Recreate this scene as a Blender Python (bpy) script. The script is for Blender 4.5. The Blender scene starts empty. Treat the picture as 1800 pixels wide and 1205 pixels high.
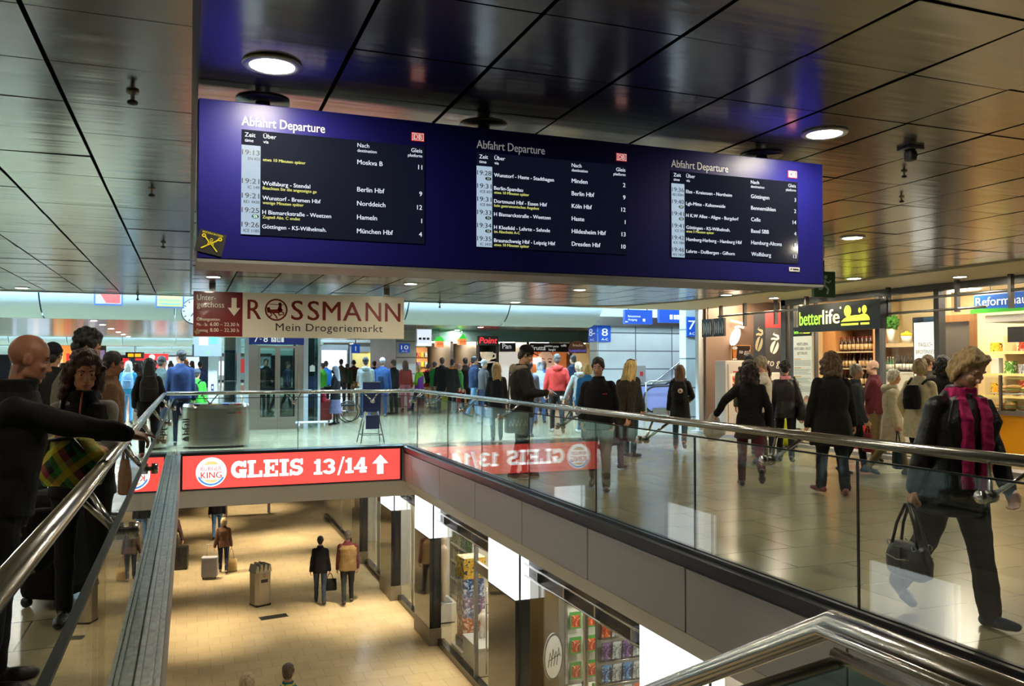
import bpy, bmesh, math, random
import numpy as np
from mathutils import Vector, Matrix
random.seed(7); rng = np.random.default_rng(7)
SC = bpy.context.scene
COL = SC.collection
PI = math.pi
def rad(a): return a * PI / 180.0

# ---------------------------------------------------------------- camera, world, exposure
cam_d = bpy.data.cameras.new('camera'); cam_o = bpy.data.objects.new('camera', cam_d); COL.objects.link(cam_o)
cam_d.sensor_width = 36.0; cam_d.lens = 36.0 * 1474.0 / 1800.0; cam_d.clip_start = 0.05; cam_d.clip_end = 400
cam_o.location = (0, 0, 1.6); cam_o.rotation_euler = (PI / 2 + 0.025441, 0, -0.36742)
SC.camera = cam_o
w = bpy.data.worlds.new('world'); SC.world = w; w.use_nodes = True
w.node_tree.nodes['Background'].inputs[0].default_value = (0.75, 0.85, 1, 1)
w.node_tree.nodes['Background'].inputs[1].default_value = 0.12
SC.view_settings.view_transform = 'Standard'; SC.view_settings.look = 'None'
SC.view_settings.exposure = 0.18; SC.view_settings.gamma = 1.0
try: SC.view_settings.use_curve_mapping = False
except Exception: pass
SC.cycles.max_bounces = 8; SC.cycles.diffuse_bounces = 3; SC.cycles.glossy_bounces = 4
SC.cycles.transparent_max_bounces = 40; SC.cycles.transmission_bounces = 4
SC.cycles.caustics_reflective = False; SC.cycles.caustics_refractive = False
SC.cycles.use_denoising = True
SC.cycles.sample_clamp_indirect = 6.0

# levels and main lines of the place (metres)
CEIL = 2.91; LOW = -4.3
VX0, VX1, VY1 = -0.13, 3.85, 15.75       # the opening in the floor
GL, GR, GF = -0.25, 3.95, 15.85          # glass lines of its three balustrades
CEND = 17.15                             # far end of the panel ceiling

# ---------------------------------------------------------------- materials
MATS = {}
def mat(name, col=(.5,.5,.5), rough=.5, metal=0.0, emit=0.0, ecol=None, spec=.5, var=0.0, vscale=8.0, bump=0.0, bscale=40.0, coat=0.0, stretch=None):
    if name in MATS: return MATS[name]
    m = bpy.data.materials.new(name); m.use_nodes = True; nt = m.node_tree; b = nt.nodes['Principled BSDF']
    b.inputs['Base Color'].default_value = (*col, 1); b.inputs['Roughness'].default_value = rough
    b.inputs['Metallic'].default_value = metal; b.inputs['Specular IOR Level'].default_value = spec
    if coat: b.inputs['Coat Weight'].default_value = coat; b.inputs['Coat Roughness'].default_value = .05
    if emit:
        b.inputs['Emission Color'].default_value = (*(ecol or col), 1); b.inputs['Emission Strength'].default_value = emit
    if var or bump:
        tc = nt.nodes.new('ShaderNodeTexCoord'); mp = nt.nodes.new('ShaderNodeMapping')
        if stretch: mp.inputs['Scale'].default_value = stretch
        nt.links.new(tc.outputs['Object'], mp.inputs['Vector'])
    if var:
        n = nt.nodes.new('ShaderNodeTexNoise'); n.inputs['Scale'].default_value = vscale; n.inputs['Detail'].default_value = 4
        nt.links.new(mp.outputs[0], n.inputs['Vector'])
        r = nt.nodes.new('ShaderNodeValToRGB'); r.color_ramp.elements[0].position = .3; r.color_ramp.elements[1].position = .7
        r.color_ramp.elements[0].color = (*[max(0, c * (1 - var)) for c in col], 1)
        r.color_ramp.elements[1].color = (*[min(1, c * (1 + var)) for c in col], 1)
        nt.links.new(n.outputs['Fac'], r.inputs['Fac']); nt.links.new(r.outputs['Color'], b.inputs['Base Color'])
    if bump:
        n2 = nt.nodes.new('ShaderNodeTexNoise'); n2.inputs['Scale'].default_value = bscale; n2.inputs['Detail'].default_value = 3
        nt.links.new(mp.outputs[0], n2.inputs['Vector'])
        bp = nt.nodes.new('ShaderNodeBump'); bp.inputs['Strength'].default_value = bump; bp.inputs['Distance'].default_value = .02
        nt.links.new(n2.outputs['Fac'], bp.inputs['Height']); nt.links.new(bp.outputs['Normal'], b.inputs['Normal'])
    MATS[name] = m; return m
def srgb(r, g, b):
    f = lambda c: (c / 255.0 / 12.92) if c <= 10 else ((c / 255.0 + .055) / 1.055) ** 2.4
    return (f(r), f(g), f(b))
def glow(name, rgb, s=1.0):
    if name in MATS: return MATS[name]
    c = srgb(*rgb); return mat(name, tuple(x * .6 for x in c), .4, emit=s, ecol=c)

def glass_mat(name, tint=(.86,.94,.9), r0=.06):
    if name in MATS: return MATS[name]
    m = bpy.data.materials.new(name); m.use_nodes = True; nt = m.node_tree; nt.nodes.clear()
    out = nt.nodes.new('ShaderNodeOutputMaterial'); mix = nt.nodes.new('ShaderNodeMixShader')
    tr = nt.nodes.new('ShaderNodeBsdfTransparent'); tr.inputs[0].default_value = (*tint, 1)
    gl = nt.nodes.new('ShaderNodeBsdfGlossy'); gl.inputs['Roughness'].default_value = .0; gl.inputs[0].default_value = (.95, .98, .96, 1)
    lw = nt.nodes.new('ShaderNodeLayerWeight'); lw.inputs[0].default_value = .5
    p = nt.nodes.new('ShaderNodeMath'); p.operation = 'POWER'; p.inputs[1].default_value = 5.0
    q = nt.nodes.new('ShaderNodeMath'); q.operation = 'MULTIPLY_ADD'; q.inputs[1].default_value = 1 - r0; q.inputs[2].default_value = r0
    nt.links.new(lw.outputs['Facing'], p.inputs[0]); nt.links.new(p.outputs[0], q.inputs[0]); nt.links.new(q.outputs[0], mix.inputs[0])
    nt.links.new(tr.outputs[0], mix.inputs[1]); nt.links.new(gl.outputs[0], mix.inputs[2]); nt.links.new(mix.outputs[0], out.inputs[0])
    MATS[name] = m; return m

STEEL = mat('brushed_steel', (.62,.61,.58), .22, 1.0, bump=.03, bscale=80, stretch=(1,1,12))
STEELD = mat('dull_steel', (.33,.33,.32), .35, 1.0)
DARKM = mat('dark_metal', (.035,.035,.038), .35, .6)
BLACK = mat('black_plastic', (.012,.012,.013), .35)
GREYP = mat('grey_paint', srgb(150,148,140), .5)
WHITEP = mat('white_paint', (.78,.78,.76), .5)
GLASS = glass_mat('balustrade_glass', (.945,.975,.97), .06)
SHOPG = glass_mat('shop_glass', (.93,.95,.93), .05)
WHITE_T = mat('white_lettering', (.85,.85,.85), .5, emit=.35, ecol=(1,1,1))
BLACK_T = mat('black_lettering', (.02,.02,.02), .6)

# ---------------------------------------------------------------- object helpers
def link(o, parent=None):
    COL.objects.link(o)
    if parent is not None: o.parent = parent
    return o
def tag(o, label=None, cat=None, group=None, kind=None):
    if label: o['label'] = label
    if cat: o['category'] = cat
    if group: o['group'] = group
    if kind: o['kind'] = kind
    return o
def thing(name, label, cat, loc=(0,0,0), rz=0.0, group=None):
    o = bpy.data.objects.new(name, None); o.empty_display_size = .1; link(o)
    o.location = loc; o.rotation_euler = (0, 0, rz)
    return tag(o, label, cat, group)
def dup(o, parent=None):
    c = o.copy(); COL.objects.link(c)
    if parent is not None: c.parent = parent
    for ch in list(o.children): dup(ch, c)
    return c

class MB:
    """collects shapes and links them as ONE mesh object"""
    def __init__(s): s.v = []; s.f = []; s.m = []; s.sm = []; s.cur = 0; s.smooth = False
    def add(s, vs, fs):
        b = len(s.v); s.v.extend([tuple(map(float, v)) for v in vs])
        for f in fs: s.f.append([b + i for i in f]); s.m.append(s.cur); s.sm.append(s.smooth)
        return s
    def box(s, x0, x1, y0, y1, z0, z1, M=None):
        vs = [(x, y, z) for z in (z0, z1) for y in (y0, y1) for x in (x0, x1)]
        if M is not None: vs = [tuple(M @ Vector(v)) for v in vs]
        return s.add(vs, [(0,2,3,1),(4,5,7,6),(0,1,5,4),(2,6,7,3),(0,4,6,2),(1,3,7,5)])
    def rbox(s, x0, x1, y0, y1, z0, z1, r=.01, M=None):
        bm = bmesh.new(); bmesh.ops.create_cube(bm, size=1)
        for v in bm.verts: v.co = Vector(((x0+x1)/2 + v.co.x*(x1-x0), (y0+y1)/2 + v.co.y*(y1-y0), (z0+z1)/2 + v.co.z*(z1-z0)))
        r = min(r, .49 * min(abs(x1-x0), abs(y1-y0), abs(z1-z0)))
        bmesh.ops.bevel(bm, geom=bm.edges[:], offset=r, segments=2, profile=.5, affect='EDGES')
        bm.verts.index_update()
        vs = [tuple(M @ v.co) if M is not None else tuple(v.co) for v in bm.verts]; fs = [[v.index for v in f.verts] for f in bm.faces]
        bm.free(); return s.add(vs, fs)
    def prism(s, pts, d0, d1, M=None):
        """polygon pts (u,v) in the xz plane extruded along y from d0 to d1"""
        n = len(pts); vs = [(u, d0, v) for u, v in pts] + [(u, d1, v) for u, v in pts]
        if M is not None: vs = [tuple(M @ Vector(v)) for v in vs]
        return s.add(vs, [list(range(n)), list(range(2*n-1, n-1, -1))] + [(i, i+n, (i+1) % n + n, (i+1) % n) for i in range(n)])
    def tube(s, path, r, n=10, caps=True):
        P = [Vector(p) for p in path]; k = len(P); R = r if isinstance(r, (list, tuple)) else [r] * k
        vs = []; up = None
        for i in range(k):
            t = ((P[min(i+1, k-1)] - P[i]).normalized() + (P[i] - P[max(i-1, 0)]).normalized())
            if t.length < 1e-6: t = P[min(i+1, k-1)] - P[max(i-1, 0)]
            t.normalize()
            if up is None: up = Vector((0, 0, 1)) if abs(t.z) < .9 else Vector((1, 0, 0))
            a = t.cross(up).normalized(); b = a.cross(t).normalized(); up = b
            c = 1.0
            if 0 < i < k - 1:
                d = (P[i+1] - P[i]).normalized().dot(t); c = 1 / max(d, .5)
            for j in range(n):
                q = 2 * PI * j / n; vs.append(P[i] + (a * math.cos(q) + b * math.sin(q)) * R[i] * (c if c < 1.5 else 1.5))
        fs = [(i*n + j, i*n + (j+1) % n, (i+1)*n + (j+1) % n, (i+1)*n + j) for i in range(k-1) for j in range(n)]
        if caps: fs += [list(range(n-1, -1, -1)), [(k-1)*n + j for j in range(n)]]
        sv = s.smooth; s.smooth = True; s.add(vs, fs); s.smooth = sv; return s
    def cyl(s, c, r, h, n=20, axis='z', r2=None):
        a = Vector(c); d = {'x': Vector((h,0,0)), 'y': Vector((0,h,0)), 'z': Vector((0,0,h))}[axis]
        return s.tube([a, a + d], [r, r if r2 is None else r2], n)
    def lathe(s, prof, c=(0,0,0), n=24):
        k = len(prof); vs = [(c[0] + r*math.cos(2*PI*j/n), c[1] + r*math.sin(2*PI*j/n), c[2] + z) for r, z in prof for j in range(n)]
        fs = [(i*n+j, i*n+(j+1) % n, (i+1)*n+(j+1) % n, (i+1)*n+j) for i in range(k-1) for j in range(n)]
        fs += [list(range(n-1, -1, -1)), [(k-1)*n+j for j in range(n)]]
        sv = s.smooth; s.smooth = True; s.add(vs, fs); s.smooth = sv; return s
    def ell(s, c, rx, ry, rz, n=14, k=10, M=None):
        vs = []; fs = []
        for i in range(k + 1):
            a = -PI/2 + PI*i/k
            for j in range(n):
                q = 2*PI*j/n; v = Vector((rx*math.cos(a)*math.cos(q), ry*math.cos(a)*math.sin(q), rz*math.sin(a)))
                vs.append((M @ v if M is not None else v) + Vector(c))
        fs = [(i*n+j, i*n+(j+1) % n, (i+1)*n+(j+1) % n, (i+1)*n+j) for i in range(k) for j in range(n)]
        sv = s.smooth; s.smooth = True; s.add(vs, fs); s.smooth = sv; return s
    def cone(s, p0, r0, p1, r1, n=12):
        """a round-ended tapered limb segment"""
        a, b = Vector(p0), Vector(p1); t = b - a; L = t.length
        if L < 1e-5: return s.ell(a, r0, r0, r0)
        t /= L; up = Vector((0,0,1)) if abs(t.z) < .9 else Vector((1,0,0)); u = t.cross(up).normalized(); w_ = t.cross(u)
        rings = [(a - t*r0*math.cos(q), r0*math.sin(q)) for q in (.12, PI/6, PI/3, PI/2)] + [(b + t*r1*math.sin(q), r1*math.cos(q)) for q in (0, PI/6, PI/3, PI/2-.12)]
        vs = [c + (u*math.cos(2*PI*j/n) + w_*math.sin(2*PI*j/n))*r for c, r in rings for j in range(n)]; k = len(rings)
        fs = [(i*n+j, (i+1)*n+j, (i+1)*n+(j+1) % n, i*n+(j+1) % n) for i in range(k-1) for j in range(n)] + [list(range(n)), [(k-1)*n+n-1-j for j in range(n)]]
        return s.add(vs, fs)
    def chain(s, pts, rs, n=12):
        for i in range(len(pts) - 1): s.cone(pts[i], rs[i], pts[i+1], rs[i+1], n)
        return s
    def loft(s, rings, n=20):
        """rings: (centre, rx, ry, M) closed with flat caps"""
        vs = []
        for c, rx, ry, M in rings:
            for j in range(n):
                q = 2*PI*j/n; co, si = math.cos(q), math.sin(q); e = .85
                v = Vector((rx*math.copysign(abs(co)**e, co), ry*math.copysign(abs(si)**e, si), 0))
                vs.append((M @ v if M is not None else v) + Vector(c))
        k = len(rings)
        fs = [(i*n+j, i*n+(j+1) % n, (i+1)*n+(j+1) % n, (i+1)*n+j) for i in range(k-1) for j in range(n)] + [list(range(n-1, -1, -1)), [(k-1)*n+j for j in range(n)]]
        sv = s.smooth; s.smooth = True; s.add(vs, fs); s.smooth = sv; return s
    def mesh(s, name, mats):
        me = bpy.data.meshes.new(name); me.from_pydata(s.v, [], s.f)
        for m in (mats if isinstance(mats, (list, tuple)) else [mats]): me.materials.append(m)
        if len(me.materials) > 1: me.polygons.foreach_set('material_index', s.m)
        me.polygons.foreach_set('use_smooth', s.sm); me.update(); return me
    def build(s, name, mats, parent=None, label=None, cat=None, group=None, kind=None):
        o = bpy.data.objects.new(name, s.mesh(name, mats)); link(o, parent); return tag(o, label, cat, group, kind)
    def fused(s, voxel, smooth=3):
        """one continuous surface grown over all collected shapes"""
        me = bpy.data.meshes.new('tmp'); me.from_pydata(s.v, [], s.f); o = bpy.data.objects.new('tmp', me); COL.objects.link(o)
        r = o.modifiers.new('r', 'REMESH'); r.mode = 'VOXEL'; r.voxel_size = voxel; r.use_smooth_shade = True
        if smooth:
            sm = o.modifiers.new('s', 'SMOOTH'); sm.factor = .5; sm.iterations = smooth
        dg = bpy.context.evaluated_depsgraph_get(); ev = o.evaluated_get(dg)
        out = bpy.data.meshes.new_from_object(ev); bpy.data.objects.remove(o); bpy.data.meshes.remove(me)
        return out
    def grow(s, name, mats, parent=None, voxel=.01, smooth=3, noise=0.0, nscale=20.0, label=None):
        me = s.fused(voxel, smooth); me.materials.clear()
        for m in (mats if isinstance(mats, (list, tuple)) else [mats]): me.materials.append(m)
        if noise and len(me.vertices):
            n = len(me.vertices); co = np.empty(n*3); me.vertices.foreach_get('co', co); no = np.empty(n*3)
            me.vertex_normals.foreach_get('vector', no); co = co.reshape(-1,3); no = no.reshape(-1,3)
            ph = np.random.default_rng(3).uniform(0, 6.3, (6,)); d = np.zeros(n)
            for i, k in enumerate([(1,.3,.5),(.4,1,-.6),(-.5,.6,1),(1.3,-1,.4),(-.8,1.7,.9),(.6,.5,-1.9)]): d += np.sin(co @ (np.array(k)*nscale) + ph[i])
            co = co + no*(d[:,None]*noise/2.5); me.vertices.foreach_set('co', co.reshape(-1))
        me.polygons.foreach_set('use_smooth', [True]*len(me.polygons)); me.name = name; me.update()
        o = bpy.data.objects.new(name, me); link(o, parent); return tag(o, label)

def plane_M(origin, u, v):
    """local x->u, y->v (world directions); text laid out in this plane faces u x v"""
    u = Vector(u).normalized(); v = Vector(v).normalized(); n = u.cross(v)
    return Matrix(((u.x, v.x, n.x, origin[0]), (u.y, v.y, n.y, origin[1]), (u.z, v.z, n.z, origin[2]), (0,0,0,1)))
TXT = {}
def glyphs(s, bold=0.0, spacing=1.0):
    k = (s, bold, spacing)
    if k in TXT: return TXT[k]
    c = bpy.data.curves.new('t', 'FONT'); c.body = s; c.size = 1; c.offset = bold; c.space_character = spacing; c.resolution_u = 3
    o = bpy.data.objects.new('t', c); m = o.to_mesh()
    vs = [tuple(v.co) for v in m.vertices]; fs = [list(p.vertices) for p in m.polygons]; o.to_mesh_clear()
    bpy.data.objects.remove(o); bpy.data.curves.remove(c); TXT[k] = (vs, fs); return vs, fs
def put_text(mb, s, x, y, size, M, align='L', bold=0.0, sx=1.0, z=.003, spacing=1.0, width=None, shear=0.0):
    """letters with cap height about .7*size, baseline at (x,y) in the plane M"""
    if not s: return
    vs, fs = glyphs(s, 0.0, spacing)
    if not vs: return
    x0 = min(v[0] for v in vs); x1 = max(v[0] for v in vs); W = (x1 - x0) * size
    if width: sx = width / W
    off = {'L': 0, 'R': -W*sx, 'C': -W*sx/2}[align]
    for k, dx in enumerate((-bold*size, bold*size) if bold else (0.0,)):
        mb.add([M @ Vector((x + off + dx + (vx - x0)*size*sx + shear*vy*size, y + vy*size, z + k*.0003)) for vx, vy, _ in vs], fs)
def flat(mb, pts, M, z=.002):
    return mb.add([M @ Vector((u, v, z)) for u, v in pts], [list(range(len(pts)))])
def rect(mb, x0, x1, y0, y1, M, z=.002): return flat(mb, [(x0,y0),(x1,y0),(x1,y1),(x0,y1)], M, z)
def disc(mb, x, y, r, M, z=.002, n=32, ry=None, a0=0, a1=2*PI):
    ry = ry or r; k = n if a1 - a0 >= 2*PI - 1e-6 else n + 1
    return flat(mb, [(x + r*math.cos(a0 + (a1-a0)*i/n), y + ry*math.sin(a0 + (a1-a0)*i/n)) for i in range(k)], M, z)
def ring(mb, x, y, r0, r1, M, z=.002, n=40, a0=0, a1=2*PI, sy=1.0):
    a = [(x + r*math.cos(a0 + (a1-a0)*i/n), y + sy*r*math.sin(a0 + (a1-a0)*i/n)) for r in (r0, r1) for i in range(n+1)]
    return mb.add([M @ Vector((u, v, z)) for u, v in a], [(i, i+n+1, i+n+2, i+1) for i in range(n)])
def stroke(mb, pts, wd, M, z=.002):
    """a flat ribbon following pts, wd = width or list"""
    P = [Vector((p[0], p[1])) for p in pts]; k = len(P); W = wd if isinstance(wd, (list, tuple)) else [wd]*k; L = []; R = []
    for i in range(k):
        t = (P[min(i+1,k-1)] - P[max(i-1,0)]); t.normalize(); nrm = Vector((-t.y, t.x)); L.append(P[i] + nrm*W[i]/2); R.append(P[i] - nrm*W[i]/2)
    A = L + R
    return mb.add([M @ Vector((p.x, p.y, z)) for p in A], [(i+k, i+1+k, i+1, i) for i in range(k-1)])

# ---------------------------------------------------------------- tiled and rippled surfaces
def tile_mat(name, col, tw, th, axis='xy', mortar=.012, mcol=None, rough=.3, offset=0.0, var=.08, metal=0.0, noise=3.0, origin=(0,0), spec=.5, speck=0.0):
    m = bpy.data.materials.new(name); m.use_nodes = True; nt = m.node_tree; b = nt.nodes['Principled BSDF']; L = nt.links
    tc = nt.nodes.new('ShaderNodeTexCoord'); sp = nt.nodes.new('ShaderNodeSeparateXYZ'); cb = nt.nodes.new('ShaderNodeCombineXYZ')
    L.new(tc.outputs['Object'], sp.inputs[0])
    for i, a in enumerate(axis):
        ad = nt.nodes.new('ShaderNodeMath'); ad.operation = 'SUBTRACT'; ad.inputs[1].default_value = origin[i]
        L.new(sp.outputs['XYZ'.index(a.upper())], ad.inputs[0]); L.new(ad.outputs[0], cb.inputs[i])
    br = nt.nodes.new('ShaderNodeTexBrick'); br.offset = offset; br.squash = 1; L.new(cb.outputs[0], br.inputs['Vector'])
    br.inputs['Scale'].default_value = 1; br.inputs['Brick Width'].default_value = tw; br.inputs['Row Height'].default_value = th
    br.inputs['Mortar Size'].default_value = mortar; br.inputs['Mortar Smooth'].default_value = .1; br.inputs['Bias'].default_value = 0
    br.inputs['Color1'].default_value = (*[c*(1-var) for c in col], 1); br.inputs['Color2'].default_value = (*[min(1, c*(1+var)) for c in col], 1)
    br.inputs['Mortar'].default_value = (*(mcol or [c*.35 for c in col]), 1)
    n = nt.nodes.new('ShaderNodeTexNoise'); n.inputs['Scale'].default_value = noise; n.inputs['Detail'].default_value = 8; L.new(tc.outputs['Object'], n.inputs['Vector'])
    mx = nt.nodes.new('ShaderNodeMixRGB'); mx.blend_type = 'MULTIPLY'; mx.inputs[0].default_value = .5
    rp = nt.nodes.new('ShaderNodeValToRGB'); rp.color_ramp.elements[0].position = .3; rp.color_ramp.elements[1].position = .7
    rp.color_ramp.elements[0].color = (.62,.62,.6,1); rp.color_ramp.elements[1].color = (1,1,1,1)
    L.new(n.outputs['Fac'], rp.inputs[0]); L.new(br.outputs['Color'], mx.inputs[1]); L.new(rp.outputs[0], mx.inputs[2]); last = mx
    if speck:
        n3 = nt.nodes.new('ShaderNodeTexNoise'); n3.inputs['Scale'].default_value = 60; n3.inputs['Detail'].default_value = 2; L.new(tc.outputs['Object'], n3.inputs['Vector'])
        m3 = nt.nodes.new('ShaderNodeMixRGB'); m3.blend_type = 'MULTIPLY'; m3.inputs[0].default_value = speck
        L.new(mx.outputs[0], m3.inputs[1]); L.new(n3.outputs['Fac'], m3.inputs[2]); last = m3
    L.new(last.outputs[0], b.inputs['Base Color']); b.inputs['Roughness'].default_value = rough; b.inputs['Metallic'].default_value = metal; b.inputs['Specular IOR Level'].default_value = spec
    return m
def ceil_mat(name, col, rough, bx, by, s):
    """satin metal sheet with faint ripples across the hall"""
    m = bpy.data.materials.new(name); m.use_nodes = True; nt = m.node_tree; b = nt.nodes['Principled BSDF']; L = nt.links
    b.inputs['Base Color'].default_value = (*col, 1); b.inputs['Metallic'].default_value = 1; b.inputs['Roughness'].default_value = rough
    tc = nt.nodes.new('ShaderNodeTexCoord'); mp = nt.nodes.new('ShaderNodeMapping'); mp.inputs['Scale'].default_value = (bx, by, 1)
    n = nt.nodes.new('ShaderNodeTexNoise'); n.inputs['Scale'].default_value = 1; n.inputs['Detail'].default_value = 2
    bp = nt.nodes.new('ShaderNodeBump'); bp.inputs['Strength'].default_value = s; bp.inputs['Distance'].default_value = .01
    L.new(tc.outputs['Object'], mp.inputs[0]); L.new(mp.outputs[0], n.inputs['Vector']); L.new(n.outputs['Fac'], bp.inputs['Height']); L.new(bp.outputs[0], b.inputs['Normal'])
    return m

FLOOR_M = tile_mat('hall_floor_tiles', srgb(180,171,136), .9, .6, 'xy', .006, srgb(120,112,84), .2, .5, .05, noise=1.2, speck=.35)
LOWF_M = tile_mat('lower_floor_tiles', srgb(226,204,160), .45, .45, 'xy', .004, srgb(186,164,124), .2, .5, .05, noise=1.0, speck=.2)
MARBLE = tile_mat('marble_cladding', srgb(216,222,220), 1.45, .62, 'xz', .02, srgb(105,112,112), .3, 0, .05, noise=.8, origin=(12.94,.2))
MARBLE_S = tile_mat('marble_cladding_side', srgb(212,218,216), 1.45, .62, 'yz', .02, srgb(105,112,112), .3, 0, .05, noise=.8, origin=(0,.2))
CEIL_M = ceil_mat('satin_ceiling_panels', (.33,.312,.28), .2, .7, 9, .28)
CEIL2_M = ceil_mat('far_ceiling_panels', (.50,.46,.42), .18, .8, 6, .3)
FASCIA = mat('fascia_panel', srgb(158,154,149), .5, .1, var=.06, vscale=60)
SOFFIT = mat('soffit_grey', srgb(206,203,194), .6)
PLASTER = mat('plaster_band', srgb(214,204,178), .6)
BARREL = mat('barrel_panel', srgb(186,200,208), .45)
TEAL = mat('teal_fascia', srgb(112,150,150), .25)

# ---------------------------------------------------------------- floors, walls, ceilings
b = MB(); b.box(-28, VX0-.07, -6, 115, -.3, 0); b.box(VX1+.11, 30, -6, 115, -.3, 0); b.box(VX0-.07, VX1+.11, VY1+.11, 115, -.3, 0); b.box(VX0-.07, VX1+.11, -6, .64, -.3, 0)
b.build('floor', FLOOR_M, kind='structure', label='pale stone tile floor of the station hall')
b = MB(); b.box(-6, 10, -3, 62, LOW - .2, LOW); b.build('floor_lower', LOWF_M, kind='structure', label='beige tile floor of the lower shopping passage')
# fascia round the opening
b = MB(); ys = [.75, 2.35] + [4.18 + 1.83*i for i in range(7)]; ys[-1] = 15.16; ys = [y for y in ys if y < 15.5] + [VY1]
for a, c in zip(ys[:-1], ys[1:]): b.rbox(VX1, VX1 + .06, a + .008, c - .008, -.62, -.09, .006)
b.box(VX1 + .03, VX1 + .1, .75, VY1, -.62, -.02); b.build('trim_1', [FASCIA], kind='structure', label='grey fascia panels under the right balustrade')
b = MB(); b.box(VX1 - .02, GR + .1, .75, VY1 + .1, -.05, .03); b.box(VX1 + .02, GR + .06, .75, VY1 + .1, -.09, -.05); b.box(GR - .045, GR - .012, .75, VY1, .03, .06); b.box(GR + .012, GR + .045, .75, VY1, .03, .06)
b.build('trim_2', DARKM, kind='structure', label='dark edge channel along the right balustrade')
b = MB(); b.add([(VX1,.75,-.62),(VX1,VY1,-.62),(VX1+.30,VY1+.30,-.95),(VX1+.30,.75,-.95)], [(0,1,2,3)]); b.add([(VX0,VY1,-.6),(VX1,VY1,-.62),(VX1+.30,VY1+.30,-.95),(VX0-.30,VY1+.30,-.95)], [(0,3,2,1)])
b.add([(VX0,.75,-.62),(VX0,VY1,-.62),(VX0-.30,VY1+.30,-.95),(VX0-.30,.75,-.95)], [(0,3,2,1)])
b.build('trim_3', SOFFIT, kind='structure', label='pale sloping soffit round the floor opening')
b = MB(); b.box(VX0 - .06, VX0, .75, VY1, -.62, -.05); b.box(VX0, VX1, VY1, VY1 + .1, -.62, 0); b.box(VX0, VX1, .65, .75, -.95, -.3); b.build('trim_4', FASCIA, kind='structure', label='grey fascia of the left and far floor edges')
b = MB(); b.box(-.37, VX0 + .01, .75, VY1 + .1, -.04, .012); b.box(-.235, -.21, .75, VY1, .012, .045); b.box(-.29, -.265, .75, VY1, .012, .045); b.box(-.17, -.155, .75, VY1, .012, .03); b.box(VX0-.012, VX0+.01, .75, VY1, -.02, .03)
b.build('trim_5', mat('edge_steel', (.25,.26,.24), .42, .8, var=.3, vscale=14), kind='structure', label='steel edge channel along the left balustrade')
b = MB(); b.box(VX0, VX1, VY1 - .02, VY1 + .3, 0, .05); b.build('trim_6', DARKM, kind='structure', label='dark edge channel above the red lightbox')
b = MB(); b.box(VX1 + .30, 10, -3, 62, -.95, -.8); b.box(-6, VX0 - .30, -3, 62, -.95, -.8); b.box(VX0 - .30, VX1 + .30, VY1 + .30, 62, -.95, -.8); b.build('ceiling_lower', mat('lower_ceiling', srgb(190,184,170), .5), kind='structure', label='pale ceiling of the lower passage')
b = MB(); b.box(-6, 10, 62, 62.2, LOW, -1); b.build('wall_lower', mat('lower_wall', srgb(120,105,88), .5), kind='structure', label='far wall of the lower passage')

# panel ceiling: one gap on each side of every 60 cm sheet
b = MB(); gx, gy, sp = .018, 2.857, .603
for i in range(-42, 16):
    for j in range(-12, 25):
        x0, y0 = gx + i*sp, gy + j*sp; x1, y1 = x0 + sp, min(y0 + sp, CEND - .1)
        if y1 - y0 < .1: continue
        e = .010; q = .004; c = CEIL; t = [random.gauss(0, .0012) for _ in range(3)]
        z = lambda u, v: c + t[0] + t[1]*u + t[2]*v
        vs = [(x0+e, y0+q, z(-1,-1)), (x1-e, y0+q, z(1,-1)), (x1-e, y1-q, z(1,1)), (x0+e, y1-q, z(-1,1))]
        b.add(vs + [(x, y, c + .03) for x, y, _ in vs], [(3,2,1,0), (0,1,5,4), (1,2,6,5), (2,3,7,6), (3,0,4,7)])
b.build('ceiling', CEIL_M, kind='structure', label='satin metal panel ceiling of the station hall')
b = MB(); b.box(-26, 11.16, -5, CEND, CEIL + .05, CEIL + .25); b.build('ceiling_backing', mat('ceiling_void', (.01,.01,.01), .9), kind='structure', label='dark void above the ceiling panels')
b = MB(); b.box(.0, .028, -5, CEND, CEIL - .02, CEIL + .03); b.build('trim_7', mat('joint_strip', (.05,.048,.045), .4, .5), kind='structure', label='dark joint strip in the ceiling above the left balustrade')
b = MB(); b.box(-26, 9.35, CEND - .12, CEND + .04, CEIL - .012, CEIL + .4); b.build('trim_8', mat('edge_grey', srgb(165,168,166), .45), kind='structure', label='grey edge trim at the end of the panel ceiling')
b = MB(); pts = [(9.67,-4),(9.67,13.2),(9.55,15),(9.0,16.6),(8.0,CEND+.04),(11.16,CEND+.04),(11.16,-4)]
n = len(pts); b.add([(x,y,CEIL-.02) for x,y in pts] + [(x,y,CEIL+.05) for x,y in pts], [list(range(n-1,-1,-1)), list(range(n,2*n))] + [(i,(i+1)%n,(i+1)%n+n,i+n) for i in range(n)])
b.build('ceiling_band', PLASTER, kind='structure', label='cream plaster ceiling band in front of the right shops')
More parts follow.
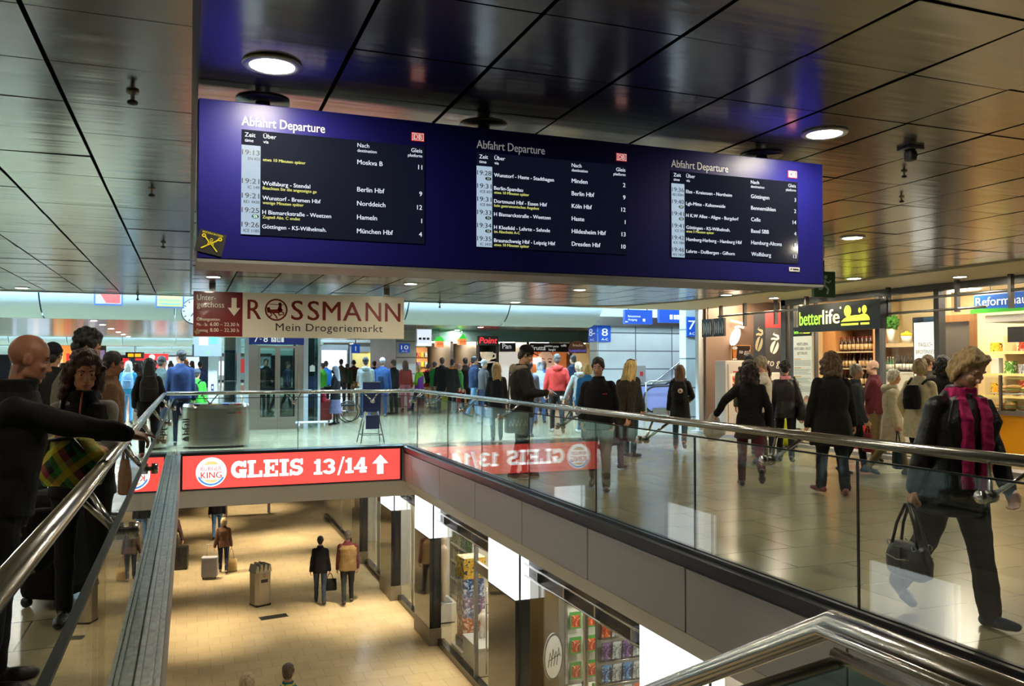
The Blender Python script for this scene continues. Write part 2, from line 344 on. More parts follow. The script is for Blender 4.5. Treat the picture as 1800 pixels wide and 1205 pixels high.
# roof slots with barrel shaped ducts, bays of ceiling between them
BAYS = [(25.2, 45.2), (50.8, 68.2), (73.8, 92), (98, 112)]; DUCTS = [20.05, 48, 71, 95]
for y0, y1 in BAYS:
    b = MB(); b.box(-28, 18, y0, y1, CEIL, CEIL + .3); b.build('ceiling_bay', CEIL2_M, kind='structure', label='reflective metal ceiling further down the hall')
for k, yc in enumerate(DUCTS):
    x1 = 9.9 if k == 0 else (7.0 if k == 1 else 11.5); b = MB(); seg = 24; xs = [x1 - 2.55*i for i in range(14)]
    for a, c in zip(xs[1:], xs[:-1]):
        P = [(yc + math.cos(PI + PI*i/seg), 3.57 + math.sin(PI + PI*i/seg)) for i in range(seg + 1)]
        vs = [(x, y, z) for x in (a + .015, c - .015) for y, z in P]
        b.smooth = True; b.add(vs, [(i, i+1, i+seg+2, i+seg+1) for i in range(seg)]); b.smooth = False
        if c == x1: b.add([(x1-.015, y, z) for y, z in P], [list(range(seg+1))])
    b.build('barrel_duct', BARREL, label=['large pale barrel shaped ceiling duct above the lift', 'second pale ceiling duct down the hall beyond the lift', 'third pale ceiling duct down the hall', 'farthest pale ceiling duct down the hall'][k], cat='duct', group='barrel ducts')
    b = MB(); b.box(-26, x1 - .1, yc - .96, yc + .96, 3.6, 3.63); b.build('ceiling_slot', mat('slot_dark', (.25,.28,.3), .8), kind='structure', label='closed top of a ceiling duct')
for a, c in ((CEND, 25.2), (45.2, 50.8), (68.2, 73.8), (92, 98)):
    b = MB(); b.box(-28, 19, a, c, 4.9, 5.0); b.box(-28, 19, a - .02, a, CEIL + .3, 5); b.box(-28, 19, c, c + .02, CEIL + .3, 5); b.build('ceiling_slot', mat('slot_white', srgb(215,226,232), .7), kind='structure', label='white roof of the light slot over the hall')
    for yy in (a + .35, c - .35):
        t = thing('light_strip', 'long cool fluorescent strip hidden in the roof slot', 'lamp', (-6, yy, 4.6), group='slot light strips')
        q = MB(); q.box(-15, 17, -.06, .06, 0, .05); q.build('housing', WHITEP, t)
        q = MB(); q.box(-15, 17, -.05, .05, -.04, 0); q.build('tube', mat('cool_tube', (.8,.9,1), .5, emit=340.0, ecol=(.52,.79,1.0)), t)
for x, y in ((14.6,21.4),(16.0,23.0)):  # added, unseen strips brighten the marble wall in place of platform light
    t = thing('light_strip', 'added cool light strip over the escalator, brightening the marble wall', 'lamp', (x, y, 4.8), group='added escalator light strips'); q = MB(); q.box(-1.2,1.2,-.08,.08,0,.06); q.build('housing', WHITEP, t); q = MB(); q.box(-1.2,1.2,-.07,.07,-.05,0); q.build('tube', mat('added_alcove_glow', (.8,.9,1), .5, emit=90.0, ecol=(.72,.88,1.0)), t)
# passage side walls
b = MB(); b.box(-28.0, -27.8, 24, 112, 0, 5); b.build('wall_left', mat('far_left_wall', srgb(120,125,128), .4), kind='structure', label='left side wall far down the hall')
b = MB(); b.box(-28, 20, 112, 112.3, 0, 5); b.build('wall_back', mat('far_wall', srgb(150,158,162), .5), kind='structure', label='far end wall of the hall')
b = MB(); b.box(-28.2, -28, -6, 112, 0, 5); b.build('wall_side', mat('outer_wall', srgb(120,110,95), .5), kind='structure', label='outer wall far to the left')
b = MB(); b.box(-28, 20, -6.2, -6, 0, 5); b.build('wall_front', mat('rear_wall', srgb(110,98,82), .5), kind='structure', label='wall behind the viewer')
# marble walls of the platform stairs
b = MB(); b.box(12.94, 20, 25.5, 26.1, 0, 5); b.build('wall_right', MARBLE, kind='structure', label='grey marble clad wall beside the escalator')
b = MB(); b.box(12.92, 12.939, 25.5, 26.1, 0, 5); b.build('wall_pier', MARBLE_S, kind='structure', label='marble clad end of the platform eight wall')
b = MB(); b.box(12.10, 16, 18.8, 19.1, 0, 5); b.build('wall_stub', tile_mat('marble_stub', srgb(200,208,208), 2, .76, 'xz', .02, srgb(105,112,112), .3, 0, .04, noise=.8, origin=(11,.23)), kind='structure', label='marble clad wall end under the platform seven sign')
b = MB(); b.box(7.3, 8.1, 31.2, 36, 0, 5); b.build('wall_column', tile_mat('marble_col', srgb(205,212,212), .8, .62, 'xz', .02, srgb(105,112,112), .3, 0, .04, origin=(7.3,0)), kind='structure', label='marble clad wall end under the platform ten sign')

# ---------------------------------------------------------------- ceiling downlights
LAMP_E = mat('lamp_white', (1,.95,.85), .4, emit=205.0, ecol=(1.0,.90,.70)); LAMP_E2 = mat('lamp_far', (1,.95,.85), .4, emit=420.0, ecol=(1.0,.90,.74))
RIM = mat('lamp_rim', (.55,.55,.53), .3, .9)
def downlight(x, y, label, z=CEIL, r=.095, m=LAMP_E, group='hall ceiling downlights'):
    t = thing('ceiling_light', label, 'ceiling light', (x, y, z), group=group)
    q = MB(); q.lathe([(r*1.0, .0), (r*1.32, .0), (r*1.34, -.006), (r*1.30, -.012), (r*1.02, -.014), (r*1.0, 0)], n=28); q.build('rim', RIM, t)
    q = MB(); q.lathe([(r*.2, -.0105), (r*.99, -.0105), (r*.99, -.004), (r*.2, -.004)], n=28); q.build('lens', m, t); return t
def where(i, x, y):
    n = {(.326,3.76): 'round downlight above the left end of the blue departure board', (3.34,3.76): 'round downlight above the right end of the blue departure board',
         (6.37,6.78): 'round downlight just right of the departure board', (9.42,10.0): 'round downlight low beside the green glow in the ceiling',
         (.326,13.25): 'round downlight above the dark red part of the drugstore sign', (3.34,13.25): 'round downlight above the right end of the drugstore sign'}
    return n.get((x, y), 'round downlight in the metal panel ceiling')
for x in (-8.72,-5.7,-2.68,.326,3.34,6.37,9.42):
    for y in (.66,3.76,6.78,10.0,13.25,16.35):
        if x > 9 and y < 9 or y < 1 and x < 6: continue
        n = where(0, x, y); downlight(x, y, n, group='hall ceiling downlights' if 'metal panel' in n else None)
for y in (6.2,9.1,11.95,13.3): downlight(10.55, y, 'round downlight in the cream ceiling band before the shops', CEIL - .02, .085, group='band downlights')
for x in (-8.7,-2.68,3.4,9.55):
    for y in (27.9,30.6,33.9,37.3,40.1,43.2): downlight(x, y, 'small round downlight in a row far down the hall', m=LAMP_E2, group='far hall downlights')
for x in (-8.7,-2.68,3.4,9.55):
    for y in (53,58,63,76,82,88): downlight(x, y, 'tiny round downlight in the farthest ceiling bays', m=LAMP_E2, r=.14, group='farthest downlights')

# ---------------------------------------------------------------- balustrades round the opening
def clamp_fit(p, n, parent):
    """round point fixing on the glass at p, axis n"""
    q = MB(); a = Vector(p); d = Vector(n)
    q.tube([a - d*.062, a - d*.054, a - d*.02, a - d*.018], [.03,.036,.036,.018], 16); q.tube([a + d*.018, a + d*.02, a + d*.05, a + d*.056], [.018,.036,.036,.03], 16)
    q.tube([a - d*.018, a + d*.018], .016, 10); q.build('clamp', STEEL, parent)
def balustrade(label, A, B, joints, nodes, inward, rail_off, hand_pts):
    A, B = Vector((*A, 0)), Vector((*B, 0)); d = (B - A).normalized(); n = Vector((*inward, 0))
    t = thing('glass_balustrade', label, 'railing', A)
    P = lambda s, o=0.0, z=0.0: d*s + n*o + Vector((0, 0, z))
    for a, c in zip(joints[:-1], joints[1:]):
        q = MB(); M = Matrix(((d.x, n.x, 0, 0), (d.y, n.y, 0, 0), (0, 0, 1, 0), (0, 0, 0, 1)))
        q.box(a + .006, c - .006, -.009, .009, .0, .995, M); q.build('glass_pane', GLASS, t)
    for j in joints[1:-1]:
        q = MB(); q.box(j - .005, j + .005, -.008, .008, .02, .99, Matrix(((d.x, n.x, 0, 0), (d.y, n.y, 0, 0), (0, 0, 1, 0), (0, 0, 0, 1))))
        q.build('joint_seal', BLACK, t)
    q = MB(); M = Matrix(((d.x, n.x, 0, 0), (d.y, n.y, 0, 0), (0, 0, 1, 0), (0, 0, 0, 1))); q.box(joints[0], joints[-1], -.011, .011, .993, 1.004, M); q.build('glass_edge', mat('glass_edge', (.008,.014,.013), .5, spec=.15), t)
    q = MB(); q.tube([Vector(p) - A for p in hand_pts], .034, 14); q.build('handrail', STEEL, t)
    for s in nodes:
        br = MB(); c = P(s, .0, .90)
        for e in (-.14, .14): br.tube([P(s, .03, .90), P(s + e, rail_off, 1.06)], [.014, .012], 8)
        br.tube([P(s, .0, .90), P(s, .055, .90)], .02, 10)
        o = br.build('bracket', STEEL, t); clamp_fit(c, n, o)
    return t
HZ = 1.085
balustrade('glass balustrade with steel handrail on the right of the opening', (GR, .75), (GR, 15.8), [0, 1.6, 3.43, 5.26, 7.085, 8.92, 10.72, 12.43, 14.39, 15.08], [.68, 2.51, 4.31, 6.12, 7.98, 9.88, 11.64, 13.48, 14.75], (1, 0), .19, [(4.14, .4, HZ), (4.14, 16.0, HZ)])
balustrade('glass balustrade with steel handrail on the left of the opening', (GL, .75), (GL, 15.8), [0, 2.2, 4.35, 6.5, 8.6, 10.8, 13.0, 15.08], [3.15, 5.4, 7.68, 10.1, 13.7], (-1, 0), .15, [(-.40, .2, HZ), (-.40, 16.0, HZ)])
balustrade('glass balustrade on the far side above the red lightbox', (-.22, GF), (3.92, GF), [.0, 2.1, 4.14], [.57, 2.03, 3.48], (0, 1), .15, [(-.365, 16.0, HZ), (4.10, 16.0, HZ)])

# near stair descending into the opening, only its upper rails show
t = thing('stair_railing', 'nearest steel railing bending down the stairs at the bottom edge', 'railing', (1.3, 1.2, 0))
for dx, r in ((0, .030), (.045, .012), (-.045, .012)):
    q = MB(); q.tube([(.1+dx, -.7, 1.0 - (.01 if dx else 0)), (.1+dx, .36, 1.0 - (.01 if dx else 0)), (.1+dx, 1.6, .31), (.1+dx, 4.2, -1.13)], r, 14); q.build('handrail', STEEL, t)
q = MB(); q.add([(.09, -.6, .05), (.09, .36, .05), (.09, 4.2, -2.05), (.09, 4.2, -1.2), (.09, .36, .92), (.09, -.6, .92), (.105, -.6, .05), (.105, .36, .05), (.105, 4.2, -2.05), (.105, 4.2, -1.2), (.105, .36, .92), (.105, -.6, .92)], [(5,4,3,2,1,0), (6,7,8,9,10,11), (0,1,7,6), (1,2,8,7), (2,3,9,8), (3,4,10,9), (4,5,11,10), (5,0,6,11)]); q.build('glass_pane', glass_mat('stair_glass', (.55,.68,.68), .06), t)
q = MB(); q.tube([(.1, .34, .92), (.1, 4.2, -1.2)], .016, 8); q.tube([(.1, -.6, .93), (.1, .36, .93)], .016, 8); q.build('lower_rail', STEEL, t)
t = thing('stair_flight', 'stair flight going down into the lower passage', 'stairs', (1.4, 1.5, 0))
q = MB()
for i in range(24): q.box(0, 2.3, .29*i, .29*(i+1.2), -.18*(i+1) - .16, -.18*(i+1))
q.box(0, 2.3, -.8, .02, -.16, -.01); q.build('steps', mat('stair_stone', srgb(150,142,124), .4, var=.1), t)

# ---------------------------------------------------------------- red lightbox over the lower passage
RED_E = glow('red_backlit', (255, 82, 74), 1.0)
def logo_bun(mb_w, mb_t, mt2, mb_r, mb_b, x, y, r, M):
    disc(mb_w, x, y, r, M, .004)
    ring(mb_b, x, y, r*.80, r*.93, M, .006, a0=rad(200), a1=rad(335))
    disc(mb_t, x, y + r*.42, r*.48, M, .006, ry=r*.34, a0=rad(12), a1=rad(168)); disc(mt2, x, y - r*.48, r*.46, M, .006, ry=r*.24, a0=rad(190), a1=rad(350))
    put_text(mb_r, 'BURGER', x, y + r*.10, r*.40, M, 'C', .01, z=.008, width=r*1.35); put_text(mb_r, 'KING', x, y - r*.42, r*.62, M, 'C', .02, z=.008, width=r*1.35)
def slab_word(mb, s, x, y, h, width, M, z=.006):
    """heavy slab letters: thick strokes with square serifs"""
    U = 0.0; out = []
    for ch in s: out.append((ch, U)); U += {'I': .62, '1': .6, '/': .55, ' ': .4}.get(ch, 1.0)
    k = width / U
    T, S = .24, .16
    def R(a, c, d, e, ox): rect(mb, x + (ox + a)*k, x + (ox + c)*k, y + d*h, y + e*h, M, z)
    for ch, ox in out:
        if ch == 'I': R(.15,.43,0,1,ox); R(.0,.58,0,S,ox); R(.0,.58,1-S,1,ox)
        elif ch == '1': R(.17,.44,0,1,ox); R(.0,.58,0,S,ox); R(.02,.2,.72,.88,ox)
        elif ch == 'L': R(.1,.38,0,1,ox); R(0,.92,0,S,ox); R(0,.52,1-S,1,ox); R(.74,.92,0,.38,ox)
        elif ch == 'E': R(.1,.38,0,1,ox); R(0,.9,0,S,ox); R(0,.9,1-S,1,ox); R(.1,.66,.43,.58,ox); R(.73,.9,0,.34,ox); R(.73,.9,.66,1,ox); R(.54,.66,.33,.68,ox)
        elif ch == '4': R(.5,.76,0,1,ox); R(.0,.92,.22,.38,ox); R(.4,.88,0,S,ox); flat(mb, [(x+(ox+q)*k, y+e*h) for q, e in ((0,.22),(.26,.22),(.62,1),(.5,1))], M, z)
        elif ch == '/': flat(mb, [(x+(ox+q)*k, y+e*h) for q, e in ((0,-.1),(.13,-.1),(.5,1.1),(.37,1.1))], M, z)
        elif ch == 'G': ring(mb, x+(ox+.47)*k, y+.5*h, .21*k, .47*k, M, z, a0=rad(38), a1=rad(345), sy=.5*h/(.47*k)); R(.5,.96,.34,.5,ox); R(.68,.92,.0,.4,ox); R(.76,.92,.62,1,ox)
        elif ch == 'S': ring(mb, x+(ox+.45)*k, y+.70*h, .14*k, .40*k, M, z, a0=rad(20), a1=rad(275), sy=.30*h/(.40*k)); ring(mb, x+(ox+.45)*k, y+.30*h, .14*k, .42*k, M, z, a0=rad(-160), a1=rad(95), sy=.30*h/(.42*k)); R(.72,.86,.64,1,ox); R(.03,.17,0,.36,ox)
        elif ch == '3': ring(mb, x+(ox+.42)*k, y+.71*h, .15*k, .40*k, M, z, a0=rad(-95), a1=rad(165), sy=.29*h/(.40*k)); ring(mb, x+(ox+.42)*k, y+.30*h, .16*k, .43*k, M, z, a0=rad(-165), a1=rad(95), sy=.30*h/(.43*k))
def up_arrow(mb, x, y, w_, h, M, z=.006, down=False):
    s = -1 if down else 1; pts = [(-.2,-.5), (.2,-.5), (.2,.05), (.5,.05), (0,.5), (-.5,.05), (-.2,.05)]
    pts = [(x + a*w_, y + s*c*h) for a, c in pts]; flat(mb, pts if s > 0 else pts[::-1], M, z)
t = thing('lightbox_sign', 'long red backlit sign with white lettering above the lower passage', 'sign', (-.09, 15.74, 0))
q = MB(); q.box(-.03, 3.90, -.02, .0, -.60, .02); q.build('housing', DARKM, t)
q = MB(); q.box(0, 3.85, -.035, -.02, -.575, .0); q.build('panel', RED_E, t)
M = plane_M((0, -.037, 0), (1,0,0), (0,0,1)); W = glow('white_backlit', (255,255,255), 1.6)
q = MB(); slab_word(q, 'GLEIS', .80, -.415, .30, 1.28, M); slab_word(q, '13/14', 2.24, -.42, .28, 1.0, M); up_arrow(q, 3.47, -.28, .30, .36, M); q.build('lettering', W, t)
mw, mt, mt2, mr, mb_ = MB(), MB(), MB(), MB(), MB(); logo_bun(mw, mt, mt2, mr, mb_, .47, -.29, .255, M); lo = mw.build('logo', W, t); mt.build('logo_bun', glow('bun_tan', (240,205,140)), lo); mt2.build('logo_bun', glow('bun_tan', (240,205,140)), lo); mr.build('logo_lettering', glow('logo_red', (214,60,40)), lo); mb_.build('logo_ring', glow('logo_blue', (70,140,225)), lo)

# ---------------------------------------------------------------- blue departure board
t = thing('departure_board', 'wide blue departure board hanging over the opening', 'departure board', (.03, 4.106, 2.076))
BLUE = mat('board_blue', srgb(26,25,104), .38, spec=.3); q = MB(); q.rbox(0, 3.6, 0, .34, .012, .755, .004); q.build('housing', BLUE, t)
q = MB(); q.box(.0, 3.6, .002, .36, -.004, .012); q.box(-.004, 0, .01, .34, 0, .75); q.build('underside', mat('board_grey', srgb(150,150,146), .4, .3), t)
for x in (.30, 1.46, 3.30):
    q = MB(); q.tube([(x, .2, .75), (x, .2, .834)], .035, 16); q.lathe([(.02,.824),(.13,.824),(.13,.832),(.02,.832)], (x, .2, 0), 28); q.build('mount', STEELD, t)
M0 = plane_M((0, -.001, 0), (1,0,0), (0,0,1)); SCR = mat('screen_black', (.006,.007,.012), .08, coat=.2, emit=.012, ecol=(.25,.35,1)); LCD = mat('lcd_pale', (.03,.035,.04), .3, emit=.66, ecol=srgb(190,214,236))
LCDT = mat('lcd_white', (.1,.1,.1), .4, emit=.85, ecol=srgb(224,234,250)); LCDY = mat('lcd_yellow', (.1,.1,.02), .4, emit=.72, ecol=srgb(232,234,130)); GRN = mat('badge_green', srgb(20,92,72), .4, emit=.1, ecol=srgb(20,110,82))
DBR = mat('db_red', srgb(205,38,34), .4, emit=.35, ecol=srgb(225,60,50))
B1 = [('19:13','EN 453',0,'','etwa 10 Minuten später','Moskva B','11'),('19:21','IC 149',0,'Wolfsburg - Stendal','Beachten Sie die angezeigte ge','Berlin Hbf','9'),('19:21','RE1 4430',0,'Wunstorf - Bremen Hbf','wenige Minuten später','Norddeich','12'),('19:25','S5',1,'H Bismarckstraße - Weetzen','Zugteil Abs. C endet','Hameln','1'),('19:26','ICE 1185',0,'Göttingen - KS-Wilhelmsh.','','München Hbf','4')]
B2 = [('19:28','S1',1,'Wunstorf - Haste - Stadthagen','','Minden','2'),('19:31','ICE 653',0,'Berlin-Spandau','etwa 10 Minuten später','Berlin Hbf','9'),('19:31','ICE 844',0,'Dortmund Hbf - Essen Hbf','kein gastronomisches Angebot','Köln Hbf','12'),('19:33','S1',1,'H Bismarckstraße - Weetzen','','Haste','1'),('19:34','S3',1,'H Kleefeld - Lehrte - Sehnde','im Abschnitt A-C','Hildesheim Hbf','13'),('19:35','IC 2435',0,'Braunschweig Hbf - Leipzig Hbf','etwa 10 Minuten später','Dresden Hbf','10')]
B3 = [('19:36','RE2 82841',0,'Elze - Kreiensen - Northeim','','Göttingen','3'),('19:40','S4',1,'Lgh-Mitte - Kaltenweide','','Bennemühlen','2'),('19:41','S6',1,'H K.W Allee - Aligse - Burgdorf','','Celle','14'),('19:41','ICE 373',0,'Göttingen - KS-Wilhelmsh.','etwa 5 Minuten später','Basel SBB','4'),('19:42','ICE 1084',0,'Hamburg-Harburg - Hamburg Hbf','','Hamburg-Altona','8'),('19:46','RE2 14029',0,'Lehrte - Dollbergen - Gifhorn','','Wolfsburg','13')]
for x0, rows, ypos in ((.190, B1, [.508,.373,.304,.236,.168]), (1.352, B2, None), (2.520, B3, None)):
    M = M0 @ Matrix.Translation((x0, 0, 0)); y0, y1, W_ = .132, .627, .885
    s = MB(); rect(s, 0, W_, y0, y1, M, .002); so = s.build('screen', SCR, t)
    ttl = MB(); put_text(ttl, 'Abfahrt Departure', .0, .646, .062, M, bold=.006, width=.385); ttl.build('title', mat('title_white', (.82,.82,.82), .5, emit=.12, ecol=(1,1,1)), t, label='white title lettering')
    lg = MB(); rect(lg, W_ - .070, W_ - .002, .651, .695, M, .002); lo = lg.build('logo', DBR, t, label='red and white square logo')
    lt = MB(); a, c, d, e = W_-.065, W_-.007, .655, .691
    for q4 in ((a,c,d,d+.003),(a,c,e-.003,e),(a,a+.003,d,e),(c-.003,c,d,e)): rect(lt, *q4, M, .004)
    put_text(lt, 'DB', W_-.036, .6605, .036, M, 'C', .02, z=.004, width=.040); lt.build('logo_lettering', WHITE_T, lo)
    for hx, h1, h2, al in ((.014,'Zeit','time','L'),(.098,'Über','via','L'),(.543,'Nach','destination','L'),(W_-.014,'Gleis','platform','R')):
        wt = MB(); put_text(wt, h1, hx, .593, .029, M, al, .004, z=.005); put_text(wt, h2, hx, .569, .022, M, al, .008, z=.005); wt.build('heading_lettering', LCDT, so, label='white column heading')
    col = MB(); rect(col, .0, .086, y0 + .001, .554, M, .003); cl = col.build('time_column', LCD, so, label='pale blue time column')
    for i, (tm, no, badge, via, note, dest, gl_) in enumerate(rows):
        y = ypos[i] if ypos else .507 - .0685*i; bt, wt, yt = MB(), MB(), MB()
        put_text(bt, tm, .081, y, .034, M, 'R', .006, z=.005, width=.078)
        if badge:
            gt, gl = MB(), MB(); disc(gt, .064, y - .0165, .017, M, .004, ry=.0095); gt.build('line_badge', GRN, so); put_text(gl, no, .064, y - .0225, .018, M, 'C', .02, z=.006); gl.build('badge_lettering', WHITE_T, so)
        else: put_text(bt, no, .082, y - .024, .020, M, 'R', .012, z=.005, width=min(.075, .0088*len(no)))
        put_text(wt, via, .096, y - .003, .0275, M, bold=.014, z=.005); put_text(wt, dest, .543, y, .033, M, bold=.012, z=.005); put_text(wt, gl_, W_-.014, y, .033, M, 'R', .012, z=.005)
        bt.build('time_lettering', BLACK_T, so, label='black time on the pale column'); wt.build('lettering', LCDT, so, label='white line of train lettering')
        if note: put_text(yt, note, .097, y - .0235, .0205, M, bold=.016, z=.005); yt.build('note_lettering', LCDY, so, label='yellow delay note')
s = MB(); Ms = M0 @ Matrix.Translation((.058, .085, 0)) @ Matrix.Rotation(-.22, 4, 'Z'); rect(s, -.06, .06, -.052, .052, Ms, .002); so = s.build('sticker', BLACK_T, t, label='tilted black sticker with yellow crossed sticks')
s = MB(); 
for sg in (-1, 1):
    stroke(s, [(sg*.036, -.034), (sg*-.022, .014), (sg*-.032, .026)], .006, Ms, .004); ring(s, sg*-.036, .026, .004, .009, Ms, .004)
stroke(s, [(-.014,-.02),(-.010,.004),(.010,.004),(.014,-.02)], .004, Ms, .004); ring(s, 0, .014, .004, .007, Ms, .004); put_text(s, 'INTERCROSSE', 0, .038, .012, Ms, 'C', .02, z=.004, width=.09); s.build('sticker_print', mat('sticker_yellow', srgb(225,210,40), .5), so)
s = MB(); rect(s, 3.338, 3.417, .084, .110, M0, .002); so = s.build('maker_plate', WHITEP, t, label='small white plate'); s = MB(); rect(s, 3.348, 3.356, .093, .102, M0, .004); rect(s, 3.366, 3.408, .094, .101, M0, .004); s.build('plate_print', BLACK_T, so)

# ---------------------------------------------------------------- drugstore sign hanging over the far balustrade
t = thing('hanging_sign', 'cream and dark red drugstore sign hanging from the ceiling', 'sign', (.055, 14.6, 2.05))
CREAM = mat('sign_cream', srgb(232,224,200), .3, emit=.08, ecol=srgb(206,196,170), coat=.3); DRED = mat('sign_red', srgb(128,24,22), .3, coat=.3)  # cream holds a faint added glow; the sign gives no light itself
q = MB(); q.box(0, 3.505, 0, .10, 0, .745); q.build('panel', CREAM, t)
q = MB(); q.box(0, .765, -.004, 0, 0.01, .745); rp = q.build('red_panel', DRED, t)
for x in (.29, 3.2): q = MB(); q.box(x - .05, x + .05, .03, .08, .745, .86); q.build('hanger', STEELD, t)
M = plane_M((0, -.005, 0), (1,0,0), (0,0,1)); q = MB()
put_text(q, 'Unter-', .055, .60, .135, M, width=.29); put_text(q, 'geschoss', .055, .485, .135, M, width=.42); put_text(q, 'Öffnungszeiten:', .055, .265, .072, M, width=.36)
put_text(q, 'Mo. - Sa.', .055, .180, .068, M, width=.17); put_text(q, '6.00 – 22.30 h', .26, .180, .085, M, bold=.01, width=.45); put_text(q, 'Sonntag', .055, .085, .068, M, width=.17); put_text(q, '8.00 – 22.30 h', .26, .085, .085, M, bold=.01, width=.45)
up_arrow(q, .63, .50, .20, .30, M, .003, True); q.build('red_panel_lettering', CREAM, rp, label='cream opening hours lettering')
q = MB(); X0 = .84
def serif(ch, x, wd):
    put_text(q, ch, x, .305, .475, M, bold=.008, width=wd, z=.003)
for ch, x, wd in (('R',.846,.215),('S',1.555,.19),('S',1.828,.19),('M',2.08,.30),('A',2.425,.32),('N',2.82,.27),('N',3.165,.27)): serif(ch, x, wd)
cx, cy_ = 1.306, .468; ring(q, cx, cy_, .158, .186, M, .003)
stroke(q, [(cx-.13,cy_+.04),(cx-.12,cy_-.02),(cx-.05,cy_-.03),(cx+.05,cy_-.02),(cx+.09,cy_+.02)], [.05,.07,.065,.07,.06], M, .003)
stroke(q, [(cx+.05,cy_-.01),(cx+.065,cy_+.07),(cx+.055,cy_+.115)], [.07,.05,.04], M, .003); disc(q, cx+.06, cy_+.10, .026, M, .003)
for a, bb, c in (((-.10,-.04),(-.07,-.09),(-.12,-.13)), ((-.06,-.05),(-.01,-.10),(.02,-.15)), ((.03,-.04),(.05,-.09),(.09,-.075)), ((.07,-.02),(.12,-.05),(.11,-.09))): stroke(q, [(cx+a[0],cy_+a[1]),(cx+bb[0],cy_+bb[1]),(cx+c[0],cy_+c[1])], .022, M, .003)
stroke(q, [(cx-.12,cy_+.095),(cx+.12,cy_+.085)], .010, M, .003); stroke(q, [(cx-.13,cy_+.04),(cx-.135,cy_-.05)], .018, M, .003)
q.build('lettering', mat('sign_letter_red', srgb(140,34,26), .4), t, label='dark red shop name lettering')
q = MB(); put_text(q, 'Mein Drogeriemarkt', 1.30, .115, .185, M, bold=.002, width=1.82, z=.003, spacing=1.08); q.build('slogan', mat('slogan_grey', srgb(60,54,46), .5), t, label='dark grey slogan lettering')
q = MB(); Ms = M @ Matrix.Translation((.06,.075,0)) @ Matrix.Rotation(.5,4,'Z'); rect(q, -.035,.035,-.035,.035, Ms, .004); q.build('sticker', mat('sticker_tan', srgb(150,125,80), .6), t)

# ---------------------------------------------------------------- small ceiling fittings
def sprinkler(x, y, label, k=0):
    t = thing('ceiling_fitting', label, 'ceiling fitting', (x, y, CEIL), group=None); t.scale = (.6,.6,.6) if x > 1 else (.85,.85,.85); q = MB(); q.lathe([(.01,0),(.035,0),(.033,-.012),(.012,-.02),(.012,-.05),(.004,-.055)], n=16); q.build('base', STEELD, t)
    q = MB(); q.lathe([(.004,-.05),(.026,-.055),(.03,-.065),(.026,-.075),(.004,-.08)], n=16); q.build('head', BLACK, t)
sprinkler(-.265, 4.38, 'dark round fitting nearest on the left ceiling'); sprinkler(-.27, 6.75, 'small dark fitting in the left ceiling, second from the viewer'); sprinkler(-.27, 9.7, 'small dark fitting in the left ceiling, farthest of the three')
sprinkler(4.51, 4.32, 'small fitting in the ceiling just right of the departure board'); sprinkler(5.18, 4.99, 'small dark fitting in the ceiling below the camera, right of the departure board')
t = thing('security_camera', 'small dark camera on a ceiling plate right of the departure board', 'camera', (4.05, 3.83, CEIL)); q = MB(); q.rbox(-.06,.06,-.05,.05,-.022,0,.005); q.build('plate', STEELD, t); q = MB(); q.rbox(-.028,.028,-.03,.03,-.085,-.022,.012); q.build('body', mat('camera_grey', (.06,.06,.07), .4), t); q = MB(); q.cyl((0,-.042,-.055), .014, .014, 14, 'y'); q.build('lens', BLACK, t)
for x, y, lb in ((-3.9,16.9,'tiny fitting on the grey ceiling edge, farthest left'), (-.9,16.95,'tiny fitting on the grey ceiling edge beside the yellow poster'), (4.9,16.95,'tiny fitting on the ceiling edge right of the drugstore sign')):
    t = thing('ceiling_fitting', lb, 'ceiling fitting', (x, y, CEIL-.012)); q = MB(); q.lathe([(.03,0),(.03,-.015),(.012,-.02),(.012,-.08),(.025,-.09),(.025,-.11),(.01,-.115)], n=12); q.build('head', BLACK, t)
t = thing('exit_sign', 'small green exit sign behind the right end of the departure board', 'sign', (7.20, 8.3, 2.43)); q = MB(); q.box(-.03,.30,-.02,.02,0,.32); q.build('box', mat('exit_green', srgb(16,40,26), .4, emit=.02, ecol=srgb(40,130,70)), t); q = MB(); M = plane_M((0,-.022,0),(1,0,0),(0,0,1)); disc(q,.15,.25,.025,M); stroke(q,[(.14,.22),(.13,.15),(.19,.10),(.17,.04)],.03,M); stroke(q,[(.13,.15),(.08,.10),(.04,.10)],.025,M); stroke(q,[(.14,.2),(.2,.18),(.23,.21)],.02,M); q.build('symbol', mat('exit_pale', srgb(130,150,130), .4, emit=.05), t); q = MB(); q.tube([(.14,0,.32),(.14,0,.46)],.01,8); q.build('hanger', STEELD, t)

# ---------------------------------------------------------------- goods made once and copied
def cover(name, c1, c2, c3, sc=9.0):
    """printed packaging: three inks in patches"""
    if name in MATS: return MATS[name]
    m = bpy.data.materials.new(name); m.use_nodes = True; nt = m.node_tree; b = nt.nodes['Principled BSDF']; L = nt.links
    tc = nt.nodes.new('ShaderNodeTexCoord'); n = nt.nodes.new('ShaderNodeTexNoise'); n.inputs['Scale'].default_value = sc; n.inputs['Detail'].default_value = 3; n.inputs['Distortion'].default_value = 1.5
    r = nt.nodes.new('ShaderNodeValToRGB'); r.color_ramp.interpolation = 'CONSTANT'; e = r.color_ramp.elements
    e[0].position = 0; e[0].color = (*c1, 1); e[1].position = .47; e[1].color = (*c2, 1); q = e.new(.56); q.color = (*c3, 1)
    L.new(tc.outputs['Object'], n.inputs[0]); L.new(n.outputs['Fac'], r.inputs[0]); L.new(r.outputs[0], b.inputs['Base Color']); b.inputs['Roughness'].default_value = .35
    MATS[name] = m; return m
